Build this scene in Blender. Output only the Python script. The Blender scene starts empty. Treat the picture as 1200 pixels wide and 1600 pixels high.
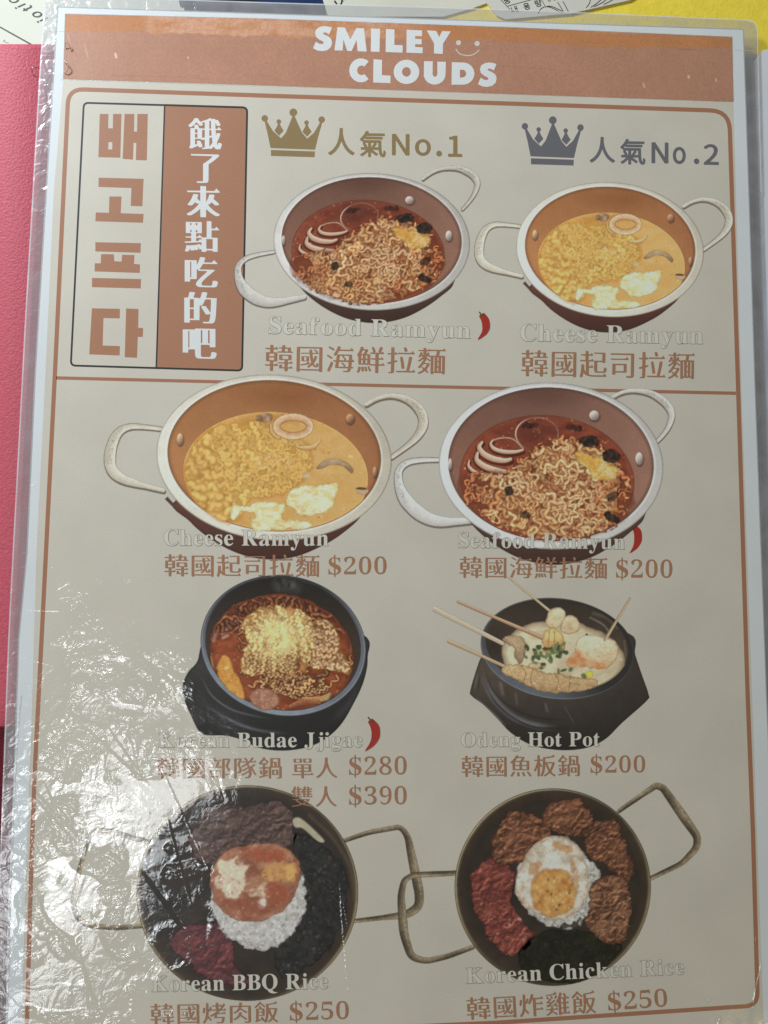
import bpy, bmesh, math
import numpy as np
from mathutils import Vector, Matrix

scene = bpy.context.scene
C = scene.collection

# ------------------------------------------------------------------ camera
# the printed frame of the sheet (0.2 m wide) gives the camera pose
W_FRAME, F_PX = 0.2, 1200.0
PP = np.array([600.0, 800.0])
_img = np.array([(107, 139), (1140, 173.5), (1186, 1571), (41, 1632)], float) - PP
_A = []
for (x, y), (u, v) in zip([(0, 0), (1, 0), (1, 1), (0, 1)], _img):
    _A.append([x, y, 1, 0, 0, 0, -u*x, -u*y, -u]); _A.append([0, 0, 0, x, y, 1, -v*x, -v*y, -v])
_H = np.linalg.svd(np.array(_A))[2][-1].reshape(3, 3); _H /= _H[2, 2]
_B = np.linalg.inv(np.diag([F_PX, F_PX, 1.0])) @ _H
if _B[2, 2] < 0: _B = -_B
_s = W_FRAME / np.linalg.norm(_B[:, 0])
_r1 = _B[:, 0] / np.linalg.norm(_B[:, 0]); _r2 = _B[:, 1] / np.linalg.norm(_B[:, 1])
_z = np.cross(_r1, _r2); _z /= np.linalg.norm(_z)
_m = (_r1 + _r2); _m /= np.linalg.norm(_m); _d = np.cross(_z, _m)
_r1 = (_m - _d) / math.sqrt(2); _r2 = (_m + _d) / math.sqrt(2)
ASPECT = np.linalg.norm(_B[:, 1]) / np.linalg.norm(_B[:, 0])
RX, RY, RZ = _r1, -_r2, -_z              # world axes in cv camera space
_t = _B[:, 2] * _s + 0.5 * W_FRAME * _r1 + 0.5 * W_FRAME * ASPECT * _r2   # frame centre
RCV = np.stack([RX, RY, RZ], 1)
CAM = -RCV.T @ _t
cam = bpy.data.cameras.new('camera'); cam_o = bpy.data.objects.new('camera', cam); C.objects.link(cam_o)
_rot = RCV.T @ np.diag([1.0, -1.0, -1.0])
_mw = np.eye(4); _mw[:3, :3] = _rot; _mw[:3, 3] = CAM
cam_o.matrix_world = Matrix(_mw.tolist())
cam.sensor_fit = 'VERTICAL'; cam.sensor_height = 24.0; cam.lens = 24.0 * F_PX / 1600.0
cam.clip_start = 0.01; cam.clip_end = 50
scene.camera = cam_o

def P(px, py, z=0.0):
    """point of the plane at height z that the photograph shows at (px, py); arrays welcome"""
    px = np.asarray(px, float); py = np.asarray(py, float)
    d = np.stack([(px - PP[0]) / F_PX, (py - PP[1]) / F_PX, np.ones_like(px)], -1) @ RCV
    k = (z - CAM[2]) / d[..., 2]
    return CAM + d * k[..., None]

# ------------------------------------------------------------------ world, lamps, exposure
world = bpy.data.worlds.new('World'); scene.world = world; world.use_nodes = True
bg = world.node_tree.nodes['Background']
bg.inputs[0].default_value = (1.0, 0.89, 0.55, 1); bg.inputs[1].default_value = 0.118

def lamp(name, loc, target, size, size_y, energy, col):
    l = bpy.data.lights.new(name, 'AREA'); l.shape = 'RECTANGLE'; l.size = size; l.size_y = size_y
    l.energy = energy; l.color = col
    o = bpy.data.objects.new(name, l); C.objects.link(o); o.location = loc
    o.rotation_euler = (Vector(target) - Vector(loc)).to_track_quat('-Z', 'Y').to_euler()
    return o
def mirror(px, py, dist):
    """place from which a lamp mirrors in the sheet at that point of the photograph"""
    p = P(px, py); v = p - CAM; v[2] = -v[2]; v /= np.linalg.norm(v)
    return p + v * dist
lamp('window_light', (-0.34, 0.43, 0.28), (0, 0.03, 0), 0.12, 0.12, 3.75, (0.86, 0.96, 1.04))
lamp('ceiling_panel', mirror(125, 1330, 0.85), P(200, 1300), 0.17, 0.36, 1.25, (0.92, 0.97, 1.0))
lamp('ceiling_tube', mirror(115, 1320, 0.84), P(200, 1300), 0.035, 0.13, 0.32, (0.94, 0.98, 1.0))
lamp('warm_light', mirror(1215, 1680, 0.8), P(1100, 1500), 0.035, 0.035, 0.13, (1.0, 0.8, 0.28))

vs = scene.view_settings
vs.view_transform = 'Standard'; vs.look = 'None'; vs.exposure = 0; vs.gamma = 1; vs.use_curve_mapping = False
scene.cycles.transparent_max_bounces = 48
scene.cycles.max_bounces = 6

# ------------------------------------------------------------------ helpers
def lin(c):
    c = np.asarray(c, float) / 255.0
    return np.where(c <= 0.04045, c / 12.92, ((c + 0.055) / 1.055) ** 2.4)
def illum(px, py):
    """light on the sheet, relative to the top left corner, used to turn the colours seen in the photograph into ink colours"""
    u, v = px / 1200.0, py / 1600.0
    q = np.array([1, u, v, u*u, u*v, v*v])
    a = np.exp(np.array([[0.215, -0.672, -0.999, 0.011, 0.546, 0.26], [0.272, -0.693, -1.057, -0.006, 0.561, 0.262], [0.283, -0.765, -1.15, 0.0, 0.572, 0.273]]) @ q)
    return a
def ink(c, px, py):
    return np.clip(lin(c) / illum(px, py), 0.004, 0.9)

def thing(name, label, cat, loc=(0, 0, 0), group=None):
    o = bpy.data.objects.new(name, None); C.objects.link(o); o.location = loc
    o.empty_display_size = 0.02; o['label'] = label; o['category'] = cat
    if group: o['group'] = group
    return o
def tag(o, label, cat, group=None):
    o['label'] = label; o['category'] = cat
    if group: o['group'] = group
    return o
def link(name, me, mats, parent=None, label=None):
    o = bpy.data.objects.new(name, me); C.objects.link(o)
    for m in (mats if isinstance(mats, (list, tuple)) else [mats]): me.materials.append(m)
    if parent: o.parent = parent
    if label: o['label'] = label
    return o
def pydata(name, verts, faces, mats, parent=None, label=None):
    me = bpy.data.meshes.new(name); me.from_pydata([tuple(map(float, v)) for v in verts], [], faces); me.update()
    return link(name, me, mats, parent, label)

# noise on the sheet, used for organic edges and mottling
_rng = np.random.default_rng(7)
_T = _rng.random((64, 64))
def vnoise(x, y, seed=0):
    x = x + seed * 17.31; y = y + seed * 9.77
    xi = np.floor(x).astype(int); yi = np.floor(y).astype(int)
    fx = x - xi; fy = y - yi; fx = fx*fx*(3-2*fx); fy = fy*fy*(3-2*fy)
    g = lambda a, b: _T[(a + 13*seed) % 64, (b + 29*seed) % 64]
    return (g(xi, yi)*(1-fx) + g(xi+1, yi)*fx)*(1-fy) + (g(xi, yi+1)*(1-fx) + g(xi+1, yi+1)*fx)*fy
def fbm(x, y, seed=0, octv=3):
    s = 0; a = 1; t = 0
    for k in range(octv):
        s = s + a * (vnoise(x * 2**k, y * 2**k, seed + k) - 0.5); t += a; a *= 0.55
    return s / t * 2
def catmull(pts, closed=True, n=6):
    p = np.array(pts, float); m = len(p); out = []
    rng = range(m if closed else m - 1)
    for i in rng:
        if closed: a, b, c, d = p[(i-1) % m], p[i], p[(i+1) % m], p[(i+2) % m]
        else: a, b, c, d = p[max(i-1, 0)], p[i], p[i+1], p[min(i+2, m-1)]
        for k in range(n):
            t = k / n
            out.append(0.5*((2*b) + (c-a)*t + (2*a-5*b+4*c-d)*t*t + (3*b-a-3*c+d)*t**3))
    if not closed: out.append(p[-1])
    return np.array(out)

# ------------------------------------------------------------------ the clear film over the print: one node group
def crease_list():
    px = [((25, 1205), (136, 1322), 3.2, 1.0), ((30, 1218), (130, 1330), 2.4, .8), ((112, 1118), (236, 1230), 3.0, 1.0),
          ((168, 1135), (232, 1226), 2.4, .9), ((248, 1190), (345, 1400), 2.4, .5), ((262, 1275), (300, 1420), 2.6, 1.0),
          ((35, 952), (100, 955), 2.4, .8), ((15, 1020), (80, 1040), 2.2, .8), ((220, 1358), (300, 1470), 4.5, -1.0),
          ((120, 1480), (160, 1600), 3.2, .9), ((133, 1510), (140, 1600), 2.4, .8), ((530, 1375), (548, 1600), 3.0, .7),
          ((40, 880), (95, 925), 2.4, .7), ((1193, 1486), (1170, 1606), 5.0, 1.3), ((1112, 1556), (1104, 1570), 5.0, 1.2), ((1126, 1588), (1120, 1606), 5.0, 1.2), ((1180, 1456), (1183, 1484), 4.0, 1.1), ((1150, 1590), (1158, 1606), 4.0, 1.1),
          ((1090, 1390), (1106, 1412), 2.4, .3), ((530, 1370), (548, 1480), 2.6, .5), ((240, 900), (236, 1130), 2.2, .4), ((420, 660), (432, 830), 1.8, .3),
          ((48, 480), (60, 486), 2.4, .6), ((30, 770), (72, 742), 2.2, .6), ((26, 830), (76, 905), 2.4, .8), ((22, 915), (60, 960), 2.4, .8), ((30, 1095), (90, 1180), 2.6, .8), ((60, 1260), (34, 1290), 2.6, .9), ((70, 1220), (100, 1300), 2.4, .7), ((140, 1040), (166, 1032), 2.4, .7), ((10, 1185), (30, 1230), 2.4, .8),
          ((35, 1330), (62, 1400), 2.6, .8), ((290, 505), (322, 480), 2.0, .5), ((326, 230), (352, 330), 1.8, .6)]
    return px
def film_group():
    g = bpy.data.node_groups.new('film_relief', 'ShaderNodeTree')
    g.interface.new_socket(name='Normal', in_out='OUTPUT', socket_type='NodeSocketVector')
    g.interface.new_socket(name='Loose', in_out='OUTPUT', socket_type='NodeSocketFloat')
    N = g.nodes; L = g.links
    def nd(t, **k):
        n = N.new(t)
        for a, b in k.items(): setattr(n, a, b)
        return n
    def mth(op, a, b=None, c=None, clamp=False):
        n = nd('ShaderNodeMath', operation=op); n.use_clamp = clamp
        for i, v in enumerate((a, b, c)):
            if v is None: continue
            if isinstance(v, (int, float)): n.inputs[i].default_value = v
            else: L.new(v, n.inputs[i])
        return n.outputs[0]
    tc = nd('ShaderNodeTexCoord'); sep = nd('ShaderNodeSeparateXYZ'); L.new(tc.outputs['Object'], sep.inputs[0])
    X, Y = sep.outputs[0], sep.outputs[1]
    def noise(scale, detail=2, rough=.5, dist=0.0, typ='FBM', off=0.0):
        mp = nd('ShaderNodeMapping'); mp.inputs['Location'].default_value = (off, off*.7, off*.3); L.new(tc.outputs['Object'], mp.inputs[0])
        n = nd('ShaderNodeTexNoise'); n.noise_type = typ
        L.new(mp.outputs[0], n.inputs['Vector']); n.inputs['Scale'].default_value = scale
        n.inputs['Detail'].default_value = detail; n.inputs['Roughness'].default_value = rough; n.inputs['Distortion'].default_value = dist
        return n.outputs[0]
    def smooth(v, a, b):
        n = nd('ShaderNodeMapRange', interpolation_type='SMOOTHSTEP'); L.new(v, n.inputs[0])
        n.inputs[1].default_value = a; n.inputs[2].default_value = b; return n.outputs[0]
    # where the film has come away from the sheet: lower left, ragged
    c0 = P(60, 1400)
    dx = mth('SUBTRACT', X, float(c0[0])); dy = mth('SUBTRACT', Y, float(c0[1]))
    dd = mth('SQRT', mth('ADD', mth('POWER', mth('MULTIPLY', dx, 1.55), 2), mth('POWER', mth('MULTIPLY', dy, .8), 2)))
    dd = mth('ADD', dd, mth('MULTIPLY', mth('SUBTRACT', noise(38, 3, .55), .5), .085))
    loose = mth('SUBTRACT', 1.0, smooth(dd, .043, .088))
    edge = mth('SUBTRACT', 1.0, smooth(X, float(P(45, 1200)[0]), float(P(110, 900)[0])))
    edge = mth('MULTIPLY', edge, mth('SUBTRACT', 1.0, smooth(Y, float(P(0, 960)[1]), float(P(0, 780)[1]))))
    loose = mth('MAXIMUM', loose, mth('MULTIPLY', edge, .7))
    patch = smooth(noise(55, 2, .5, .6, off=3.1), .47, .56)
    # crumpled plastic: folded noise, fine and coarse
    def fold(v): return mth('ABSOLUTE', mth('SUBTRACT', v, .5))
    w1 = mth('MULTIPLY', fold(noise(150, 1.4, .5, 1.2)), .8)
    w2 = mth('MULTIPLY', fold(noise(420, 1.2, .5, 1.0, off=1.7)), .26)
    w3 = mth('MULTIPLY', noise(950, 1, .5, off=2.2), .045)
    w0 = mth('MULTIPLY', fold(noise(62, 1, .5, .8, off=4.4)), 1.5)
    wr = mth('ADD', mth('ADD', mth('ADD', w0, w1), w2), w3)
    wr = mth('MULTIPLY', mth('MULTIPLY', wr, loose), mth('ADD', mth('MULTIPLY', patch, .85), .15))
    calm = mth('MULTIPLY', noise(24, 2, .5, off=5), .55)                 # slow waves of the whole sheet
    small = mth('MULTIPLY', noise(700, 1, .5, off=8), .010)
    h = mth('ADD', mth('ADD', mth('MULTIPLY', wr, 1.0), calm), small)
    for (a, b, w, amp) in crease_list():
        if amp == 0: continue
        pa, pb = P(*a), P(*b); d = pb - pa; ln = float(np.linalg.norm(d[:2])); d = d / ln
        ax = mth('SUBTRACT', X, float(pa[0])); ay = mth('SUBTRACT', Y, float(pa[1]))
        u = mth('ADD', mth('MULTIPLY', ax, float(d[0])), mth('MULTIPLY', ay, float(d[1])))
        v = mth('ADD', mth('MULTIPLY', ax, float(-d[1])), mth('MULTIPLY', ay, float(d[0])))
        v = mth('ADD', v, mth('MULTIPLY', mth('SUBTRACT', w3, .022), .009))
        wm = w * 1.9e-4
        r = mth('POWER', mth('SUBTRACT', 1.0, mth('DIVIDE', mth('ABSOLUTE', v), wm), clamp=True), 1.6)
        uu = mth('DIVIDE', u, ln)
        e = mth('MULTIPLY', mth('MULTIPLY', mth('MULTIPLY', uu, 6.0, clamp=True), mth('MULTIPLY', mth('SUBTRACT', 1.0, uu), 3.0, clamp=True)), amp * .10 * w / 3)
        h = mth('ADD', h, mth('MULTIPLY', r, e))
    bump = nd('ShaderNodeBump'); bump.inputs['Strength'].default_value = 1.0
    bump.inputs['Distance'].default_value = 0.0016; L.new(h, bump.inputs['Height'])
    out = nd('NodeGroupOutput'); L.new(bump.outputs[0], out.inputs[0]); L.new(loose, out.inputs[1])
    return g
FILM = film_group()

def print_mat(name, col=None, attr=False, grain=.05, cloud=.04, coat=1.0, alpha=True):
    """ink on paper under the clear film: diffuse colour, glossy coat with the film's own relief"""
    m = bpy.data.materials.new(name); m.use_nodes = True; nt = m.node_tree; N, L = nt.nodes, nt.links
    b = N['Principled BSDF']; b.inputs['Roughness'].default_value = .42; b.inputs['Specular IOR Level'].default_value = .22
    b.inputs['Coat Weight'].default_value = coat; b.inputs['Coat IOR'].default_value = 1.62; b.inputs['Coat Roughness'].default_value = .10
    f = N.new('ShaderNodeGroup'); f.node_tree = FILM; L.new(f.outputs[0], b.inputs['Coat Normal'])
    ro = N.new('ShaderNodeMapRange'); ro.inputs[3].default_value = .09; ro.inputs[4].default_value = .125; L.new(f.outputs[1], ro.inputs[0]); L.new(ro.outputs[0], b.inputs['Coat Roughness'])
    tc = N.new('ShaderNodeTexCoord')
    n1 = N.new('ShaderNodeTexNoise'); n1.inputs['Scale'].default_value = 2600; n1.inputs['Detail'].default_value = 1; L.new(tc.outputs['Object'], n1.inputs['Vector'])
    n2 = N.new('ShaderNodeTexNoise'); n2.inputs['Scale'].default_value = 45; n2.inputs['Detail'].default_value = 4; L.new(tc.outputs['Object'], n2.inputs['Vector'])
    def mr(src, amp):
        r = N.new('ShaderNodeMapRange'); r.inputs[1].default_value = .25; r.inputs[2].default_value = .75
        r.inputs[3].default_value = 1 - amp; r.inputs[4].default_value = 1 + amp; L.new(src, r.inputs[0]); return r.outputs[0]
    mu = N.new('ShaderNodeMath'); mu.operation = 'MULTIPLY'; L.new(mr(n1.outputs[0], grain), mu.inputs[0]); L.new(mr(n2.outputs[0], cloud), mu.inputs[1])
    vm = N.new('ShaderNodeVectorMath'); vm.operation = 'SCALE'; L.new(mu.outputs[0], vm.inputs['Scale'])
    if attr:
        a = N.new('ShaderNodeAttribute'); a.attribute_name = 'ink'; L.new(a.outputs['Color'], vm.inputs[0])
        if alpha: L.new(a.outputs['Alpha'], b.inputs['Alpha'])
    else:
        vm.inputs[0].default_value = tuple(col)
    L.new(vm.outputs[0], b.inputs['Base Color'])
    return m

# ------------------------------------------------------------------ printed pictures: inks laid down on a fine grid
ZS = 2.5e-6

class Art:
    """a printed patch: colours mixed on a grid in picture units, M maps picture units to the photograph, P puts them on the sheet"""
    soft = (.85, 1.0)
    def __init__(s, box, step, M, at):
        u0, v0, u1, v1 = box; s.step = step; s.M = M; s.at = at
        s.xs = np.arange(u0, u1 + step, step); s.ys = np.arange(v0, v1 + step, step)
        s.X, s.Y = np.meshgrid(s.xs, s.ys)
        s.rgb = np.zeros(s.X.shape + (3,)); s.a = np.zeros(s.X.shape)
    def aa(s, d, soft=1.3): return np.clip(.5 - d / (s.step * soft), 0, 1)
    def paint(s, cov, col):
        col = np.broadcast_to(np.asarray(col, float), s.rgb.shape)
        na = cov + s.a * (1 - cov)
        s.rgb = np.where(na[..., None] > 1e-6, (col*cov[..., None] + s.rgb*(s.a*(1-cov))[..., None]) / np.maximum(na, 1e-6)[..., None], 0)
        s.a = na
    def tint(s, cov, col): # over existing ink only
        s.rgb = s.rgb*(1-cov[..., None]) + np.asarray(col, float)*cov[..., None]
    def ell(s, cx, cy, rx, ry, rot=0, warp=0, wl=30, seed=0):
        c, n = math.cos(math.radians(rot)), math.sin(math.radians(rot))
        dx, dy = s.X - cx, s.Y - cy
        x, y = dx*c + dy*n, -dx*n + dy*c
        k0 = np.sqrt((x/rx)**2 + (y/ry)**2) + 1e-9; k1 = np.sqrt((x/rx**2)**2 + (y/ry**2)**2) + 1e-9
        d = k0*(k0-1)/k1
        if warp: d = d + warp*fbm(s.X/wl, s.Y/wl, seed)
        return d
    def poly(s, pts, smooth=True, warp=0, wl=30, seed=0):
        p = catmull(pts) if smooth else np.array(pts, float)
        d2 = np.full(s.X.shape, 1e12); ins = np.zeros(s.X.shape, bool)
        for (x0, y0), (x1, y1) in zip(p, np.roll(p, -1, 0)):
            ex, ey = x1-x0, y1-y0; wx, wy = s.X-x0, s.Y-y0
            t = np.clip((wx*ex+wy*ey)/(ex*ex+ey*ey+1e-9), 0, 1)
            d2 = np.minimum(d2, (wx-ex*t)**2 + (wy-ey*t)**2)
            if y0 != y1:
                c = ((y0 <= s.Y) & (s.Y < y1)) | ((y1 <= s.Y) & (s.Y < y0))
                ins ^= c & (s.X < x0 + (s.Y-y0)*ex/(ey if ey else 1e-9))
        d = np.sqrt(d2); d = np.where(ins, -d, d)
        if warp: d = d + warp*fbm(s.X/wl, s.Y/wl, seed)
        return d
    def line(s, pts, closed=False, smooth=True):
        """distance to a path, signed side and position along it"""
        p = catmull(pts, closed) if smooth else np.array(pts, float)
        if closed: p = np.vstack([p, p[:1]])
        best = np.full(s.X.shape, 1e12); side = np.zeros(s.X.shape); pos = np.zeros(s.X.shape)
        L = np.r_[0, np.cumsum(np.hypot(*np.diff(p, axis=0).T))]
        for i in range(len(p)-1):
            (x0, y0), (x1, y1) = p[i], p[i+1]; ex, ey = x1-x0, y1-y0; wx, wy = s.X-x0, s.Y-y0
            t = np.clip((wx*ex+wy*ey)/(ex*ex+ey*ey+1e-9), 0, 1)
            q = (wx-ex*t)**2 + (wy-ey*t)**2; m = q < best
            best = np.where(m, q, best); side = np.where(m, np.sign(ex*wy-ey*wx), side); pos = np.where(m, (L[i]+t*(L[i+1]-L[i]))/L[-1], pos)
        return np.sqrt(best), side, pos
    def strands(s, where, n, cols, w=7, amp=5, wl=24, length=(60, 150), seed=1, dirs=None, shade=(.62, 1.06), curl=.05, alt=None, wild=.15):
        """curly noodles: short waving ribbons with a light back and dark sides, later ones on top"""
        r = np.random.default_rng(seed); hi, mid, lo = [np.array(c, float) for c in cols]
        ok = np.argwhere(where)
        if not len(ok): return
        for i in range(n):
            j = ok[r.integers(len(ok))]; x, y = s.xs[j[1]], s.ys[j[0]]
            th = r.uniform(0, 2*math.pi) if dirs is None else dirs(x, y) + r.normal(0, .25)
            w0 = w; w = w0*r.uniform(1-wild, 1+wild)
            Ln = r.uniform(*length); ph = r.uniform(0, 6.28); A = amp*r.uniform(.6, 1.3); wv = wl*r.uniform(.8, 1.25); cv = r.normal(0, curl)
            ts = np.arange(0, Ln, 2.0); k = ts - Ln/2
            ang = th + cv*k*.2
            px = x + np.cumsum(np.cos(ang))*2 - np.sum(np.cos(ang)) ; py = y + np.cumsum(np.sin(ang))*2 - np.sum(np.sin(ang))
            wig = A*np.sin(ts/wv*6.283+ph); px = px - np.sin(ang)*wig; py = py + np.cos(ang)*wig
            x0, x1 = np.searchsorted(s.xs, [px.min()-w*1.3, px.max()+w*1.3]); y0, y1 = np.searchsorted(s.ys, [py.min()-w*1.3, py.max()+w*1.3])
            if x1-x0 < 2 or y1-y0 < 2: w = w0; continue
            Xs, Ys = s.X[y0:y1, x0:x1], s.Y[y0:y1, x0:x1]
            d2 = (Xs[..., None]-px)**2 + (Ys[..., None]-py)**2; k = d2.argmin(-1); d = np.sqrt(d2.min(-1))
            off = ((Xs-px[k])*-.5 + (Ys-py[k])*-.85)/w
            t = np.clip(1 - (d/(w*.5))**2, 0, 1)*.75 + off*.5
            t = np.clip(t + .12*np.sin(ts[k]/wv*6.283*2), 0, 1)[..., None]
            f = (shade[0] + (shade[1]-shade[0])*(i/n)**.7)*r.uniform(.88, 1.1)
            H_, M_, L_ = hi, mid, lo
            if alt is not None:
                q = float(np.clip(.5+1.6*fbm(np.array(x/85), np.array(y/70), seed)+r.normal(0, .15), 0, 1)); H_, M_, L_ = [p*(1-q)+np.array(o, float)*q for p, o in zip((hi, mid, lo), alt)]
            c = np.where(t < .5, L_+(M_-L_)*t*2, M_+(H_-M_)*(t*2-1))*f
            wm = where[y0:y1, x0:x1]
            sh = np.clip(1.25 - d/(w*.85), 0, 1)*.55*wm
            cov = np.clip(.5-(d-w*.5)/(s.step*1.2), 0, 1)*wm
            R, a = s.rgb[y0:y1, x0:x1], s.a[y0:y1, x0:x1]
            R = R*(1-sh[..., None]) + lo*.75*sh[..., None]
            s.rgb[y0:y1, x0:x1] = R*(1-cov[..., None]) + c*cov[..., None]
            s.a[y0:y1, x0:x1] = np.maximum(a, cov)
            w = w0
    def specks(s, where, n, cols, rad=(1.5, 4), seed=3, alpha=.8):
        r = np.random.default_rng(seed); ok = np.argwhere(where)
        for i in range(n):
            j = ok[r.integers(len(ok))]; cx, cy = s.xs[j[1]], s.ys[j[0]]; R = r.uniform(*rad)
            x0, x1 = np.searchsorted(s.xs, [cx-R*2.2, cx+R*2.2]); y0, y1 = np.searchsorted(s.ys, [cy-R*2.2, cy+R*2.2])
            if x1-x0 < 1 or y1-y0 < 1: continue
            th = r.uniform(0, 3.14); e = r.uniform(.45, 1)
            dx, dy = s.X[y0:y1, x0:x1]-cx, s.Y[y0:y1, x0:x1]-cy
            a_, b_ = dx*math.cos(th)+dy*math.sin(th), (-dx*math.sin(th)+dy*math.cos(th))/e
            cov = np.clip(.6-(np.hypot(a_, b_)-R)/(s.step*1.6), 0, 1)*alpha*where[y0:y1, x0:x1]
            c = np.array(cols[r.integers(len(cols))], float)*r.uniform(.85, 1.12)
            s.rgb[y0:y1, x0:x1] = s.rgb[y0:y1, x0:x1]*(1-cov[..., None]) + c*cov[..., None]
    def mottle(s, amp=.08, scale=9, seed=5, octv=3):
        s.rgb = s.rgb*(1 + amp*fbm(s.X/scale, s.Y/scale, seed, octv))[..., None]
    def soften(s, n=1, mix=1.0):
        k = np.array([1, 2, 1])/4; R = s.rgb
        for _ in range(n):
            R = (np.roll(R, 1, 0)+2*R+np.roll(R, -1, 0))/4; R = (np.roll(R, 1, 1)+2*R+np.roll(R, -1, 1))/4
        s.rgb = np.where((s.a > .95)[..., None], s.rgb*(1-mix)+R*mix, s.rgb)
    def build(s, name, parent, z, label=None, grain=True):
        if grain: s.mottle(.035, s.step*1.3, 11, 1)
        g = (s.rgb @ np.array([.3, .55, .15]))[..., None]; s.rgb = (g + (s.rgb-g) * Art.soft[0]) * Art.soft[1]
        keep = s.a > .02
        q = keep[:-1, :-1] | keep[1:, :-1] | keep[:-1, 1:] | keep[1:, 1:]
        h, w = s.a.shape; idx = np.arange(h*w).reshape(h, w)
        quads = np.stack([idx[1:, :-1][q], idx[1:, 1:][q], idx[:-1, 1:][q], idx[:-1, :-1][q]], 1)
        used, inv = np.unique(quads, return_inverse=True); quads = inv.reshape(-1, 4)
        u, v = s.X.ravel()[used], s.Y.ravel()[used]
        co = P(s.M[0][0]*u + s.M[0][1]*v + s.M[0][2], s.M[1][0]*u + s.M[1][1]*v + s.M[1][2], 0.0); co[:, 2] = z
        me = bpy.data.meshes.new(name); n = len(quads)
        me.vertices.add(len(co)); me.vertices.foreach_set('co', co.ravel().astype(np.float32))
        me.loops.add(n*4); me.loops.foreach_set('vertex_index', quads.ravel().astype(np.int32))
        me.polygons.add(n); me.polygons.foreach_set('loop_start', np.arange(0, n*4, 4, dtype=np.int32)); me.polygons.foreach_set('loop_total', np.full(n, 4, np.int32))
        me.update(calc_edges=True)
        ca = me.color_attributes.new('ink', 'FLOAT_COLOR', 'POINT')
        col = np.clip(lin(np.clip(s.rgb, 0, 255)) / illum(*s.at), .003, .9).reshape(-1, 3)[used]
        ca.data.foreach_set('color', np.concatenate([col, s.a.ravel()[used, None]], 1).ravel().astype(np.float32))
        return link(name, me, MAT['picture'], parent, label)
def sheet(name, pts, z, mat, parent, smooth=False, holes=(), label=None):
    """a flat filled outline given on the photograph (filled with a 2D curve)"""
    return flat(name, [np.array(pts, float)] + [np.array(h, float) for h in holes], z, mat, parent, label)
def flat(name, loops, z, mat, parent, label=None, mesh_only=False, grow=0.0):
    cu = bpy.data.curves.new(name, 'CURVE'); cu.dimensions = '2D'; cu.fill_mode = 'BOTH'
    for l in loops:
        p = P(l[:, 0], l[:, 1]); sp = cu.splines.new('POLY'); sp.points.add(len(p)-1)
        sp.points.foreach_set('co', np.concatenate([p[:, :2], np.zeros((len(p), 1)), np.ones((len(p), 1))], 1).ravel()); sp.use_cyclic_u = True
    cu.offset = grow
    ob = bpy.data.objects.new('t', cu); me = bpy.data.meshes.new_from_object(ob)
    bpy.data.objects.remove(ob); bpy.data.curves.remove(cu)
    n = len(me.vertices); co = np.empty(n*3); me.vertices.foreach_get('co', co); co[2::3] = z; me.vertices.foreach_set('co', co)
    # faces look up
    bm = bmesh.new(); bm.from_mesh(me)
    for f in bm.faces:
        f.normal_update()
        if f.normal.z < 0: f.normal_flip()
    bm.to_mesh(me); bm.free(); me.name = name; me.materials.clear()
    if mesh_only: return me
    return link(name, me, mat, parent, label)
def rounded(pts, rad, n=6):
    """round the corners of a quad given on the photograph"""
    p = np.array(pts, float); out = []
    rad = rad if isinstance(rad, (list, tuple)) else [rad]*len(p)
    for i in range(len(p)):
        a, b, c = p[i-1], p[i], p[(i+1) % len(p)]; r = rad[i]
        u = (a-b)/np.linalg.norm(a-b); v = (c-b)/np.linalg.norm(c-b)
        if r <= 0: out.append(b); continue
        for k in range(n+1):
            t = k/n; out.append((b+u*r)*(1-t)**2 + 2*b*t*(1-t) + (b+v*r)*t*t)
    return np.array(out)
def ring(pts, rad, width):
    """outer and inner outline of a printed line of that width"""
    o = rounded(pts, rad); c = np.mean(pts, 0)
    q = np.array(pts, float); inn = []
    for i in range(len(q)):
        a, b, d = q[i-1], q[i], q[(i+1) % len(q)]
        u = (b-a)/np.linalg.norm(b-a); v = (d-b)/np.linalg.norm(d-b)
        nu = np.array([-u[1], u[0]]); nv = np.array([-v[1], v[0]])
        if np.dot(nu, c-b) < 0: nu = -nu
        if np.dot(nv, c-b) < 0: nv = -nv
        mm = (nu+nv); mm = mm/np.dot(mm, nu)*1.0 if abs(np.dot(mm, nu)) > 1e-6 else nu
        inn.append(b + mm*width)
    rr = [max(r-width, 0) for r in (rad if isinstance(rad, (list, tuple)) else [rad]*len(q))]
    return o, rounded(inn, rr)
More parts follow.
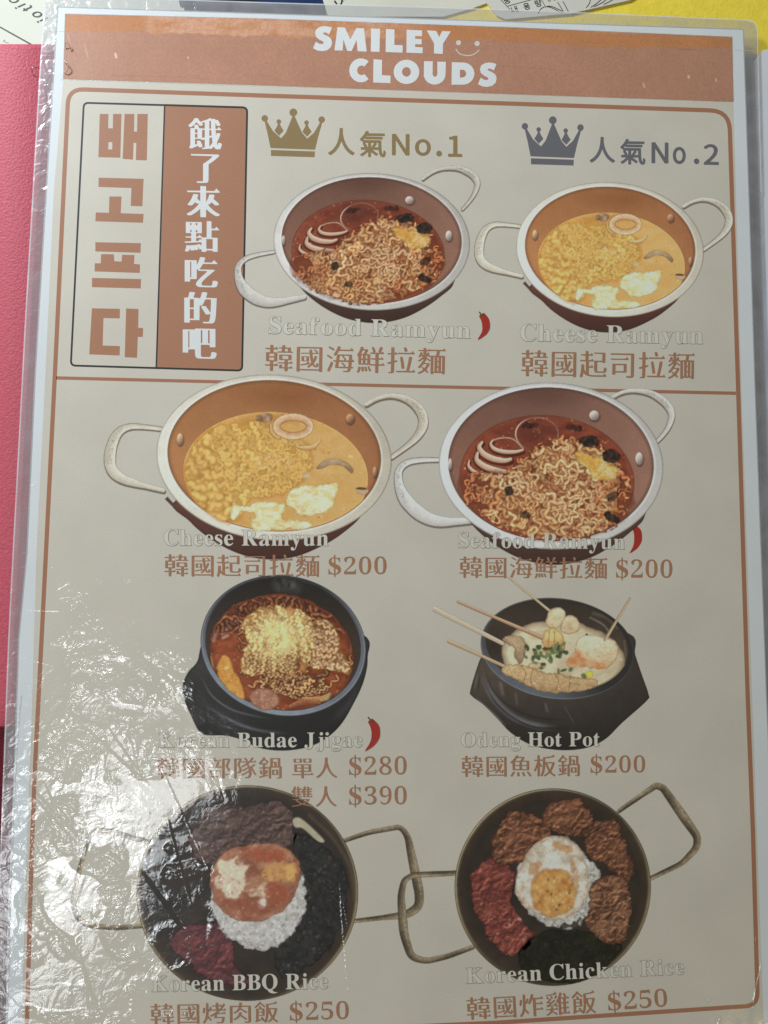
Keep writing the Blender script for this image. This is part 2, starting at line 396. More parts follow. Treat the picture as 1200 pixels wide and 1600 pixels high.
# ------------------------------------------------------------------ letter outlines: x, y, x, y ... in 320ths of an em
GLYPH = {}
def G(style, ch, *loops):
    GLYPH[style + ch] = [[(l[i] / 320, l[i + 1] / 320) for i in range(0, len(l), 2)] for l in loops]
G('m', '韓', (67,-21,94,-21,98,-20,99,33,100,37,150,38,152,38,154,40,153,48,147,52,138,65,135,64,124,50,102,50,99,52,99,83,100,87,141,88,144,89,144,94,144,184,141,186,100,187,99,191,99,222,100,224,103,224,148,225,150,225,151,228,150,234,145,237,137,249,135,251,132,249,121,236,100,236,99,240,98,267,98,269,95,270,70,270,66,269,65,240,63,236,15,235,12,234,12,232,12,227,14,225,61,224,64,224,65,221,65,191,64,187,24,186,21,185,20,180,21,90,24,88,64,87,65,83,65,52,64,50,61,50,12,49,9,48,9,43,9,39,12,38,60,37,65,36,65,32,66,-17), (229,-21,259,-21,260,-17,261,7,263,10,313,11,316,12,316,18,311,22,301,35,298,34,288,22,285,20,264,20,262,20,261,23,261,61,262,65,313,66,315,66,317,68,316,74,311,78,301,91,298,90,286,76,264,76,262,76,261,79,261,100,262,104,298,105,302,106,302,158,302,161,300,162,171,162,167,162,166,160,166,106,170,105,224,104,227,103,228,98,227,79,225,76,157,75,153,74,153,68,156,66,223,65,226,65,227,63,227,24,226,20,199,20,198,24,199,44,198,48,193,49,173,49,170,47,166,13,167,11,170,11,226,10,227,6,228,-18), (55,97,53,98,53,101,53,128,54,132,106,132,111,131,111,102,110,97), (201,112,199,113,199,116,199,150,200,154,263,154,268,153,268,117,267,112), (55,142,53,143,53,146,53,172,54,176,106,176,111,175,111,146,110,142), (149,188,312,188,316,189,316,193,316,196,314,197,297,198,294,199,293,239,292,243,233,244,231,247,231,265,230,268,204,270,201,270,200,268,198,252,196,244,163,243,160,242,160,240,160,236,162,235,191,234,195,233,195,224,191,199,187,198,150,197,148,196,148,193,148,190), (227,198,225,201,225,211,228,233,232,234,261,234,262,229,262,199,258,198))
G('m', '國', (23,-22,52,-22,54,-20,55,-9,61,-8,267,-8,271,-9,272,-20,274,-22,304,-22,306,-16,305,253,299,254,23,254,22,248,22,-16,22,-20), (57,5,55,7,55,11,55,241,61,242,270,242,272,236,271,6,265,4), (148,25,155,25,159,26,175,38,193,54,196,53,203,44,213,35,219,32,233,29,247,30,252,32,257,37,262,48,266,59,266,63,253,73,245,73,242,72,238,49,236,45,234,44,224,53,218,63,216,70,216,82,228,101,236,117,247,147,247,152,231,155,223,155,209,118,205,112,203,114,196,161,195,174,195,180,200,181,261,182,263,182,265,184,264,187,250,205,249,212,238,220,222,228,211,228,209,225,209,222,233,205,242,202,235,193,230,189,195,189,193,193,191,219,190,223,187,224,167,224,163,224,162,222,162,193,162,190,160,189,68,188,65,188,64,186,64,183,68,182,159,181,164,180,172,127,182,84,182,75,178,68,161,51,141,35,141,32), (65,47,75,47,166,65,168,66,169,69,153,90,150,92,127,67,65,56,63,54,62,52,63,49), (76,97,151,96,156,97,157,102,157,148,152,149,76,149,75,145,75,102,75,99), (104,101,102,105,102,143,106,145,129,144,130,139,130,106,130,102,126,100))
G('m', '海', (204,-18,251,-18,264,-16,270,-12,277,-4,281,4,287,25,290,26,308,27,311,28,311,34,310,37,292,38,290,41,290,53,294,96,297,98,318,99,321,101,320,110,314,114,307,124,304,124,297,115,295,115,295,127,297,175,296,178,132,178,130,175,122,113,118,112,92,111,89,110,89,102,90,99,115,98,118,96,118,85,110,31,111,27,247,26,252,25,252,16,251,9,248,0,243,-6,236,-8,202,-8,200,-9,200,-12,201,-16), (38,-15,48,-15,51,-12,70,32,88,78,89,82,87,84,75,93,66,93,63,91,44,44,24,-2,24,-5,25,-7), (147,38,145,41,145,51,151,94,153,98,255,98,258,98,260,97,259,66,257,44,255,38,221,38,220,41,220,47,226,54,226,57,199,83,194,87,188,87,181,86,178,84,178,82,206,51,207,46,207,39,202,38), (157,112,155,114,155,121,160,165,164,167,189,167,190,164,190,159,186,152,201,137,212,124,213,119,213,113,208,112), (228,112,226,114,226,120,232,127,232,129,214,147,204,156,203,160,203,166,208,167,263,167,264,164,264,155,262,113,258,112), (62,130,69,130,73,131,80,140,79,143,55,159,33,170,24,170,20,168,16,162,17,159,41,145), (106,166,114,166,118,169,132,188,149,217,152,220,309,221,312,222,312,230,306,235,296,252,293,254,277,235,273,233,165,233,162,235,162,242,169,264,165,266,151,270,142,270,139,267,128,239,121,224,103,193,92,178,93,174), (82,225,90,225,94,226,100,234,101,236,99,238,78,252,52,265,41,265,36,261,34,257,35,254,60,240))
G('m', '鮮', (22,-21,30,-21,34,-20,38,-16,44,-6,53,19,57,37,55,41,42,44,34,44,31,43,24,9,14,-14,15,-17), (220,-21,247,-21,250,-21,251,-19,252,57,253,62,317,63,319,63,321,65,320,73,314,77,306,90,304,91,302,90,292,77,289,75,255,75,253,75,252,78,252,126,253,130,304,131,306,131,308,133,307,140,302,143,292,157,289,156,280,144,277,142,255,142,253,142,252,145,252,190,253,194,309,195,312,196,312,205,306,209,298,221,295,220,285,207,278,207,276,209,276,219,293,251,298,262,298,264,295,266,279,270,272,270,269,269,250,222,251,220,257,216,257,209,255,207,251,206,210,207,209,210,209,216,217,221,218,224,209,248,199,267,196,269,189,269,174,264,174,260,182,241,189,221,189,209,186,207,161,206,159,204,159,197,160,195,163,195,217,194,218,190,218,146,218,143,215,142,168,141,166,139,166,133,169,131,213,130,218,129,218,125,218,79,218,76,215,75,164,75,160,76,160,79,159,185,158,187,155,187,121,188,118,189,118,191,118,199,135,230,136,235,129,240,125,241,82,241,81,243,81,250,84,264,84,267,66,270,57,270,55,267,47,243,38,220,30,203,13,176,14,173,22,166,27,164,28,161,29,72,34,71,151,70,154,70,156,64,159,63,217,62,218,58,219,-17), (67,-7,77,-7,87,-6,91,-5,92,-3,92,8,90,30,88,42,86,44,73,44,64,42,66,-4), (108,-5,116,-5,126,-3,130,-2,131,1,123,31,119,43,115,45,104,45,98,43,96,41,106,-2), (151,-4,160,-4,168,-1,172,1,173,4,165,22,151,49,148,51,140,51,132,48,131,45,143,16,149,-2), (61,81,59,82,59,85,59,122,62,124,76,124,78,123,78,120,78,83,75,81), (109,81,107,82,107,85,107,122,110,124,126,124,128,123,128,120,128,83,125,81), (61,134,59,135,59,138,59,175,62,177,76,177,78,176,78,173,78,136,75,134), (109,134,107,135,107,138,107,175,111,177,126,177,128,173,128,136,125,134), (59,188,57,190,57,198,73,230,77,231,99,231,100,228,100,219,93,204,84,189,80,188))
G('m', '拉', (27,-20,62,-20,76,-17,83,-11,86,-5,87,4,88,99,91,102,120,111,123,114,122,122,119,124,111,124,91,119,89,119,88,121,88,190,92,191,119,192,121,192,122,195,121,202,115,206,107,218,104,216,95,204,91,204,88,205,87,266,87,269,85,270,58,270,54,269,53,208,52,204,16,203,13,201,13,194,15,192,50,191,53,190,53,187,53,109,47,106,15,98,13,95,15,86,18,84,29,84,50,90,52,90,53,87,53,-5,51,-8,46,-9,25,-10,24,-12,24,-15), (112,-7,316,-7,321,-7,322,-4,321,4,315,8,308,20,305,22,302,20,294,8,290,6,259,6,256,6,255,8,255,16,268,69,281,132,286,159,286,164,266,168,256,168,253,166,240,86,231,41,222,7,217,6,114,5,111,4,111,2,111,-5), (172,32,184,32,200,37,203,40,195,92,185,144,180,164,179,166,176,166,156,163,153,162,152,160,163,93,171,35), (128,198,308,198,312,198,313,201,312,209,306,213,296,230,293,232,290,229,278,213,274,211,130,210,128,210,127,207,127,200), (204,225,214,225,231,230,233,232,232,238,224,262,221,270,218,272,208,272,194,268,192,266,202,228))
G('m', '麵', (19,-21,29,-21,46,-14,63,-5,89,13,93,11,111,-7,120,-7,129,1,128,5,111,23,110,32,130,62,140,82,144,94,141,97,134,99,89,100,86,101,86,104,86,111,92,124,95,126,100,127,102,128,103,145,104,148,107,147,135,124,144,124,150,131,150,134,148,136,103,169,103,172,104,174,114,175,123,184,138,170,146,170,153,174,154,172,155,-20,159,-21,181,-21,182,-19,183,-8,185,-7,188,-7,279,-7,282,-8,283,-18,285,-20,307,-20,311,-19,311,182,310,184,307,184,249,185,246,186,246,189,246,199,254,236,256,240,315,241,318,242,318,250,312,254,304,267,302,268,300,267,290,254,286,252,153,251,147,250,145,251,137,261,134,259,123,246,108,246,104,246,103,248,102,267,101,270,76,270,73,268,72,249,71,246,18,245,14,244,14,239,16,237,69,236,72,235,72,231,72,188,69,188,60,198,60,206,62,215,61,218,51,220,41,220,39,218,31,194,17,171,18,168,23,165,32,165,37,169,49,183,58,175,67,174,68,173,63,166,51,154,31,138,15,128,14,124,18,120,26,119,33,121,46,130,70,149,72,148,72,146,72,128,71,122,63,120,46,90,34,75,17,57,16,55,16,52,24,44,30,44,34,45,51,61,73,89,76,91,107,91,110,90,110,86,109,78,104,67,89,44,85,44,69,55,60,55,54,51,53,49,54,47,69,34,69,23,48,7,34,-1,14,-10,13,-14), (185,6,183,7,183,11,183,168,183,171,185,172,194,172,198,171,198,168,198,10,198,7,196,6), (228,6,226,7,226,10,226,53,229,55,239,55,241,54,241,51,241,8,238,6), (270,6,268,7,268,11,268,168,269,172,278,172,281,172,282,168,282,10,282,7,280,6), (228,65,226,66,226,69,226,112,228,115,238,115,241,114,241,111,241,67,238,65), (228,124,226,128,226,170,229,172,239,172,241,171,241,168,241,127,241,125,238,124), (153,179,150,181,135,196,135,206,137,216,135,218,124,220,117,220,108,198,105,193,103,193,103,231,104,236,150,237,155,240,158,240,216,240,221,239,221,230,214,193,212,186,208,185,158,184,155,183))
G('m', '起', (23,-23,32,-23,36,-20,41,-8,50,25,52,27,55,26,66,14,77,6,89,0,110,-7,128,-10,151,-12,308,-12,312,-12,317,-8,316,-1,312,3,301,20,298,22,280,2,276,1,161,1,129,5,116,9,112,11,112,15,112,80,112,86,117,87,163,88,165,88,166,91,165,97,160,100,150,114,147,113,138,101,135,99,116,99,112,100,112,155,113,157,116,157,166,158,168,159,169,161,168,168,162,172,153,185,150,184,141,172,138,170,112,170,107,171,106,177,107,216,107,220,112,221,158,222,160,222,161,225,160,231,155,234,145,248,142,247,131,233,112,233,108,233,107,237,106,266,104,269,78,269,74,268,73,236,72,233,24,232,21,232,20,230,20,224,22,222,69,221,73,220,73,173,72,170,69,170,13,169,11,166,11,159,15,158,76,157,79,156,79,152,79,41,78,36,75,38,70,46,64,58,58,75,58,84,59,108,59,118,55,120,39,121,30,121,28,119,25,71,22,41,15,7,9,-13,10,-16), (204,32,282,32,293,33,300,35,306,38,310,43,314,50,317,63,319,79,316,81,296,89,291,89,289,88,287,66,285,55,282,48,277,45,271,44,219,44,211,47,208,56,208,147,209,152,213,152,264,152,268,151,269,145,271,144,297,144,301,145,301,249,301,252,300,254,177,254,174,254,172,253,172,246,175,244,263,243,267,243,268,240,268,169,267,164,262,164,179,163,176,163,175,161,175,65,176,53,179,44,184,38,193,34))
G('m', '司', (211,-19,240,-19,261,-18,275,-16,288,-11,291,-7,294,-2,295,8,295,248,289,250,25,249,24,246,24,238,25,236,28,236,256,235,261,234,261,3,258,-2,252,-3,208,-3,207,-4,207,-7,210,-17), (48,15,79,15,80,18,81,36,84,38,209,39,210,44,210,132,204,134,48,133,47,128,46,21,47,17), (83,51,81,52,81,56,81,117,82,121,172,121,177,120,177,56,176,51), (27,180,229,180,233,180,234,183,233,189,228,192,217,210,214,212,198,193,194,191,30,190,27,190,26,188,26,182))
G('m', '部', (202,-20,229,-20,231,-20,232,-17,233,235,234,240,271,240,274,240,275,238,275,230,270,215,245,149,260,129,271,110,277,93,279,75,278,55,273,44,267,40,260,38,239,38,237,35,239,28,242,26,270,26,287,28,294,31,300,36,304,40,308,49,310,58,311,71,310,83,307,94,297,116,286,132,277,143,276,147,277,159,311,242,311,245,310,247,300,253,205,252,202,252,201,250,201,-15,201,-18), (32,-19,62,-19,63,-16,64,-5,68,-4,140,-4,143,-5,144,-14,146,-16,176,-16,177,-11,177,88,171,90,32,89,31,84,30,-13,31,-17), (66,9,64,10,64,14,64,73,65,77,138,77,143,76,143,14,142,9), (13,131,189,131,193,131,194,134,193,141,187,145,180,156,178,158,175,156,165,143,152,143,148,144,148,156,166,200,165,202,163,203,142,207,138,207,136,205,125,172,115,148,112,143,107,143,15,142,12,141,12,139,12,133), (63,155,74,155,88,159,90,162,80,190,74,203,70,205,58,205,48,202,47,200,55,177,61,157), (23,220,181,220,185,220,186,223,185,230,179,234,172,246,169,248,155,232,126,232,124,235,109,269,106,271,100,271,85,268,81,266,81,263,89,242,89,235,88,232,24,231,22,230,22,227,22,222))
G('m', '隊', (23,-21,49,-21,52,-20,52,-18,53,238,53,243,57,244,83,244,86,243,86,239,85,231,63,165,79,141,86,124,89,111,89,83,88,77,84,71,75,67,60,66,59,63,60,58,62,56,66,56,86,56,100,58,106,61,112,65,116,71,119,78,121,96,118,116,111,133,103,146,94,159,93,163,94,174,121,246,121,249,119,251,110,256,26,255,23,255,22,253,22,-16,22,-19), (167,-16,208,-16,218,-14,230,-7,239,3,245,16,249,29,251,44,252,58,251,74,247,103,249,102,261,78,273,57,283,42,296,26,300,25,308,25,317,35,316,38,303,55,288,80,277,102,267,131,267,138,268,141,301,164,303,166,302,169,294,176,284,176,253,152,235,140,232,142,210,179,211,188,222,200,226,203,312,204,316,205,316,213,310,217,301,231,298,230,288,217,285,215,259,215,255,216,255,225,279,260,280,263,278,265,266,269,254,269,238,243,220,217,216,215,198,215,193,216,193,224,195,227,201,232,202,234,201,236,181,257,170,266,166,267,157,267,149,262,149,259,161,246,176,228,177,223,177,216,173,215,118,214,115,214,114,212,114,206,117,204,181,203,184,203,185,200,184,191,170,179,150,165,117,147,117,144,123,136,131,136,137,138,164,153,186,167,188,167,190,165,200,148,200,138,192,131,166,113,130,94,130,90,134,84,137,83,143,83,150,85,176,100,208,122,211,121,214,111,215,103,215,94,199,79,168,57,150,47,121,34,119,32,123,26,126,23,133,23,138,24,170,39,192,53,215,69,217,70,219,69,219,49,218,37,215,21,210,8,201,-1,195,-4,188,-5,165,-5,163,-7,164,-10,165,-14))
G('m', '鍋', (249,-22,281,-22,298,-20,304,-18,309,-14,313,-4,313,139,311,142,297,143,295,146,294,257,293,259,289,259,165,259,163,258,163,255,162,145,159,143,143,142,141,139,141,-19,143,-21,147,-22,169,-21,172,-19,173,130,178,131,277,131,280,131,281,127,281,-7,280,-10,276,-12,248,-13,247,-16), (16,-10,25,-10,43,-6,130,15,133,16,134,18,134,24,131,25,122,25,96,20,93,21,93,24,93,39,94,42,108,40,113,40,116,42,129,87,127,90,118,93,108,93,105,92,97,58,94,50,93,60,93,117,97,118,132,119,134,120,135,122,134,128,129,131,121,143,119,144,106,130,96,130,93,131,93,173,96,175,124,176,126,178,125,185,120,188,111,200,108,199,100,188,97,187,51,187,48,187,47,189,47,195,48,198,78,235,81,235,93,225,123,198,133,198,139,207,139,212,134,217,94,249,93,253,93,265,91,267,82,271,73,271,70,270,58,250,47,234,31,215,9,193,9,190,13,180,16,177,24,177,29,178,34,176,59,175,62,174,62,171,62,134,61,130,17,129,14,128,14,124,14,120,17,119,58,118,62,116,62,15,59,12,14,2,13,1,13,-2,14,-8), (187,27,268,27,269,32,269,96,264,97,187,97,186,93,186,32,186,29), (215,35,213,36,213,39,213,88,217,89,240,89,241,85,241,36,237,35), (33,36,44,36,54,39,56,42,48,80,46,88,43,90,36,90,28,88,25,87,23,85,31,39), (196,143,194,144,194,147,194,194,197,196,214,196,216,195,216,192,216,145,213,143), (249,143,247,144,247,147,246,205,242,206,195,207,194,211,194,244,194,247,195,249,258,249,261,249,263,247,263,146,261,143))
G('m', '單', (147,-21,176,-21,180,-20,181,21,183,24,310,25,314,26,314,35,308,39,298,56,295,58,279,39,275,37,185,37,182,37,181,39,181,67,181,70,183,71,279,72,284,73,284,171,283,176,53,176,47,175,47,73,52,72,143,71,145,70,145,67,145,39,144,37,140,37,17,36,14,34,14,26,16,25,19,25,143,24,145,21,146,-17), (83,82,81,83,81,86,81,116,82,120,140,120,145,119,145,115,145,87,144,82), (183,82,181,83,181,86,181,116,182,120,244,120,249,119,249,87,248,82), (83,129,81,130,81,133,81,163,82,167,140,167,145,166,145,162,145,134,144,129,139,129), (183,129,181,130,181,133,181,163,182,167,244,167,249,166,249,134,248,129), (40,204,154,204,155,208,155,256,153,257,150,257,40,257,39,255,38,251,39,208), (175,204,290,204,291,208,291,256,289,257,286,257,175,257,174,255,174,251,174,208), (72,210,70,212,70,215,70,247,71,251,75,251,117,252,123,250,123,246,123,215,122,210,117,209), (207,210,205,212,205,215,205,247,206,251,210,251,253,252,259,250,259,246,259,215,258,210,253,209))
G('m', '人', (30,-20,36,-20,40,-19,69,-1,88,15,111,39,128,62,140,83,153,111,163,139,165,140,186,91,201,64,221,37,239,18,265,-3,292,-18,303,-18,312,-7,313,-5,312,-3,282,15,252,43,226,78,209,111,196,146,188,174,183,200,180,222,182,263,181,267,180,269,149,269,145,268,142,214,137,176,128,137,114,101,111,94,90,59,80,47,52,18,18,-5,18,-7,19,-9))
G('m', '雙', (21,-21,34,-21,44,-20,97,-11,135,-2,168,8,221,-7,251,-13,285,-18,299,-18,309,-7,291,15,288,14,276,2,272,0,237,7,209,14,206,16,206,23,207,26,240,47,251,56,272,78,274,83,266,89,33,88,30,88,29,86,29,81,31,79,69,78,73,69,89,54,106,41,132,25,133,22,133,17,132,14,130,13,103,5,56,-4,19,-9,17,-10,17,-12,20,-19), (168,29,140,43,116,60,108,68,108,75,109,78,225,78,230,77,230,71,229,67,216,55,200,44,185,35,173,29), (38,119,167,119,169,121,168,123,155,139,153,140,138,125,129,125,126,127,126,150,127,154,154,155,157,156,156,160,143,175,140,173,130,163,128,162,126,163,126,189,129,190,145,191,151,190,158,182,161,181,169,181,175,186,177,185,178,123,179,119,313,119,314,120,314,123,299,140,297,139,285,127,282,125,267,125,265,127,265,130,265,150,266,154,299,155,301,155,303,157,301,160,288,175,285,174,272,161,267,161,265,163,265,185,266,190,270,190,300,191,303,193,301,196,288,211,285,210,273,198,270,197,266,197,265,201,265,224,269,225,307,226,309,227,309,230,295,247,291,245,281,234,278,233,274,233,257,265,255,267,252,267,236,265,232,262,239,244,239,236,238,233,215,233,213,235,213,244,220,261,220,265,208,269,197,269,194,267,177,230,156,199,151,197,129,197,126,198,126,201,126,221,127,225,161,226,164,227,164,231,152,245,150,247,148,247,137,234,134,234,117,266,113,268,105,268,94,265,92,263,99,244,99,234,95,233,74,233,72,235,72,243,79,261,80,265,77,267,65,270,56,270,54,268,46,248,35,227,12,194,18,185,21,183,28,183,34,186,36,185,37,123), (70,125,68,126,68,129,68,153,72,154,93,154,94,150,94,126,90,125), (211,125,209,129,209,153,213,154,233,154,234,149,234,129,234,126,230,125), (70,161,68,162,68,165,68,189,72,190,93,190,94,186,94,162,90,161), (211,161,209,165,209,185,209,189,214,190,233,190,234,185,234,165,234,162,230,161), (70,197,68,198,68,201,68,224,72,225,93,225,94,221,94,198,90,197), (211,197,209,198,209,201,209,224,213,225,233,225,234,221,234,198,230,197))
G('m', '魚', (29,-22,40,-22,55,-7,75,21,81,34,81,38,63,43,57,43,54,42,36,11,16,-13,18,-16), (289,-21,299,-21,312,-15,315,-12,314,-8,297,15,272,44,268,45,260,45,249,41,247,39,248,36,265,14,286,-19), (117,-18,125,-18,141,-16,147,-15,149,-13,143,29,142,34,140,36,115,35,111,33,115,-8,116,-16), (198,-17,210,-17,224,-14,226,-11,222,3,211,29,207,37,203,38,188,37,181,35,180,33,196,-14), (51,67,281,67,282,72,282,193,278,194,198,195,197,198,197,206,219,238,220,241,218,244,211,248,207,249,133,250,131,251,131,254,131,260,133,265,132,267,114,271,104,271,86,245,64,218,48,202,17,176,19,173,28,164,37,164,47,170,49,168,50,72,50,69), (85,78,83,79,83,83,83,121,84,126,88,126,140,126,146,125,146,121,146,83,145,78), (182,78,180,79,180,83,180,121,181,126,185,126,242,126,248,125,248,121,248,83,247,78), (85,136,83,138,83,141,83,179,84,184,88,184,140,184,146,183,146,179,146,142,145,136,140,136), (182,136,180,138,180,141,180,179,181,184,185,184,242,184,248,183,248,179,248,142,247,136,242,136), (89,195,87,198,88,206,116,238,176,238,180,237,180,230,179,226,165,206,155,195))
G('m', '板', (116,-22,124,-22,127,-19,139,1,146,18,153,38,159,64,164,93,169,149,170,153,192,91,212,53,212,44,208,37,188,18,170,5,148,-8,147,-11,153,-19,156,-21,164,-21,176,-16,204,2,231,24,233,24,248,9,265,-5,279,-14,293,-21,297,-22,304,-22,313,-11,313,-9,311,-7,294,3,276,17,257,36,253,41,253,44,254,52,269,77,283,106,295,143,301,166,300,170,287,173,269,173,173,173,170,173,169,177,169,225,170,229,175,230,205,233,243,238,270,243,301,251,302,253,302,255,284,279,281,278,264,260,258,256,211,247,139,239,136,238,135,140,132,93,127,62,121,36,117,23,101,-10,103,-13), (61,-21,87,-21,90,-21,91,-19,92,130,93,131,95,129,105,109,108,107,114,107,117,108,126,120,120,132,92,174,92,190,92,193,95,194,130,195,132,197,131,204,125,209,119,219,116,221,104,207,96,207,92,208,92,212,91,267,91,269,88,270,64,270,60,269,59,212,58,207,54,207,17,206,14,205,14,203,14,197,16,195,53,194,56,194,57,191,57,184,53,168,42,132,27,96,10,64,18,47,23,46,28,47,40,67,56,103,58,106,59,105,60,-16,60,-19), (233,72,230,74,221,93,212,116,201,150,201,159,203,161,206,161,264,161,266,158,266,151,255,115,239,80,235,73))
G('m', '烤', (24,-20,31,-20,35,-19,50,-1,64,23,78,56,82,53,107,17,117,17,123,23,128,29,126,34,87,83,86,87,89,148,91,150,99,148,108,149,119,168,121,162,124,161,197,160,200,159,200,153,198,148,168,124,139,105,106,87,105,84,112,76,116,75,124,75,142,84,164,97,167,98,168,94,159,60,158,57,160,55,260,54,263,54,265,52,265,43,260,12,257,1,252,-6,248,-9,242,-10,191,-9,189,-11,191,-19,197,-20,260,-20,270,-18,278,-13,284,-6,290,10,295,34,298,57,298,63,294,64,196,65,193,67,193,73,202,108,205,112,306,113,310,114,310,121,305,125,296,139,293,141,290,140,277,124,274,123,217,123,214,124,214,127,214,132,216,135,244,160,315,161,319,162,319,171,313,175,304,188,301,187,290,173,267,173,264,174,264,176,265,185,280,204,296,228,307,246,307,249,294,255,285,255,281,253,268,231,262,232,259,233,251,245,249,247,246,245,236,232,221,232,218,233,218,235,217,269,213,270,187,270,185,267,184,236,183,232,137,231,134,230,134,227,134,222,137,221,180,220,184,219,184,179,184,174,179,173,121,173,121,176,132,205,130,207,120,211,110,212,107,210,93,167,90,162,89,169,88,266,87,268,84,268,59,268,58,263,57,150,54,98,49,67,42,44,33,23,23,6,13,-7,15,-11), (25,126,34,126,38,135,43,158,47,187,48,198,45,201,26,202,23,202,22,200,17,162,11,134,13,131), (220,173,218,175,218,178,218,219,223,220,253,220,254,218,254,213,252,207,226,175,223,173))
G('m', '肉', (221,-22,246,-22,267,-21,281,-19,292,-15,296,-11,299,-6,301,11,301,220,296,221,183,222,182,224,182,230,186,267,184,269,180,269,156,269,152,268,147,227,146,223,144,222,28,221,27,216,27,-16,27,-20,31,-21,57,-21,60,-20,60,-18,61,203,62,208,136,208,139,208,140,206,140,197,136,185,130,174,120,160,104,144,89,134,74,126,74,123,79,116,84,115,91,115,102,120,128,135,144,149,161,169,164,168,192,150,232,120,237,119,244,119,253,129,253,133,224,153,174,184,173,188,173,197,176,206,180,208,262,208,267,207,267,202,267,-2,265,-6,258,-8,218,-8,217,-11,220,-20), (79,20,86,20,91,21,113,31,124,38,144,54,159,72,162,74,167,71,192,52,230,20,241,20,250,29,251,32,248,36,231,50,176,91,175,101,181,122,181,126,178,127,153,127,149,125,141,99,135,85,121,65,110,54,100,46,85,37,73,31,73,27))
G('m', '飯', (149,-22,156,-22,159,-20,168,-4,175,16,181,38,185,60,188,83,191,122,192,126,209,81,225,50,225,40,224,36,212,21,197,6,179,-8,179,-12,184,-19,187,-20,193,-20,199,-18,225,2,244,21,246,20,272,-5,293,-19,297,-20,305,-20,312,-11,312,-8,289,9,275,23,264,36,263,41,263,49,277,74,291,112,300,143,305,169,305,174,302,176,292,178,196,178,193,178,192,181,192,228,193,232,197,233,255,240,277,244,302,251,303,252,303,255,286,277,282,275,264,256,260,254,208,245,163,240,160,238,159,100,158,84,155,57,151,36,145,15,141,7,119,51,115,56,113,57,103,57,94,52,94,49,98,38,98,32,97,29,64,15,61,15,60,19,60,70,61,75,65,75,135,76,139,77,139,173,135,174,105,175,103,177,92,207,89,209,83,209,73,207,67,204,72,185,72,178,71,175,33,174,29,173,28,16,26,8,19,-2,23,-14,26,-16,35,-16,53,-6,106,18,109,16,117,-2,126,-2,139,3,139,0,135,-9,135,-12), (243,71,231,96,219,132,214,155,214,164,216,166,268,166,271,166,272,164,272,151,262,113,250,81,246,72), (62,84,60,86,60,89,60,118,61,122,104,122,109,121,109,89,108,84,104,84), (62,131,60,133,60,136,60,162,61,166,104,166,109,165,109,136,108,131,104,131), (15,188,25,188,39,199,56,214,83,242,88,239,102,227,131,199,142,199,150,210,148,213,139,222,100,254,99,257,98,264,97,267,86,271,76,271,73,269,61,252,46,235,30,220,9,203,8,200,11,194))
G('m', '炸', (26,-22,33,-22,36,-21,51,-4,65,19,80,54,82,54,85,50,110,15,116,15,120,16,131,28,127,35,89,82,88,91,90,115,92,151,94,152,101,149,106,149,110,149,112,151,134,206,131,208,119,213,111,213,108,212,96,171,94,165,92,165,91,264,91,267,89,268,63,268,60,266,59,153,57,108,51,69,44,44,33,19,23,3,14,-8,16,-12), (190,-21,218,-21,221,-21,222,-19,223,58,224,63,229,63,313,64,315,64,317,66,316,74,310,78,302,92,299,94,296,92,285,78,282,76,228,76,223,77,223,131,224,136,228,136,310,137,313,137,314,140,313,147,307,151,299,165,296,167,293,165,282,150,279,149,224,149,223,154,223,203,228,204,318,205,321,207,320,213,319,217,314,220,306,233,303,236,300,235,289,220,285,218,191,218,189,220,189,228,198,261,198,265,195,267,183,269,171,270,168,269,167,267,156,228,144,194,124,154,126,151,137,142,142,142,148,142,160,161,179,202,181,204,184,204,187,204,188,202,189,-16,189,-19), (26,126,35,126,37,128,39,135,44,157,48,185,49,197,48,200,46,201,26,202,23,201,22,198,19,171,12,134,14,131))
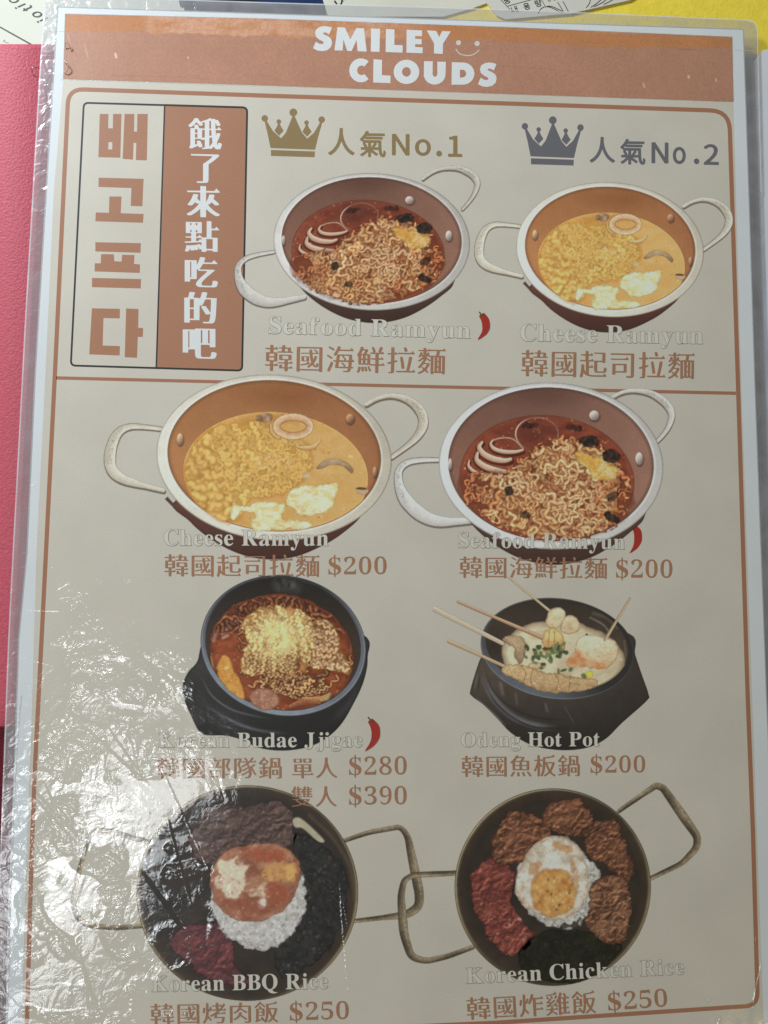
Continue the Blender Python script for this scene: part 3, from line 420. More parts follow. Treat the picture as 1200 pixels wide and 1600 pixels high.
G('m', '雞', (20,-21,31,-21,54,-12,75,3,88,18,91,19,116,2,139,-17,143,-18,150,-18,157,-11,157,-7,134,11,101,33,100,37,100,45,102,50,105,51,165,52,168,54,167,59,162,63,153,76,151,77,135,61,108,61,106,64,106,83,104,85,100,86,77,85,76,82,74,65,71,61,12,60,11,55,13,52,65,51,68,51,69,48,69,41,66,31,61,22,54,13,48,7,37,-1,15,-12,15,-16), (177,-21,205,-21,206,-18,207,-8,210,-6,315,-5,318,-5,320,-3,319,5,313,9,306,20,304,22,302,21,293,9,290,7,274,7,271,9,271,60,275,61,307,62,309,62,310,65,309,71,304,74,295,87,292,86,282,73,274,73,271,75,271,126,275,127,307,128,309,128,310,131,309,137,304,140,295,153,292,152,282,139,275,139,271,140,271,190,272,192,275,192,313,193,315,193,316,196,315,203,309,207,302,218,300,220,298,218,287,205,275,205,271,206,271,214,280,219,280,222,265,253,261,259,258,261,247,261,238,258,236,255,252,217,253,211,253,206,249,205,212,205,209,207,209,215,220,247,224,264,221,266,204,270,198,270,195,269,185,236,171,199,158,172,146,153,147,149,155,140,158,138,166,138,173,144,175,143,176,-16,176,-19), (209,7,207,8,207,11,207,60,211,61,237,61,238,57,238,8,234,7), (209,73,207,75,207,78,207,126,211,127,237,127,238,123,238,75,234,73), (144,88,154,88,164,93,166,96,153,120,142,135,138,138,128,138,120,134,120,131,124,122,124,115,123,112,78,108,71,107,69,110,69,115,71,118,105,143,135,169,137,173,130,179,122,179,117,178,95,157,89,152,79,151,62,151,60,154,61,161,84,184,88,189,86,192,80,196,70,196,67,194,53,178,39,164,22,150,22,143,25,140,34,140,64,143,66,141,66,138,66,133,63,130,32,109,20,102,19,100,20,96,22,91,29,91,52,95,133,104,136,102,142,90), (209,139,207,141,207,144,207,190,211,192,236,192,238,190,238,187,238,141,234,139), (33,192,43,192,55,199,55,203,49,217,47,222,44,224,32,224,25,221,24,219,32,194), (131,196,142,196,146,198,162,227,163,230,161,232,151,236,143,236,140,235,125,201,126,199), (83,200,94,200,106,206,105,210,101,221,95,231,85,231,77,228,74,226,81,203), (19,239,30,239,57,241,115,248,151,255,157,257,158,259,142,284,139,286,118,264,112,259,68,252,21,247,18,246,17,244,17,241))
G('b', '餓', (139,-21,168,-21,182,-20,199,-16,206,-17,226,-17,237,-9,250,3,253,1,260,-10,265,-15,273,-20,281,-21,301,-21,307,-20,314,-16,319,-9,325,8,329,27,328,31,314,41,295,41,293,39,290,19,288,17,286,21,282,38,282,46,302,88,311,112,315,129,312,131,300,134,280,134,278,132,274,119,272,117,270,129,269,157,270,162,320,163,322,163,324,165,323,172,316,175,301,192,298,191,284,174,271,174,267,176,266,215,266,227,267,230,271,224,279,205,281,203,302,203,312,207,316,210,313,220,305,235,294,254,290,258,267,259,265,267,262,268,223,269,211,278,208,276,201,269,190,263,171,256,130,243,128,241,128,236,127,235,104,255,103,258,103,266,101,268,88,272,67,272,63,270,50,249,35,231,5,204,5,200,12,187,33,187,58,206,80,232,83,233,95,222,113,202,134,202,138,204,146,214,144,217,133,229,132,231,160,234,163,233,163,179,163,176,161,174,141,174,133,175,111,176,108,179,96,208,92,209,76,209,59,205,64,186,64,179,63,176,27,175,24,174,24,172,23,20,21,8,12,-3,17,-15,21,-17,39,-17,55,-9,97,9,100,7,104,-4,107,-5,125,-5,141,2,141,6,135,23,122,52,118,57,97,57,85,53,84,50,89,36,89,27,86,25,72,20,69,20,68,21,68,74,72,75,121,75,125,74,128,68,130,67,150,67,161,69,163,67,163,-4,161,-7,158,-8,137,-9,136,-13,137,-19), (208,6,207,11,207,83,210,86,229,93,231,91,232,87,237,52,237,40,222,19,214,10), (70,85,68,86,68,89,68,121,72,122,91,122,92,117,92,86,88,85), (138,85,137,89,137,160,140,162,161,162,163,160,163,157,163,93,160,90), (209,107,207,108,207,111,207,160,210,162,223,162,225,161,226,157,229,111,227,109), (70,132,68,133,68,136,68,165,72,166,91,166,92,162,92,133,88,132), (209,174,207,175,207,178,207,244,209,248,220,251,222,249,223,238,224,177,222,174))
G('b', '了', (79,-21,144,-21,160,-20,177,-17,187,-11,190,-5,192,5,193,152,195,155,231,177,268,205,299,233,301,236,299,239,290,246,285,246,249,246,22,245,17,244,17,233,20,231,223,230,227,230,228,228,228,222,226,219,205,201,174,178,138,156,137,-1,134,-5,128,-6,76,-7,74,-8,74,-10,77,-19))
G('b', '來', (137,-21,185,-21,190,-20,191,51,192,55,235,20,259,5,281,-7,311,-7,314,-5,322,5,323,8,321,10,288,27,270,39,253,52,227,76,208,98,210,100,224,101,227,102,244,121,253,114,276,93,305,93,311,97,316,102,316,106,310,112,264,151,264,159,272,184,272,187,271,189,251,193,226,193,222,192,214,167,207,149,195,128,192,125,191,128,191,209,196,210,320,211,322,213,321,224,311,227,292,250,290,250,288,248,273,229,269,226,194,226,191,227,191,229,190,266,189,270,139,270,136,269,136,267,135,230,135,227,133,226,14,225,9,224,9,213,12,211,134,210,135,205,135,131,135,127,132,127,107,151,107,159,116,185,116,189,96,193,70,193,66,192,57,165,48,145,33,121,13,99,14,96,25,87,55,87,70,101,85,118,88,116,98,107,120,106,122,106,123,104,100,77,73,52,38,27,6,9,5,7,6,5,13,-5,16,-6,46,-6,85,17,109,35,131,54,134,56,135,51,136,-17))
G('b', '點', (15,-21,35,-21,39,-20,46,-11,54,7,56,5,58,-8,61,-10,84,-10,93,-9,97,-5,117,-5,130,-2,132,-1,132,2,125,30,131,21,140,3,159,2,162,1,163,-18,165,-21,204,-21,206,-19,207,-8,212,-7,264,-7,267,-8,268,-17,270,-19,312,-19,313,-14,313,112,312,114,309,114,261,115,256,116,256,120,256,181,256,184,260,185,324,186,326,188,325,198,316,202,302,219,299,217,288,202,285,200,257,200,256,204,255,269,251,270,213,270,211,269,211,266,210,121,210,116,205,115,170,115,166,121,160,123,147,138,144,140,128,122,113,122,111,123,111,126,111,149,112,153,161,154,164,154,165,156,165,258,159,260,16,259,15,254,15,156,16,154,19,154,65,153,66,149,66,126,66,123,63,122,14,121,12,119,12,113,13,111,16,111,65,110,66,106,66,80,66,77,63,76,9,73,6,70,6,62,10,61,31,61,159,69,161,69,162,66,162,43,162,37,161,35,150,48,145,49,127,49,121,47,115,43,96,42,82,39,61,38,50,37,41,38,23,38,21,35,14,5,6,-14,7,-17), (209,8,207,9,207,13,207,100,212,101,266,101,267,96,267,9,262,8), (113,79,111,80,111,83,111,106,112,110,157,110,162,109,162,93,161,88,149,100,146,97,132,80,123,79), (58,162,56,165,56,183,59,184,68,184,69,181,69,164,66,162), (110,162,108,165,108,181,112,182,123,182,124,178,124,163,120,162), (58,229,56,232,56,249,59,250,68,250,69,247,69,230,66,229), (110,229,108,232,108,249,112,250,123,250,124,246,124,230,121,229))
G('b', '吃', (156,-16,297,-16,312,-12,317,-8,321,-3,327,14,330,33,330,38,328,40,308,47,284,47,280,46,277,19,275,9,270,2,265,-1,191,-1,179,2,175,6,173,12,173,20,176,30,193,51,226,82,300,145,301,147,300,149,290,153,159,153,152,154,166,173,185,204,188,207,323,208,325,210,324,219,315,222,295,245,291,243,272,221,200,221,198,223,198,230,209,262,209,266,187,271,161,271,159,269,142,224,132,204,128,199,127,203,126,237,124,240,15,240,10,239,10,39,10,36,11,34,61,34,62,37,63,56,65,59,122,60,126,61,127,150,128,154,136,154,140,153,139,143,140,140,142,140,219,139,224,138,224,132,222,128,170,81,145,56,132,41,121,23,119,16,119,9,121,3,125,-3,136,-11), (65,74,63,75,63,79,63,222,64,226,70,226,74,225,74,222,74,79,74,76,72,74))
G('b', '的', (198,-15,271,-15,281,-13,289,-9,295,-3,299,3,305,21,311,62,316,141,319,218,314,219,222,220,221,222,221,229,230,261,230,267,227,269,211,272,185,272,182,272,181,270,167,225,161,209,159,207,157,216,155,218,107,219,103,220,103,228,115,263,116,266,114,268,94,271,65,271,63,268,56,240,50,220,46,219,17,218,14,217,14,215,14,-11,18,-12,64,-12,65,-9,66,10,69,12,156,13,157,18,158,147,161,148,179,149,182,150,197,174,210,202,213,206,261,206,264,206,265,203,265,177,262,108,261,91,260,86,259,86,257,87,237,116,215,144,185,144,176,140,172,137,174,133,194,103,216,68,220,67,244,67,256,73,258,73,259,71,258,55,253,22,250,10,246,4,242,0,238,-1,190,-1,189,-4,191,-12,193,-14), (68,26,66,27,66,30,66,112,67,114,70,114,102,114,104,113,104,110,104,28,103,26,100,26), (68,127,66,128,66,131,66,204,70,205,103,205,104,203,104,200,104,128,100,127))
G('b', '吧', (166,-15,285,-15,297,-14,307,-12,313,-9,319,-3,323,3,328,18,330,34,328,36,309,44,284,44,280,43,279,40,277,23,273,9,269,3,261,-1,195,-1,189,1,184,5,182,9,181,17,181,102,181,105,182,107,261,107,264,105,265,90,267,87,314,87,318,88,318,243,317,249,131,249,127,248,126,241,123,240,16,239,11,238,11,36,16,35,61,35,62,39,63,62,65,65,124,65,126,62,128,16,132,0,137,-6,144,-11,152,-13), (65,80,63,81,63,85,63,221,64,226,70,226,74,225,74,222,74,84,73,80), (183,121,181,122,181,126,181,233,183,236,192,236,195,235,195,232,195,124,193,121), (251,121,249,122,249,126,249,233,251,236,261,236,264,235,264,232,264,124,262,121))
G('s', '人', (31,-31,35,-32,38,-30,67,-12,86,4,112,31,129,54,141,75,154,103,163,126,165,128,167,126,185,83,200,56,220,29,241,7,268,-14,296,-30,300,-29,303,-27,321,-7,322,-2,319,2,280,26,251,53,227,86,211,117,197,154,189,185,182,226,183,250,183,272,182,277,178,280,173,281,151,281,146,279,144,276,140,219,135,180,125,141,111,104,107,97,87,64,63,38,53,28,14,2,9,-3,8,-7,10,-11))
G('s', '氣', (115,-33,136,-33,140,-32,143,-29,144,-23,145,19,146,22,153,19,170,8,203,-17,206,-17,210,-15,226,1,226,7,220,13,195,31,167,49,165,51,165,53,221,54,225,55,231,58,232,56,238,18,245,-3,249,-10,257,-20,267,-28,286,-33,295,-32,302,-30,309,-23,313,-18,319,3,321,21,321,31,318,36,303,49,300,51,297,50,294,48,292,43,288,8,286,6,284,7,278,15,274,28,271,47,268,88,266,161,265,166,262,169,254,170,58,171,55,171,55,174,69,189,72,191,76,182,79,180,84,179,278,179,282,182,284,186,284,201,282,208,276,211,93,212,89,212,89,215,91,218,95,218,301,219,306,221,309,227,309,243,308,247,305,250,298,251,114,252,112,254,117,268,114,273,109,276,86,282,80,277,66,250,49,225,38,212,9,184,7,179,10,174,28,156,32,155,38,158,40,157,42,142,45,139,52,136,44,130,42,124,59,98,63,89,62,87,60,87,29,86,22,84,19,77,19,63,20,58,23,55,28,54,76,53,80,52,78,49,70,41,54,28,38,17,15,4,12,0,12,-5,28,-24,32,-26,36,-25,48,-19,67,-6,86,10,103,26,106,28,107,24,108,-25,110,-30), (229,84,221,86,191,87,187,88,190,93,213,123,214,126,212,129,201,135,200,136,202,137,225,137,229,135,230,87), (99,87,98,89,99,95,96,102,88,116,75,134,75,136,76,137,103,137,107,136,107,90,105,87), (146,88,145,92,145,136,149,137,177,137,178,134,171,122,151,93,148,88))
G('s', 'N', (33,-7,60,-7,65,-4,67,1,67,153,67,162,68,167,73,160,167,-3,171,-6,177,-7,201,-7,208,-4,210,4,210,234,210,240,207,244,201,246,177,246,172,244,169,239,169,91,169,80,168,74,164,79,69,243,65,246,58,246,35,246,28,243,26,235,26,4,27,-3))
G('s', 'o', (94,-11,113,-10,133,-4,148,4,163,18,173,30,180,46,186,67,188,88,186,110,180,131,173,147,162,161,147,174,133,182,116,187,99,189,82,187,65,182,51,174,36,161,25,147,18,131,12,110,10,89,12,67,17,48,25,30,34,19,49,5,64,-4,83,-10), (90,28,81,31,74,36,68,42,62,52,58,61,56,71,55,80,55,98,58,117,61,125,68,135,74,141,82,147,89,149,100,150,110,149,119,145,127,139,135,128,140,115,143,102,144,89,143,76,141,64,137,52,131,43,125,37,117,31,108,28))
G('s', '.', (41,-11,50,-11,61,-6,70,3,73,14,73,23,69,34,60,43,49,47,40,47,29,42,21,33,17,20,18,9,23,0,30,-7))
G('s', '1', (29,-7,157,-7,163,-6,167,-1,167,22,164,29,157,31,122,32,119,34,118,236,117,242,112,246,88,246,66,237,38,229,35,227,33,224,33,207,36,200,42,198,72,197,75,195,75,37,75,33,72,32,32,31,25,29,22,22,22,2,24,-4))
G('s', '2', (15,-7,162,-7,168,-6,171,-2,172,3,172,24,170,29,167,31,159,32,94,32,84,32,80,33,82,36,115,73,135,100,145,116,152,133,159,159,160,175,159,189,154,206,150,215,143,225,134,234,127,240,116,245,98,250,84,251,59,248,46,243,33,236,23,228,7,211,7,207,9,204,26,188,30,186,34,188,51,203,63,210,78,213,94,211,104,206,112,197,115,189,117,177,116,159,112,144,104,127,92,108,77,89,60,70,9,21,8,16,8,1,10,-4))
G('s', '내', (242,-29,266,-29,270,-27,271,-23,271,269,269,273,264,274,243,274,240,273,238,270,237,158,236,154,232,154,208,154,204,155,203,263,201,267,198,268,176,268,172,266,171,260,171,-9,173,-13,178,-14,197,-14,200,-14,203,-11,203,-6,204,121,205,123,208,123,235,123,237,122,237,118,238,-22,239,-27), (31,47,83,48,109,50,152,56,157,58,159,62,156,82,154,86,151,87,92,80,67,79,62,80,61,232,60,237,55,239,32,239,28,237,27,233,27,55,27,50))
G('s', '용', (144,-29,173,-28,208,-22,227,-14,239,-6,248,5,253,14,254,22,255,28,253,39,246,53,238,61,231,66,211,75,191,80,156,83,126,82,99,78,77,71,61,61,51,49,47,40,45,30,46,16,55,0,62,-7,72,-14,90,-21,110,-26), (133,0,113,3,98,7,90,11,83,17,80,26,81,34,88,42,97,47,107,50,133,54,167,54,193,50,203,47,214,40,219,34,220,27,218,19,211,12,202,7,187,3,165,0), (17,99,281,99,285,100,287,103,287,122,286,126,281,128,226,129,223,129,222,131,222,163,239,174,248,183,254,193,257,203,258,211,256,224,250,235,242,244,231,252,222,257,211,261,194,265,173,268,153,269,127,268,110,266,93,262,74,255,59,245,51,236,45,225,43,218,42,209,44,198,48,188,56,178,78,163,78,131,77,129,74,129,21,128,16,128,13,123,13,106,14,101), (115,129,113,130,113,133,113,150,114,153,156,152,184,154,187,152,187,132,185,129), (132,181,108,185,96,189,88,193,81,199,78,208,79,218,87,227,96,232,119,238,141,240,158,240,180,238,195,235,206,231,215,225,221,218,222,210,220,202,213,194,204,189,192,185,166,181))
G('s', '량', (146,-29,173,-28,202,-23,223,-15,236,-6,246,6,251,16,252,25,251,41,246,52,240,59,225,71,207,79,189,83,156,86,129,85,108,82,92,77,81,73,67,63,57,52,52,42,51,35,50,28,52,17,59,2,68,-7,76,-13,92,-20,115,-26,130,-28), (135,0,120,2,106,6,95,11,88,17,85,25,86,36,94,45,102,50,121,55,141,57,173,56,191,53,202,49,210,44,217,36,218,28,217,20,209,12,202,8,183,2,166,0), (220,88,244,88,249,90,250,95,251,131,252,135,289,136,293,138,294,142,294,160,294,163,291,166,287,166,254,167,251,169,251,197,255,198,287,199,291,199,294,204,294,221,293,226,289,228,255,229,251,230,250,269,248,273,244,274,221,274,217,272,216,268,216,96,216,91), (29,105,76,105,128,107,176,112,189,114,195,117,196,124,194,139,192,143,189,144,157,140,106,136,64,135,61,135,60,137,60,164,60,167,62,168,158,169,164,171,165,177,165,248,165,252,163,255,157,256,34,256,29,256,26,254,25,250,25,233,26,229,29,227,127,226,131,225,131,221,131,200,129,197,33,196,29,196,26,194,25,188,25,112,26,107))
G('s', '중', (144,-29,172,-28,189,-26,208,-22,222,-17,237,-8,245,0,252,12,254,20,255,27,253,39,248,50,241,58,229,67,212,74,197,78,169,82,168,87,168,105,173,106,282,107,286,109,287,113,287,129,285,134,278,135,22,135,17,135,14,133,13,129,13,113,14,109,18,107,127,106,132,105,132,87,131,82,95,76,83,73,69,66,59,58,51,49,46,38,45,25,47,14,52,3,62,-7,73,-15,89,-21,105,-25,127,-28), (133,0,116,2,98,7,89,11,83,17,80,26,81,34,88,41,97,46,111,50,133,53,165,53,177,52,194,49,205,45,212,41,219,33,220,26,217,17,210,11,202,7,187,3,165,0), (41,147,57,149,74,153,92,159,108,166,124,176,135,185,150,201,166,185,174,178,188,169,202,162,223,154,239,150,256,147,260,147,264,152,272,168,272,171,271,174,230,184,214,190,202,196,190,205,181,214,174,224,173,229,175,231,177,231,259,232,262,234,263,238,263,258,260,261,255,261,46,261,40,261,37,256,37,239,38,234,41,232,123,231,125,231,127,229,125,223,119,214,110,205,98,196,87,190,70,184,30,174,28,171,29,168,36,151))
G('s', '원', (57,-23,263,-23,267,-22,269,-19,269,0,267,5,262,6,90,7,88,8,88,11,87,62,87,67,84,70,81,70,59,70,54,68,53,62,53,-16,54,-21), (232,42,257,42,261,44,262,48,262,267,261,272,256,274,233,274,229,272,228,269,227,101,223,100,174,99,170,98,168,93,168,77,169,74,172,72,226,71,227,68,228,47,229,44), (101,52,124,52,127,52,130,55,130,60,131,106,132,110,187,116,208,119,211,122,211,125,210,137,208,144,205,146,199,145,130,140,72,138,18,137,13,136,11,131,14,113,15,110,18,108,95,108,96,104,97,58,98,54), (106,152,127,153,152,159,166,167,173,173,182,186,186,196,187,206,186,218,183,226,174,240,166,247,155,254,140,259,120,262,102,262,83,259,69,255,57,248,48,240,40,229,35,214,35,201,40,185,47,175,57,166,69,160,84,155), (104,180,92,182,83,185,77,189,71,195,68,202,68,210,70,217,74,223,85,230,104,234,119,234,130,232,138,230,147,223,152,216,153,208,152,199,147,191,140,186,130,182,115,180))
G('l', '0', (52,-2,64,-2,78,1,88,6,95,13,102,22,105,31,109,45,111,59,112,77,111,95,107,116,102,129,97,138,89,146,79,152,68,154,51,154,41,152,34,149,26,143,19,134,14,124,11,113,8,94,8,60,11,39,16,25,23,13,29,7,38,2,46,-1), (56,12,52,14,48,18,44,28,41,50,40,83,42,113,45,128,48,134,52,138,56,141,60,141,65,140,69,137,72,133,75,126,78,105,79,88,79,65,77,38,75,28,73,21,70,17,65,12,61,12))
G('l', '1', (22,0,104,0,107,0,108,2,108,7,107,10,104,10,91,11,87,12,83,15,81,21,80,148,80,152,78,153,60,153,56,153,32,136,21,130,11,126,9,125,9,123,10,119,13,114,17,111,22,111,26,111,32,115,46,129,48,128,48,126,48,19,46,14,41,11,25,10,22,10,21,8,21,4,21,1))
G('l', '2', (9,0,103,0,106,0,108,1,109,40,109,43,107,44,101,44,98,44,92,31,87,26,82,24,75,23,36,23,32,23,30,24,31,26,34,29,45,40,84,79,93,90,100,102,103,110,104,118,103,129,101,135,97,140,93,144,87,148,78,152,67,154,43,154,31,151,22,148,15,142,10,136,9,129,9,121,9,118,12,113,14,111,22,107,30,106,33,106,35,107,37,123,39,132,42,136,45,139,53,142,56,142,61,141,64,139,67,136,71,129,72,118,71,106,69,96,64,86,60,79,47,63,29,44,8,22,8,19,8,4,8,1))
G('l', '3', (42,-2,57,-2,67,-1,78,1,87,5,96,11,101,16,106,25,108,32,109,38,109,48,108,56,105,61,102,65,95,72,85,77,77,80,76,82,78,84,89,91,96,98,100,103,103,110,104,118,103,130,99,138,92,145,84,150,73,153,64,154,44,154,28,151,21,148,15,143,10,138,8,131,8,123,9,119,12,116,20,111,31,109,33,109,35,112,37,126,39,132,43,138,47,141,54,142,62,140,67,135,71,127,71,122,71,110,69,102,65,95,59,89,52,86,32,85,31,83,31,78,31,75,32,73,47,72,56,71,65,66,71,61,75,54,76,48,76,35,74,28,72,24,67,18,62,15,55,13,42,13,34,17,29,22,26,27,23,38,22,39,20,39,14,37,10,34,7,31,6,26,6,22,7,16,10,11,13,8,19,4,26,1,34,-1))
G('l', '4', (40,0,109,0,112,0,113,2,113,7,112,10,101,12,96,16,94,20,93,27,93,36,94,39,97,39,114,40,115,42,115,48,115,52,113,53,96,54,94,54,93,56,92,148,92,151,90,152,67,152,63,151,3,53,3,43,3,41,5,40,58,39,62,38,62,35,62,27,60,17,57,14,53,12,40,10,39,8,39,4,39,1), (21,54,19,55,20,58,50,108,58,122,60,125,62,126,62,60,62,55,58,54))
G('l', '5', (42,-2,58,-2,71,0,82,4,93,11,100,19,106,30,107,39,107,56,105,65,100,74,93,81,85,86,73,90,61,92,47,92,34,91,31,91,30,94,33,127,34,129,37,129,80,129,83,128,86,125,90,116,93,115,99,115,101,117,101,123,101,130,100,149,100,151,98,152,24,152,21,152,20,150,19,145,14,91,13,81,14,79,17,77,22,75,39,78,52,78,60,76,66,72,70,68,73,61,75,53,75,40,72,27,69,22,65,18,62,15,58,14,53,13,44,13,39,14,35,16,33,18,29,23,27,29,25,36,23,37,19,37,16,36,13,34,10,31,9,26,9,20,11,14,14,9,19,5,25,2,35,-1))
G('l', '6', (56,-2,67,-2,76,-1,85,2,93,6,101,14,105,19,109,30,111,39,111,57,109,66,105,76,101,81,97,85,87,90,73,93,63,93,56,92,42,88,40,89,40,93,41,102,45,120,48,127,51,132,60,141,65,142,70,142,73,142,76,139,80,132,82,124,83,118,84,116,92,116,97,117,102,120,106,124,108,129,108,133,107,139,103,145,95,151,82,154,63,154,56,153,47,150,37,144,28,135,22,126,17,115,12,97,10,81,10,59,12,43,14,34,17,26,25,14,31,8,41,2,47,0), (60,12,56,14,52,17,48,22,45,30,41,46,40,57,40,67,41,71,46,76,55,80,63,80,66,80,70,78,74,74,77,70,80,60,81,44,79,27,75,18,72,15,68,12,64,12))
G('l', '7', (38,0,50,0,52,0,54,2,112,141,112,149,112,151,111,152,16,152,13,152,11,151,10,138,10,113,10,110,12,109,18,109,21,110,22,112,23,118,25,124,28,127,32,129,86,129,89,129,91,128,90,125,85,112,38,6,37,2))
G('l', '8', (48,-2,64,-2,74,-1,84,1,91,4,99,9,105,15,110,23,112,32,112,47,111,53,108,59,104,64,99,69,92,74,81,81,80,83,82,85,96,95,100,99,104,104,105,109,106,117,106,121,104,130,100,139,93,146,84,151,71,154,49,154,41,153,31,149,22,143,18,138,14,131,12,123,12,109,15,99,20,92,28,84,34,79,35,77,33,75,18,64,11,56,8,50,7,44,7,33,8,27,13,16,22,7,28,3,34,1), (54,10,46,14,40,20,37,27,35,37,36,48,38,54,45,62,49,66,52,68,55,67,61,64,73,56,81,48,82,44,83,38,83,32,81,24,78,19,74,15,71,12,66,10,61,10), (64,91,56,94,49,100,44,105,42,112,41,120,42,127,43,131,48,138,55,142,64,142,70,139,76,133,79,123,79,111,77,102,70,94,67,92))
G('l', '9', (40,-2,54,-2,66,0,77,4,87,12,95,22,101,32,104,41,108,60,109,71,109,96,106,114,101,127,95,137,86,146,81,149,74,152,65,154,46,154,33,150,25,145,19,139,13,131,10,122,8,112,8,95,11,83,15,75,19,70,25,65,35,61,50,59,64,61,70,65,77,70,78,70,79,68,79,63,77,47,72,30,66,19,60,14,56,12,49,11,41,12,36,15,31,20,23,32,21,33,19,32,15,28,14,24,14,18,16,12,19,7,24,3,28,1,34,-1), (57,74,52,75,48,77,42,83,39,93,38,106,40,122,43,131,46,135,49,138,53,140,58,140,62,140,67,137,71,132,74,128,77,119,78,112,79,102,79,91,79,88,78,85,71,78,65,75,60,74))
G('l', 'B', (7,0,79,0,91,1,104,4,111,6,117,10,124,16,129,24,132,33,133,42,132,50,131,54,125,63,119,68,111,73,98,77,97,78,97,79,111,86,117,90,120,93,124,100,126,111,125,119,122,127,117,133,112,137,105,140,97,142,84,144,11,144,6,143,6,142,7,140,15,138,20,134,22,129,23,121,23,19,21,13,18,9,15,7,6,4,5,2), (65,8,62,9,60,11,58,18,58,70,58,72,60,73,70,73,79,71,83,70,88,66,92,61,94,56,95,49,95,30,92,19,87,12,83,9,78,8), (60,80,58,81,58,84,58,131,60,135,64,138,71,138,77,137,82,135,85,132,87,129,89,124,90,114,90,102,89,96,86,90,83,86,80,84,71,81))
G('l', 'C', (71,-3,90,-3,98,-2,110,1,121,7,129,13,137,21,141,26,141,28,139,31,136,32,128,24,115,14,101,9,91,7,80,8,72,10,65,14,61,18,55,25,51,35,48,45,46,59,46,88,48,104,50,112,53,120,56,125,61,131,65,135,70,138,75,140,82,141,89,141,94,140,104,136,114,129,119,124,125,116,134,100,135,99,137,99,138,102,138,110,138,144,137,148,134,147,129,141,124,139,120,139,99,146,84,148,69,147,56,144,43,138,30,128,21,117,14,105,11,95,9,84,9,63,12,46,17,34,25,22,37,10,44,6,56,0))
G('l', 'H', (7,0,71,0,74,0,76,1,76,3,74,5,66,7,62,10,59,14,58,20,58,67,59,70,64,70,105,70,108,70,109,68,109,26,108,16,106,11,103,8,92,4,91,2,92,0,95,0,105,0,156,0,160,0,161,2,160,4,151,7,146,12,144,17,144,23,144,128,145,132,147,135,152,138,160,140,161,142,160,144,156,144,97,144,93,144,91,143,91,141,93,140,100,138,104,136,107,133,108,130,109,120,109,83,108,80,103,80,62,80,59,80,58,81,58,124,58,130,60,134,63,137,68,139,75,140,76,142,75,144,71,144,17,144,8,144,6,144,5,142,7,140,15,138,20,134,22,130,23,122,23,19,22,13,18,9,15,7,6,4,5,2))
G('l', 'J', (31,-21,46,-20,55,-18,61,-15,69,-9,74,-3,77,4,80,19,81,116,82,128,83,133,86,136,91,138,98,140,99,142,97,144,31,144,28,144,26,143,26,141,28,140,37,138,41,136,44,132,46,126,48,112,47,10,46,-2,44,-8,40,-12,33,-13,27,-12,25,-10,24,-7,28,4,28,14,26,18,23,20,20,22,15,23,8,22,3,18,0,14,-1,6,0,0,2,-5,4,-8,9,-13,14,-17,20,-19))
G('l', 'K', (7,0,71,0,74,0,76,1,76,3,74,5,66,7,62,10,59,14,58,20,58,60,60,64,63,66,65,65,67,63,102,19,106,13,106,10,104,7,101,6,92,4,90,2,91,0,94,0,105,0,160,0,164,0,165,2,164,4,156,7,150,12,90,86,88,90,89,93,106,111,122,126,137,136,144,139,152,140,153,142,153,143,148,144,95,144,94,142,95,140,105,139,110,136,111,133,110,129,102,119,63,80,59,77,58,79,58,83,58,123,59,130,60,133,63,136,67,138,74,140,76,141,76,143,74,144,70,144,11,144,7,144,6,142,7,140,15,138,19,135,22,132,23,127,23,22,23,16,20,10,15,7,6,4,5,2))
G('l', 'O', (73,-3,90,-3,104,-1,115,3,129,11,138,19,148,32,153,43,157,57,158,68,158,80,157,88,153,103,147,115,138,126,134,130,125,137,113,143,98,147,90,148,81,148,69,147,55,143,41,136,35,131,28,124,21,115,14,102,10,87,9,78,9,67,11,53,16,37,22,27,31,17,44,7,57,1), (78,4,70,7,65,11,58,18,52,29,49,40,47,52,46,65,46,78,48,102,51,114,56,125,61,132,68,138,75,140,85,141,92,140,100,136,107,129,111,123,114,116,118,103,120,90,121,71,120,54,118,40,116,31,111,19,105,12,98,7,89,4))
G('l', 'P', (7,0,71,0,74,0,76,1,76,3,74,5,67,7,63,9,60,12,59,15,58,23,58,63,59,65,61,65,85,66,100,68,113,74,117,77,122,82,126,88,128,94,130,107,129,115,126,123,122,129,118,133,112,138,106,140,100,142,87,144,11,144,6,144,5,142,7,140,15,138,20,134,22,130,23,122,23,19,22,13,18,9,15,7,6,4,5,2), (60,73,58,74,58,77,58,131,60,135,64,137,72,137,78,136,82,134,86,131,89,127,91,122,93,105,91,89,87,81,80,76,74,74,66,73))
G('l', 'Q', (116,-37,124,-37,139,-35,153,-31,157,-29,157,-27,155,-25,146,-26,138,-26,131,-25,124,-22,115,-15,108,-5,107,-2,108,0,120,6,127,10,137,18,144,26,151,38,156,51,158,64,158,81,155,96,153,103,149,111,140,124,133,131,121,139,113,143,105,146,90,148,77,148,59,144,44,138,34,130,27,123,22,117,15,104,10,89,9,78,9,66,12,47,18,33,28,20,34,14,42,8,59,-1,68,-14,75,-22,84,-29,91,-32,102,-35), (78,4,70,7,64,12,58,18,52,29,49,40,47,52,46,65,46,78,48,102,51,114,56,125,61,132,68,138,75,140,85,141,93,140,101,135,108,128,114,117,117,108,120,93,121,80,121,65,120,51,117,34,113,22,108,15,102,9,94,5,88,4))
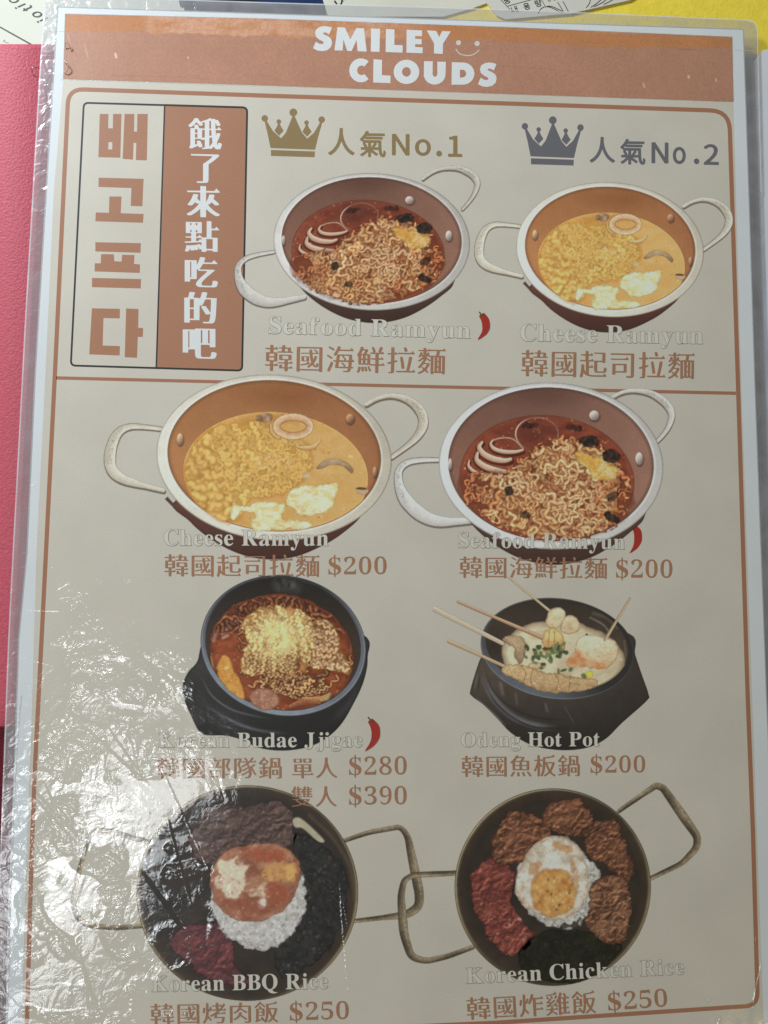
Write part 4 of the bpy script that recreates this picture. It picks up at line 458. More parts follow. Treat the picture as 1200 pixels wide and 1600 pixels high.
G('l', 'R', (7,0,71,0,74,0,76,1,76,3,74,5,67,7,63,9,60,12,59,15,58,23,58,63,58,66,61,67,64,66,66,64,106,3,108,0,112,0,147,0,150,0,152,1,151,4,143,9,136,18,102,69,102,71,103,72,114,76,122,82,128,89,130,94,132,102,132,114,129,123,123,131,116,136,107,140,85,144,11,144,6,144,5,142,7,140,15,138,20,134,22,130,23,122,23,19,22,13,18,9,15,7,6,4,5,2), (60,75,58,76,58,79,58,125,59,131,61,135,65,137,75,137,81,136,89,131,93,126,95,120,96,114,96,101,94,91,91,85,86,80,83,78,73,75))
G('l', 'S', (16,-3,18,-3,22,2,26,3,32,2,47,-2,55,-3,68,-3,76,-2,88,2,96,6,102,11,108,18,110,23,113,30,114,42,113,54,108,66,102,73,91,81,55,99,47,104,40,111,38,116,38,121,38,126,40,131,47,138,55,141,69,141,80,136,88,129,96,119,103,103,106,102,107,105,108,114,107,144,106,148,103,148,99,143,95,142,76,146,63,148,54,148,47,147,41,145,32,140,27,136,21,128,19,123,17,117,16,110,16,104,17,94,22,84,31,74,39,68,49,62,71,51,80,45,85,40,88,35,88,25,87,20,85,15,80,10,76,7,67,5,56,5,50,6,41,11,34,17,26,30,20,47,18,49,16,49,14,48,14,45,14,3,14,-1))
G('l', 'a', (29,-3,39,-2,44,-1,52,2,62,9,64,8,67,2,71,-1,77,-3,85,-3,90,-2,95,0,100,4,103,7,104,9,102,11,97,11,94,12,93,18,92,73,91,80,89,86,86,90,83,93,78,97,70,99,54,101,39,100,31,98,23,95,16,89,12,84,11,77,11,72,12,68,16,63,24,61,32,62,35,65,37,68,38,72,38,76,34,85,33,88,34,90,37,93,46,94,55,93,58,91,60,89,63,81,63,64,62,60,36,51,21,44,13,37,8,29,7,24,7,15,8,10,10,6,13,3,18,-1,22,-2), (45,11,40,14,38,19,38,30,39,36,42,42,49,48,57,52,62,52,63,51,63,48,63,24,63,20,59,16,54,12,50,11))
G('l', 'c', (43,-3,55,-3,62,-2,71,2,80,8,87,15,89,18,89,20,86,21,77,15,69,12,63,12,56,13,50,17,44,23,40,31,37,40,36,49,36,71,39,83,42,89,46,92,50,94,55,94,58,94,61,91,62,88,63,74,66,69,69,66,73,66,79,66,83,67,86,71,88,78,87,83,86,87,80,94,75,98,71,99,60,101,52,101,44,100,34,97,21,87,14,78,9,67,7,57,7,38,9,29,12,21,17,13,26,4,33,0))
G('l', 'd', (39,-3,47,-3,55,-2,61,1,70,9,71,7,72,-1,74,-2,92,1,107,3,110,4,112,5,111,8,104,12,102,19,101,139,101,142,100,144,63,144,58,143,58,142,58,141,65,139,67,137,70,134,71,131,71,125,71,93,69,92,60,98,53,100,45,101,35,99,28,96,21,90,15,82,11,75,7,59,6,47,7,35,10,24,15,13,21,6,31,-1), (51,9,45,12,42,16,40,20,38,32,37,53,39,71,42,82,45,85,49,88,52,89,57,89,62,88,66,85,69,82,71,77,71,26,69,19,64,13,58,9))
G('l', 'e', (43,-3,54,-3,62,-1,70,2,76,6,84,14,88,19,89,22,88,25,85,25,74,16,69,14,63,13,56,14,51,16,45,22,41,27,38,40,37,49,38,52,42,52,86,53,89,54,89,56,89,64,87,74,83,83,78,90,72,95,66,98,59,100,50,101,41,100,34,98,28,95,21,89,17,85,12,77,8,67,7,59,6,49,7,38,10,26,14,16,20,9,26,4,32,0), (39,61,37,63,37,71,38,80,40,86,43,90,47,94,52,94,56,94,60,90,63,84,64,73,64,63,62,61,60,61))
G('l', 'f', (7,0,58,0,61,0,63,1,63,3,61,4,53,6,50,8,48,11,47,16,47,85,48,88,50,88,63,89,64,91,64,94,64,97,62,98,50,99,47,101,47,128,48,135,50,139,54,141,59,141,61,140,62,138,59,125,59,122,61,118,64,115,69,114,74,114,79,116,82,119,83,123,83,131,81,136,79,139,71,145,63,147,47,147,38,145,30,141,24,136,19,126,17,117,16,103,16,100,14,99,7,98,5,97,5,93,5,90,7,89,15,88,16,86,16,83,16,15,15,11,13,8,5,3,5,1))
G('l', 'g', (40,-45,50,-45,62,-44,72,-42,79,-40,87,-36,92,-32,95,-29,99,-22,100,-13,99,-3,96,4,92,8,84,12,78,13,69,14,47,15,38,16,34,18,32,20,32,23,34,28,39,32,44,33,59,33,69,35,79,39,85,45,90,53,92,62,92,70,88,84,89,85,97,86,100,87,100,93,100,95,99,96,76,97,62,100,51,101,38,100,28,97,19,92,13,86,9,79,7,67,8,59,10,53,13,48,17,44,27,37,29,35,28,33,20,28,14,24,9,17,8,11,9,3,12,-2,18,-8,17,-10,10,-14,7,-17,5,-22,5,-28,6,-31,9,-35,17,-40,26,-43), (40,-37,34,-35,29,-33,26,-30,24,-27,23,-23,24,-19,27,-15,30,-12,34,-12,72,-12,79,-14,83,-17,83,-22,83,-27,79,-31,75,-34,69,-36,62,-37), (46,40,41,44,38,49,36,63,36,71,37,82,40,89,45,94,52,94,57,92,61,85,63,75,63,59,61,49,58,43,53,40))
G('l', 'h', (8,0,51,0,54,0,56,1,55,4,49,8,47,15,47,73,48,76,53,82,58,85,64,86,68,86,71,84,73,80,74,74,74,13,72,8,66,4,65,1,69,0,110,0,113,0,115,2,114,4,110,6,107,9,105,18,104,75,103,82,101,88,98,93,92,98,86,100,77,101,69,100,65,99,57,95,50,89,48,88,47,89,46,140,46,143,44,144,11,144,8,144,7,143,7,141,13,138,15,136,16,132,16,127,16,15,14,8,6,3,6,1))
G('l', 'i', (8,0,51,0,54,0,56,1,55,4,50,7,48,9,47,16,46,94,46,97,44,98,11,98,7,97,8,94,13,91,15,89,16,85,16,80,16,14,14,8,6,3,6,1), (28,116,34,116,40,118,44,121,47,127,47,134,45,140,42,144,36,147,30,147,24,146,19,141,17,136,16,131,18,123,23,118))
G('l', 'j', (7,-45,12,-45,22,-44,34,-40,39,-36,44,-31,49,-20,50,-8,50,93,50,97,48,98,11,98,7,97,8,94,14,93,17,90,19,87,20,80,20,-18,19,-30,17,-34,13,-37,8,-38,4,-36,3,-33,7,-25,7,-19,5,-14,2,-12,-1,-11,-8,-10,-13,-12,-17,-16,-18,-22,-17,-30,-12,-37,-4,-42), (28,117,36,117,40,117,45,121,48,125,49,131,48,138,45,143,40,147,34,147,27,147,22,143,19,138,18,131,19,125,23,120))
G('l', 'k', (8,0,50,0,55,0,56,3,49,8,47,15,47,40,48,43,51,45,54,43,75,12,75,8,74,6,68,3,69,0,73,0,115,0,118,0,119,2,118,4,113,8,108,14,72,65,72,67,74,69,88,83,96,89,108,94,109,96,108,98,105,98,79,98,70,98,67,98,66,96,67,94,73,93,76,91,77,88,77,85,72,79,52,59,49,56,47,57,46,140,46,143,44,144,12,144,9,144,8,143,8,141,14,137,16,131,16,19,16,14,15,10,13,7,7,4,6,2))
G('l', 'm', (8,0,50,0,53,0,55,1,55,3,49,8,47,13,47,73,48,77,54,83,58,85,63,86,67,86,70,84,72,80,73,74,73,13,71,8,64,3,65,0,69,0,108,0,111,0,113,1,112,4,106,8,104,13,104,74,106,78,112,84,117,86,121,86,125,86,128,83,130,78,130,73,130,13,128,8,122,4,121,1,123,0,126,0,168,0,170,1,170,3,163,8,161,13,160,72,158,83,156,89,152,94,147,98,141,100,134,101,125,100,117,97,110,92,103,86,101,87,98,91,94,96,89,99,84,100,75,101,66,100,59,96,50,89,48,88,47,90,46,96,44,98,8,98,6,97,6,95,13,91,15,88,16,83,16,19,16,14,15,10,13,7,6,3,6,1))
G('l', 'n', (8,0,51,0,54,0,56,1,55,4,49,8,47,15,47,73,48,76,53,82,58,85,64,86,68,86,71,84,73,80,74,74,74,13,72,8,66,4,65,1,67,0,70,0,110,0,114,0,115,3,108,8,106,12,105,21,104,76,102,85,97,94,93,97,88,99,75,101,68,100,63,98,57,95,48,88,47,90,46,96,44,98,11,98,7,98,6,96,7,94,12,92,15,89,16,85,16,80,16,15,14,8,6,3,6,1))
G('l', 'o', (47,-3,57,-3,66,-2,74,1,83,7,90,14,94,21,98,29,100,41,100,55,99,64,95,75,90,83,84,90,75,96,66,100,55,101,44,100,36,98,27,93,21,88,15,81,10,72,8,65,6,52,6,46,8,32,11,24,16,15,22,8,29,3,38,-1), (49,4,45,6,43,8,40,12,39,17,37,37,37,60,39,80,41,88,46,93,50,95,54,95,59,94,64,89,66,86,68,79,69,70,70,55,70,48,70,41,69,26,67,15,63,7,60,5,56,3,53,3))
G('l', 'r', (8,0,57,0,60,0,62,1,61,4,51,7,49,9,48,12,47,20,47,57,48,69,52,77,56,81,59,82,64,81,70,74,74,72,80,71,87,74,91,79,91,87,90,93,86,98,82,100,75,101,66,99,62,97,55,92,49,85,47,84,46,86,45,96,43,98,11,98,7,97,8,94,13,91,15,89,16,85,16,80,16,14,14,8,6,3,6,1))
G('l', 's', (43,-3,52,-3,60,-2,67,1,73,6,78,13,80,19,81,25,81,35,79,43,76,49,73,52,65,58,43,69,37,74,33,80,33,83,34,86,36,90,41,93,48,94,54,93,59,91,63,87,68,81,73,72,74,71,76,71,77,74,78,82,77,98,76,101,74,101,70,98,67,97,47,101,42,101,33,100,26,97,21,93,16,87,14,82,12,74,12,67,13,60,17,54,22,49,26,46,55,29,60,24,61,18,59,11,54,6,49,5,38,5,32,8,26,14,21,20,17,30,15,32,13,32,12,28,12,-1,13,-3,15,-2,20,2,24,2,35,-1))
G('l', 't', (35,-3,40,-3,47,-2,56,2,64,9,67,14,69,19,68,21,66,22,58,14,53,13,49,14,46,20,46,86,47,88,49,88,64,89,65,91,65,94,65,97,63,98,49,99,46,100,46,103,45,131,45,133,43,134,41,134,39,132,27,117,9,98,7,96,7,93,7,91,8,89,14,88,15,85,16,18,17,10,19,5,23,1,29,-2))
G('l', 'u', (35,-3,45,-3,54,-1,62,3,70,9,72,8,73,-1,75,-2,97,2,111,4,114,5,114,7,113,8,107,11,105,13,103,20,102,93,102,96,101,98,97,98,66,98,63,98,61,97,62,94,68,92,70,90,72,85,72,23,71,19,67,15,62,12,57,11,53,11,49,13,46,17,45,21,44,93,44,97,42,98,38,98,8,98,4,97,5,94,10,92,12,90,14,83,15,24,17,13,20,6,24,2,28,-1))
G('l', 'y', (14,-45,17,-45,24,-44,30,-42,37,-36,43,-28,50,-11,84,81,89,90,95,95,95,97,93,98,69,98,65,97,66,94,74,91,75,88,75,84,72,74,62,46,59,41,57,42,56,44,41,86,41,89,42,91,50,94,51,96,50,98,46,98,4,98,1,98,-1,97,-1,95,6,89,10,82,44,-2,43,-8,39,-19,33,-28,29,-32,26,-32,24,-30,23,-28,23,-23,22,-19,19,-16,16,-14,12,-14,7,-14,3,-16,0,-19,-2,-23,-2,-27,-1,-36,5,-42,9,-44))
G('l', '$', (60,-25,66,-25,69,-24,70,-7,71,-3,90,2,97,7,103,12,111,24,113,32,114,42,113,53,111,59,109,65,104,71,91,81,72,91,70,95,70,135,71,139,73,140,78,137,88,129,96,119,102,104,105,102,107,103,107,106,107,146,106,148,104,148,99,143,95,142,72,147,70,149,70,151,69,168,68,170,65,170,61,170,59,168,58,152,57,149,41,145,33,141,26,135,19,124,16,109,16,102,17,94,20,87,24,81,33,72,56,58,58,56,58,7,56,5,51,6,45,8,38,13,33,18,28,26,19,48,17,49,15,49,14,45,14,2,14,-2,16,-3,18,-3,22,2,27,3,57,-4,58,-7,59,-22), (72,6,70,8,70,13,70,47,70,49,72,50,79,46,84,41,88,34,88,28,88,21,84,14,78,8), (55,99,47,104,42,109,39,115,38,121,39,127,42,133,48,139,55,141,58,140,58,134,58,102,57,99))
G('d', '0', (56,-2,62,-2,77,1,86,7,94,15,99,23,104,37,107,50,109,74,108,94,106,108,103,120,98,131,93,139,85,147,75,152,64,154,53,154,42,151,36,148,28,142,22,134,17,123,13,108,11,93,11,59,14,39,19,25,26,13,32,7,41,2,49,-1), (53,12,48,15,44,19,42,26,40,34,38,50,37,70,38,103,40,120,42,128,45,134,49,138,53,141,63,141,69,140,73,136,77,129,79,121,81,105,82,88,82,65,81,48,79,31,76,22,74,18,70,14,67,12))
G('d', '1', (25,0,101,0,104,0,105,2,105,7,104,10,88,11,84,12,80,15,78,21,77,148,77,152,75,153,59,153,35,136,12,125,13,120,15,115,18,112,22,111,29,115,45,131,50,131,51,128,51,19,49,14,44,11,25,10,24,8,24,4,24,1))
G('d', '2', (12,0,100,0,103,0,105,1,106,40,106,43,104,44,102,44,100,42,97,34,94,30,90,26,85,24,78,23,33,23,29,23,27,24,30,29,81,79,91,92,98,104,100,111,101,120,98,134,95,139,90,144,79,151,63,154,48,154,40,153,30,150,22,146,17,141,13,135,12,127,12,121,13,117,17,111,25,107,30,106,32,108,34,125,36,131,39,136,43,140,50,142,60,142,65,141,68,138,71,135,73,130,75,118,74,106,72,96,63,79,50,63,11,22,11,4,11,1))
G('d', '3', (44,-2,55,-2,69,0,80,3,87,7,94,12,100,19,104,27,106,38,106,48,105,54,104,59,101,63,92,72,82,77,74,80,73,82,86,91,94,99,98,104,100,111,101,119,99,132,95,139,86,147,75,152,62,154,45,154,34,152,26,149,20,145,15,140,12,135,11,130,11,123,14,117,21,112,28,110,31,111,32,113,34,126,36,133,40,138,45,141,50,142,56,142,64,141,70,135,74,127,74,122,74,110,72,102,68,95,62,89,55,86,35,85,34,83,34,78,34,75,35,73,50,72,59,71,68,66,74,61,78,54,79,48,79,35,75,24,70,18,65,15,58,13,43,13,35,15,28,20,24,25,21,35,19,37,16,37,12,33,9,26,9,22,10,16,16,8,22,4,29,1))
G('d', '4', (43,0,106,0,109,0,110,2,110,7,109,10,98,12,93,16,91,20,90,27,90,36,91,39,111,40,112,42,112,48,112,52,110,53,93,54,91,54,90,56,89,148,89,151,87,152,69,152,65,150,6,53,6,43,6,41,8,40,61,39,65,38,65,27,63,17,60,14,56,12,43,10,42,8,42,4,42,1), (18,54,16,55,17,58,47,108,59,130,62,132,65,132,66,128,66,121,65,59,65,55,61,54))
G('d', '5', (46,-2,55,-2,71,1,82,5,93,14,99,21,103,31,104,39,104,57,102,66,97,74,89,82,81,87,70,90,58,92,49,92,32,90,28,90,27,94,30,127,31,129,34,129,83,129,86,128,89,125,93,116,96,115,98,117,98,123,98,130,97,149,97,151,95,152,27,152,24,152,23,150,17,91,16,81,17,79,19,77,23,76,34,78,52,78,57,78,63,76,69,72,73,68,76,61,78,53,78,40,75,27,72,22,68,18,61,14,54,13,42,13,37,14,31,17,27,22,21,36,17,35,13,31,12,26,12,20,14,14,17,9,22,5,28,2,38,-1))
G('d', '6', (59,-2,65,-2,76,0,85,3,91,7,98,14,102,20,106,31,108,39,108,57,106,66,102,76,98,81,94,85,84,90,69,93,57,92,42,86,38,86,37,88,38,102,42,120,48,132,57,141,62,142,71,142,75,142,78,140,81,137,83,133,86,118,88,116,91,116,96,118,103,124,105,129,105,133,104,139,100,145,92,151,79,154,66,154,58,153,46,148,39,143,30,134,21,118,16,103,14,91,13,81,13,59,16,40,21,25,28,14,34,8,44,2,50,0), (57,12,53,14,49,17,45,22,42,30,38,46,37,57,37,68,38,71,41,74,50,79,55,80,68,80,73,78,77,74,80,71,82,66,84,49,83,33,81,23,75,15,69,12))
G('d', '7', (41,0,49,0,51,2,54,8,109,141,109,149,108,152,19,152,16,152,14,151,13,138,13,113,13,110,15,109,17,109,19,111,20,119,22,124,25,127,29,129,89,129,92,129,94,128,93,125,88,112,41,6,40,2))
G('d', '8', (52,-2,61,-2,72,-1,83,2,93,7,99,12,104,18,107,25,109,33,109,48,107,54,104,60,96,69,78,81,77,83,93,95,101,104,102,109,103,118,100,132,96,140,89,147,80,151,67,154,54,154,46,153,32,148,24,142,20,137,17,130,15,122,15,109,18,99,23,92,31,84,37,79,38,77,21,64,14,56,11,50,10,44,10,33,11,27,16,16,25,7,37,1), (51,10,43,14,36,21,33,29,32,39,34,50,38,58,47,67,53,68,57,68,66,63,74,58,80,52,85,45,86,34,83,22,80,18,75,13,66,10), (60,91,52,95,45,101,41,106,39,112,38,120,39,127,41,132,46,139,53,142,66,142,72,140,79,133,82,123,82,111,80,104,78,99,73,94,69,91))
G('d', '9', (44,-2,52,-2,68,2,76,6,85,13,93,24,98,33,101,42,105,61,106,71,106,96,103,114,98,128,92,137,83,146,71,152,61,154,51,154,42,152,34,149,27,144,22,139,16,131,13,122,11,111,11,95,14,82,17,76,21,71,28,65,39,61,51,59,63,62,77,72,81,72,82,70,82,63,80,47,76,32,70,20,63,14,59,12,52,11,44,11,39,12,34,14,31,17,22,29,19,29,17,27,17,23,17,17,22,7,31,1), (54,74,45,77,41,81,38,86,36,94,35,105,36,117,39,129,45,137,51,140,63,140,67,139,71,136,77,127,81,112,82,102,82,89,79,83,71,76,63,74))
G('d', '$', (60,-25,66,-25,69,-24,70,-7,71,-3,90,2,97,7,103,12,111,24,113,32,114,42,113,53,111,59,109,65,104,71,91,81,72,91,70,95,70,135,71,139,73,140,78,137,88,129,96,119,102,104,105,102,107,103,107,106,107,146,106,148,104,148,99,143,95,142,72,147,70,149,70,151,69,168,68,170,65,170,61,170,59,168,58,152,57,149,41,145,33,141,26,135,19,124,16,109,16,102,17,94,20,87,24,81,33,72,56,58,58,56,58,7,56,5,51,6,45,8,38,13,33,18,28,26,19,48,17,49,15,49,14,45,14,2,14,-2,16,-3,18,-3,22,2,27,3,57,-4,58,-7,59,-22), (72,6,70,8,70,13,70,47,70,49,72,50,79,46,84,41,88,34,88,28,88,21,84,14,78,8), (55,99,47,104,42,109,39,115,38,121,39,127,42,133,48,139,55,141,58,140,58,134,58,102,57,99))
G('i', 'o', (56,-5,73,-5,82,-4,96,2,106,10,113,19,119,31,122,41,124,56,123,73,121,84,115,97,108,107,102,113,90,120,81,123,69,125,61,125,45,121,36,117,27,110,20,102,13,90,9,75,8,65,8,54,11,37,15,26,20,17,26,10,35,3,45,-2), (58,18,48,23,38,34,34,50,34,69,37,83,45,94,55,100,69,102,82,98,87,94,93,86,98,69,98,50,94,34,84,23,73,18))
G('i', 't', (46,-4,62,-4,68,-2,70,1,66,17,63,19,48,19,44,23,43,30,43,99,46,101,61,102,65,103,67,107,67,118,66,122,63,123,46,124,43,125,42,148,41,152,37,153,23,153,19,152,18,149,17,125,15,124,4,123,0,122,-1,118,-1,107,0,104,2,102,15,101,17,99,18,26,21,13,25,7,30,2,38,-2))
G('i', 'i', (17,-3,34,-3,37,-2,38,2,38,117,37,122,33,123,18,123,15,122,14,118,14,3,15,-1), (23,139,28,139,34,140,39,145,42,150,42,157,40,163,37,166,31,169,24,169,19,168,14,164,11,159,10,153,12,147,16,142))
G('i', 'c', (56,-5,75,-5,86,-2,96,2,107,11,113,19,118,30,117,33,115,35,97,39,95,37,89,28,81,21,73,18,61,18,54,19,49,22,42,29,38,34,34,50,34,69,38,85,45,94,50,98,56,101,64,102,77,100,86,95,95,83,97,81,113,85,117,88,117,92,113,100,108,107,102,113,88,121,69,125,61,125,45,121,36,117,27,110,20,102,13,90,9,75,8,65,8,54,11,37,15,26,20,17,26,10,35,3,45,-2))
# ------------------------------------------------------------------ materials
def plain_mat(name, col, rough=.6, spec=.3, noise=None, bump=None, coat=0):
    m = bpy.data.materials.new(name); m.use_nodes = True; nt = m.node_tree; N, L = nt.nodes, nt.links; b = N['Principled BSDF']
    b.inputs['Base Color'].default_value = (*col, 1); b.inputs['Roughness'].default_value = rough; b.inputs['Specular IOR Level'].default_value = spec
    b.inputs['Coat Weight'].default_value = coat
    tc = N.new('ShaderNodeTexCoord')
    if noise:
        sc_, amp = noise
        n = N.new('ShaderNodeTexNoise'); n.inputs['Scale'].default_value = sc_; n.inputs['Detail'].default_value = 5; L.new(tc.outputs['Object'], n.inputs['Vector'])
        r = N.new('ShaderNodeMapRange'); r.inputs[1].default_value = .3; r.inputs[2].default_value = .7; r.inputs[3].default_value = 1-amp; r.inputs[4].default_value = 1+amp
        L.new(n.outputs[0], r.inputs[0]); vm = N.new('ShaderNodeVectorMath'); vm.operation = 'SCALE'; vm.inputs[0].default_value = col
        L.new(r.outputs[0], vm.inputs['Scale']); L.new(vm.outputs[0], b.inputs['Base Color'])
    if bump:
        sc_, dist = bump
        n = N.new('ShaderNodeTexNoise'); n.inputs['Scale'].default_value = sc_; n.inputs['Detail'].default_value = 3; L.new(tc.outputs['Object'], n.inputs['Vector'])
        bp = N.new('ShaderNodeBump'); bp.inputs['Distance'].default_value = dist; L.new(n.outputs[0], bp.inputs['Height']); L.new(bp.outputs[0], b.inputs['Normal'])
    return m
def plastic_mat(name, haze, col=(.62, .6, .62), bumps=True):
    """milky clear plastic: looks through, with a cloudy share and a gloss"""
    m = bpy.data.materials.new(name); m.use_nodes = True; nt = m.node_tree; N, L = nt.nodes, nt.links; N.clear()
    out = N.new('ShaderNodeOutputMaterial'); t = N.new('ShaderNodeBsdfTransparent'); d = N.new('ShaderNodeBsdfDiffuse'); gl = N.new('ShaderNodeBsdfGlossy')
    d.inputs['Color'].default_value = (*col, 1); gl.inputs['Roughness'].default_value = .2
    tc = N.new('ShaderNodeTexCoord'); n = N.new('ShaderNodeTexNoise'); n.inputs['Scale'].default_value = 120; n.inputs['Detail'].default_value = 5; n.inputs['Distortion'].default_value = .6
    L.new(tc.outputs['Object'], n.inputs['Vector'])
    r = N.new('ShaderNodeMapRange'); r.inputs[1].default_value = .3; r.inputs[2].default_value = .7; r.inputs[3].default_value = haze*.82; r.inputs[4].default_value = min(haze*1.18, 1); L.new(n.outputs[0], r.inputs[0])
    m1 = N.new('ShaderNodeMixShader'); m2 = N.new('ShaderNodeMixShader'); L.new(r.outputs[0], m1.inputs[0]); L.new(t.outputs[0], m1.inputs[1]); L.new(d.outputs[0], m1.inputs[2])
    m2.inputs[0].default_value = .07; L.new(m1.outputs[0], m2.inputs[1]); L.new(gl.outputs[0], m2.inputs[2])
    n3 = N.new('ShaderNodeTexNoise'); n3.inputs['Scale'].default_value = 210; n3.inputs['Detail'].default_value = 2; n3.inputs['Distortion'].default_value = 1.0; L.new(tc.outputs['Object'], n3.inputs['Vector'])
    bp = N.new('ShaderNodeBump'); bp.inputs['Distance'].default_value = .0004; L.new(n3.outputs[0], bp.inputs['Height']); L.new(bp.outputs[0], gl.inputs['Normal']); L.new(m2.outputs[0], out.inputs[0])
    return m
BROWN = (.40, .178, .105)
MAT = {
    'paper': print_mat('white_paper', (.735, .755, .775), cloud=.03),
    'cream': print_mat('cream_ink', (.66, .60, .515), grain=.05, cloud=.055),
    'brown': print_mat('brown_ink', (.43, .205, .125), grain=.07),
    'line': print_mat('brown_line_ink', (.41, .185, .112), grain=.05),
    'caption': print_mat('caption_ink', (.41, .195, .11), grain=.12),
    'white': print_mat('white_ink', (.78, .78, .78)),
    'shade': print_mat('grey_outline_ink', (.19, .155, .12)),
    'offwhite': print_mat('off_white_ink', (.71, .67, .59)),
    'dark': print_mat('charcoal_ink', (.035, .038, .042)),
    'gold': print_mat('gold_ink', (.30, .21, .10), grain=.1),
    'steel': print_mat('slate_ink', (.16, .155, .175), grain=.1),
    'red': print_mat('red_ink', (.42, .035, .03), grain=.08),
    'green': print_mat('stem_ink', (.08, .09, .03)),
    'picture': print_mat('picture_ink', attr=True, grain=.045, cloud=.03),
    'margin': plastic_mat('milky_plastic', .46, (.46, .45, .47)),
    'seam': plastic_mat('welded_plastic', .62, (.8, .8, .84)),
    'tapehighlight': plastic_mat('tape_edge_highlight', .30, (.85, .82, .78)),
}

# ------------------------------------------------------------------ the setting
def slab(name, pts, z0, z1, mat, parent=None, label=None):
    pts = np.array(pts, float); n = len(pts)
    top = P(pts[:, 0], pts[:, 1], z1); bot = top.copy(); bot[:, 2] = z0
    f = [tuple(range(n))[::-1]] + [tuple(range(n, 2*n))] + [((i+1) % n, i, n+i, n+(i+1) % n) for i in range(n)]
    o = pydata(name, np.vstack([top, bot]), f, mat, parent, label)
    bm = bmesh.new(); bm.from_mesh(o.data); bmesh.ops.recalc_face_normals(bm, faces=bm.faces); bm.to_mesh(o.data); bm.free()
    return o
ZT = -0.006
tbl = pydata('table_top', [(-.9, -.9, ZT), (.9, -.9, ZT), (.9, .9, ZT), (-.9, .9, ZT)], [(0, 1, 2, 3)], plain_mat('grey_table', (.17, .165, .18), .5, noise=(60, .12)))
tbl['kind'] = 'structure'

# things lying round the menu
mat_y = plain_mat('yellow_vinyl', (.9, .70, .075), .55, noise=(420, .06), bump=(900, .00012))
y_o = slab('place_mat', rounded([(690, -60), (1300, -60), (1300, 84), (690, 84)], 6), ZT+.0005, -.0036, mat_y)
tag(y_o, 'bright yellow mat under the top right corner of the menu', 'mat')
mat_cp = plain_mat('ivory_paper', (.66, .65, .55), .6, noise=(40, .04))
mat_k = plain_mat('black_print', (.012, .013, .015), .5)
pap = slab('leaflet', [(-60, -60), (292, -60), (284, 84), (-60, 84)], ZT+.0006, -.0037, mat_cp)
tag(pap, 'ivory leaflet with upside-down black lettering above the red cover', 'leaflet')
def glyph_loops(st, ch): return [np.array(l) for l in GLYPH[st + ch]]
def place_glyph(st, ch, centre, ax, up, size, z=0.0):
    """glyph at a centre with its own advance and up directions"""
    ls = glyph_loops(st, ch); allp = np.vstack(ls); c = (allp.min(0)+allp.max(0))/2
    ax = np.array(ax, float)*size; up = np.array(up, float)*size
    return [np.array(centre) + (l[:, :1]-c[0])*ax + (l[:, 1:]-c[1])*up for l in ls]
def flat_at(name, loops, z, mat, parent, label=None):
    """like flat() but for a sheet lying at another height"""
    me = flat(name, loops, 0, mat, None, mesh_only=True)
    n = len(me.vertices); co = np.empty(n*3); me.vertices.foreach_get('co', co); co = co.reshape(-1, 3); co[:, 2] = 0
    k = (z-CAM[2])/(0-CAM[2]); co = CAM + (co-CAM)*k; me.vertices.foreach_set('co', co.ravel()); me.update()
    return link(name, me, mat, parent, label)
def bar(a, b, w):
    a, b = np.array(a, float), np.array(b, float); d = (b-a)/np.linalg.norm(b-a); n = np.array([-d[1], d[0]])*w/2
    return np.array([a+n, b+n, b-n, a-n])
def stroke_loop(path, w):
    p = np.array(path, float); t = np.gradient(p, axis=0); t /= np.linalg.norm(t, axis=1)[:, None]; n = np.stack([-t[:, 1], t[:, 0]], 1)
    w = np.broadcast_to(np.asarray(w, float), (len(p),))[:, None]/2
    return np.vstack([p+n*w, (p-n*w)[::-1]])
zl = -.00364
lt = []
for ch, c in (('i', (66, 31)), ('o', (58, 22.5)), ('t', (43, 13)), ('i', (31.5, 9.3)), ('o', (21.5, 0))):
    lt += place_glyph('i', ch, c, (-.80, -.58), (-.92, .42), 33)
flat_at('lettering', lt, zl, mat_k, pap)
flat_at('rule', [bar((-20, 31), (49, 69.5), 2.1)], zl, mat_k, pap)
flat_at('emblem', [place_glyph('s', '원', (11, 61), (.9, .35), (.5, -.75), 14)[0]], zl, plain_mat('grey_print', (.35, .36, .32)), pap)
navy = slab('box', [(268, -50), (281, 8), (512, 10), (496, -50)], ZT+.0007, -.0032, plain_mat('navy_card', (.012, .03, .09), .35, noise=(90, .3)))
tag(navy, 'dark navy box tucked behind the top edge of the menu', 'box')
flat_at('black_band', [np.array([(268, -50), (281, 8), (405, 9), (396, -50)])], -.00315, plain_mat('black_card', (.012, .014, .018), .4), navy)
cart = slab('carton', [(494, -50), (505, 2), (514, 26), (692, 26), (738, 13), (763, 4), (748, -50)], ZT+.0012, -.0031, plain_mat('cream_card', (.66, .635, .53), .55, noise=(50, .05)))
tag(cart, 'cream carton beside the navy box with clipped black letters', 'carton')
flat_at('lettering', [stroke_loop(catmull([(522.5, 1), (524.5, 4), (526.5, 6.5)], False), 2.6), stroke_loop(catmull([(529, -6), (534, -1.5), (533.5, 5), (531.5, 7)], False), 2.4), stroke_loop(catmull([(534.5, -1), (538, 1), (541, 7.5)], False), 2.6)], -.00306, mat_k, cart)
lab = slab('product_label', [(744, -50), (757, 0), (776, 24), (790, 30), (892, 21), (985, 0), (1060, -50)], ZT+.0018, -.0030, plain_mat('label_paper', (.66, .63, .56), .5, noise=(50, .04)))
tag(lab, 'white product label with slanted small print on the yellow mat', 'label')
zq = -.00296
ll = []
for ch, c, s in (('내', (804, 14.5), 12), ('용', (823, 9.8), 12), ('량', (841, 5), 12.5), ('중', (792, .5), 12)):
    ll += place_glyph('s', ch, c, (.97, -.24), (-.35, -.9), s)
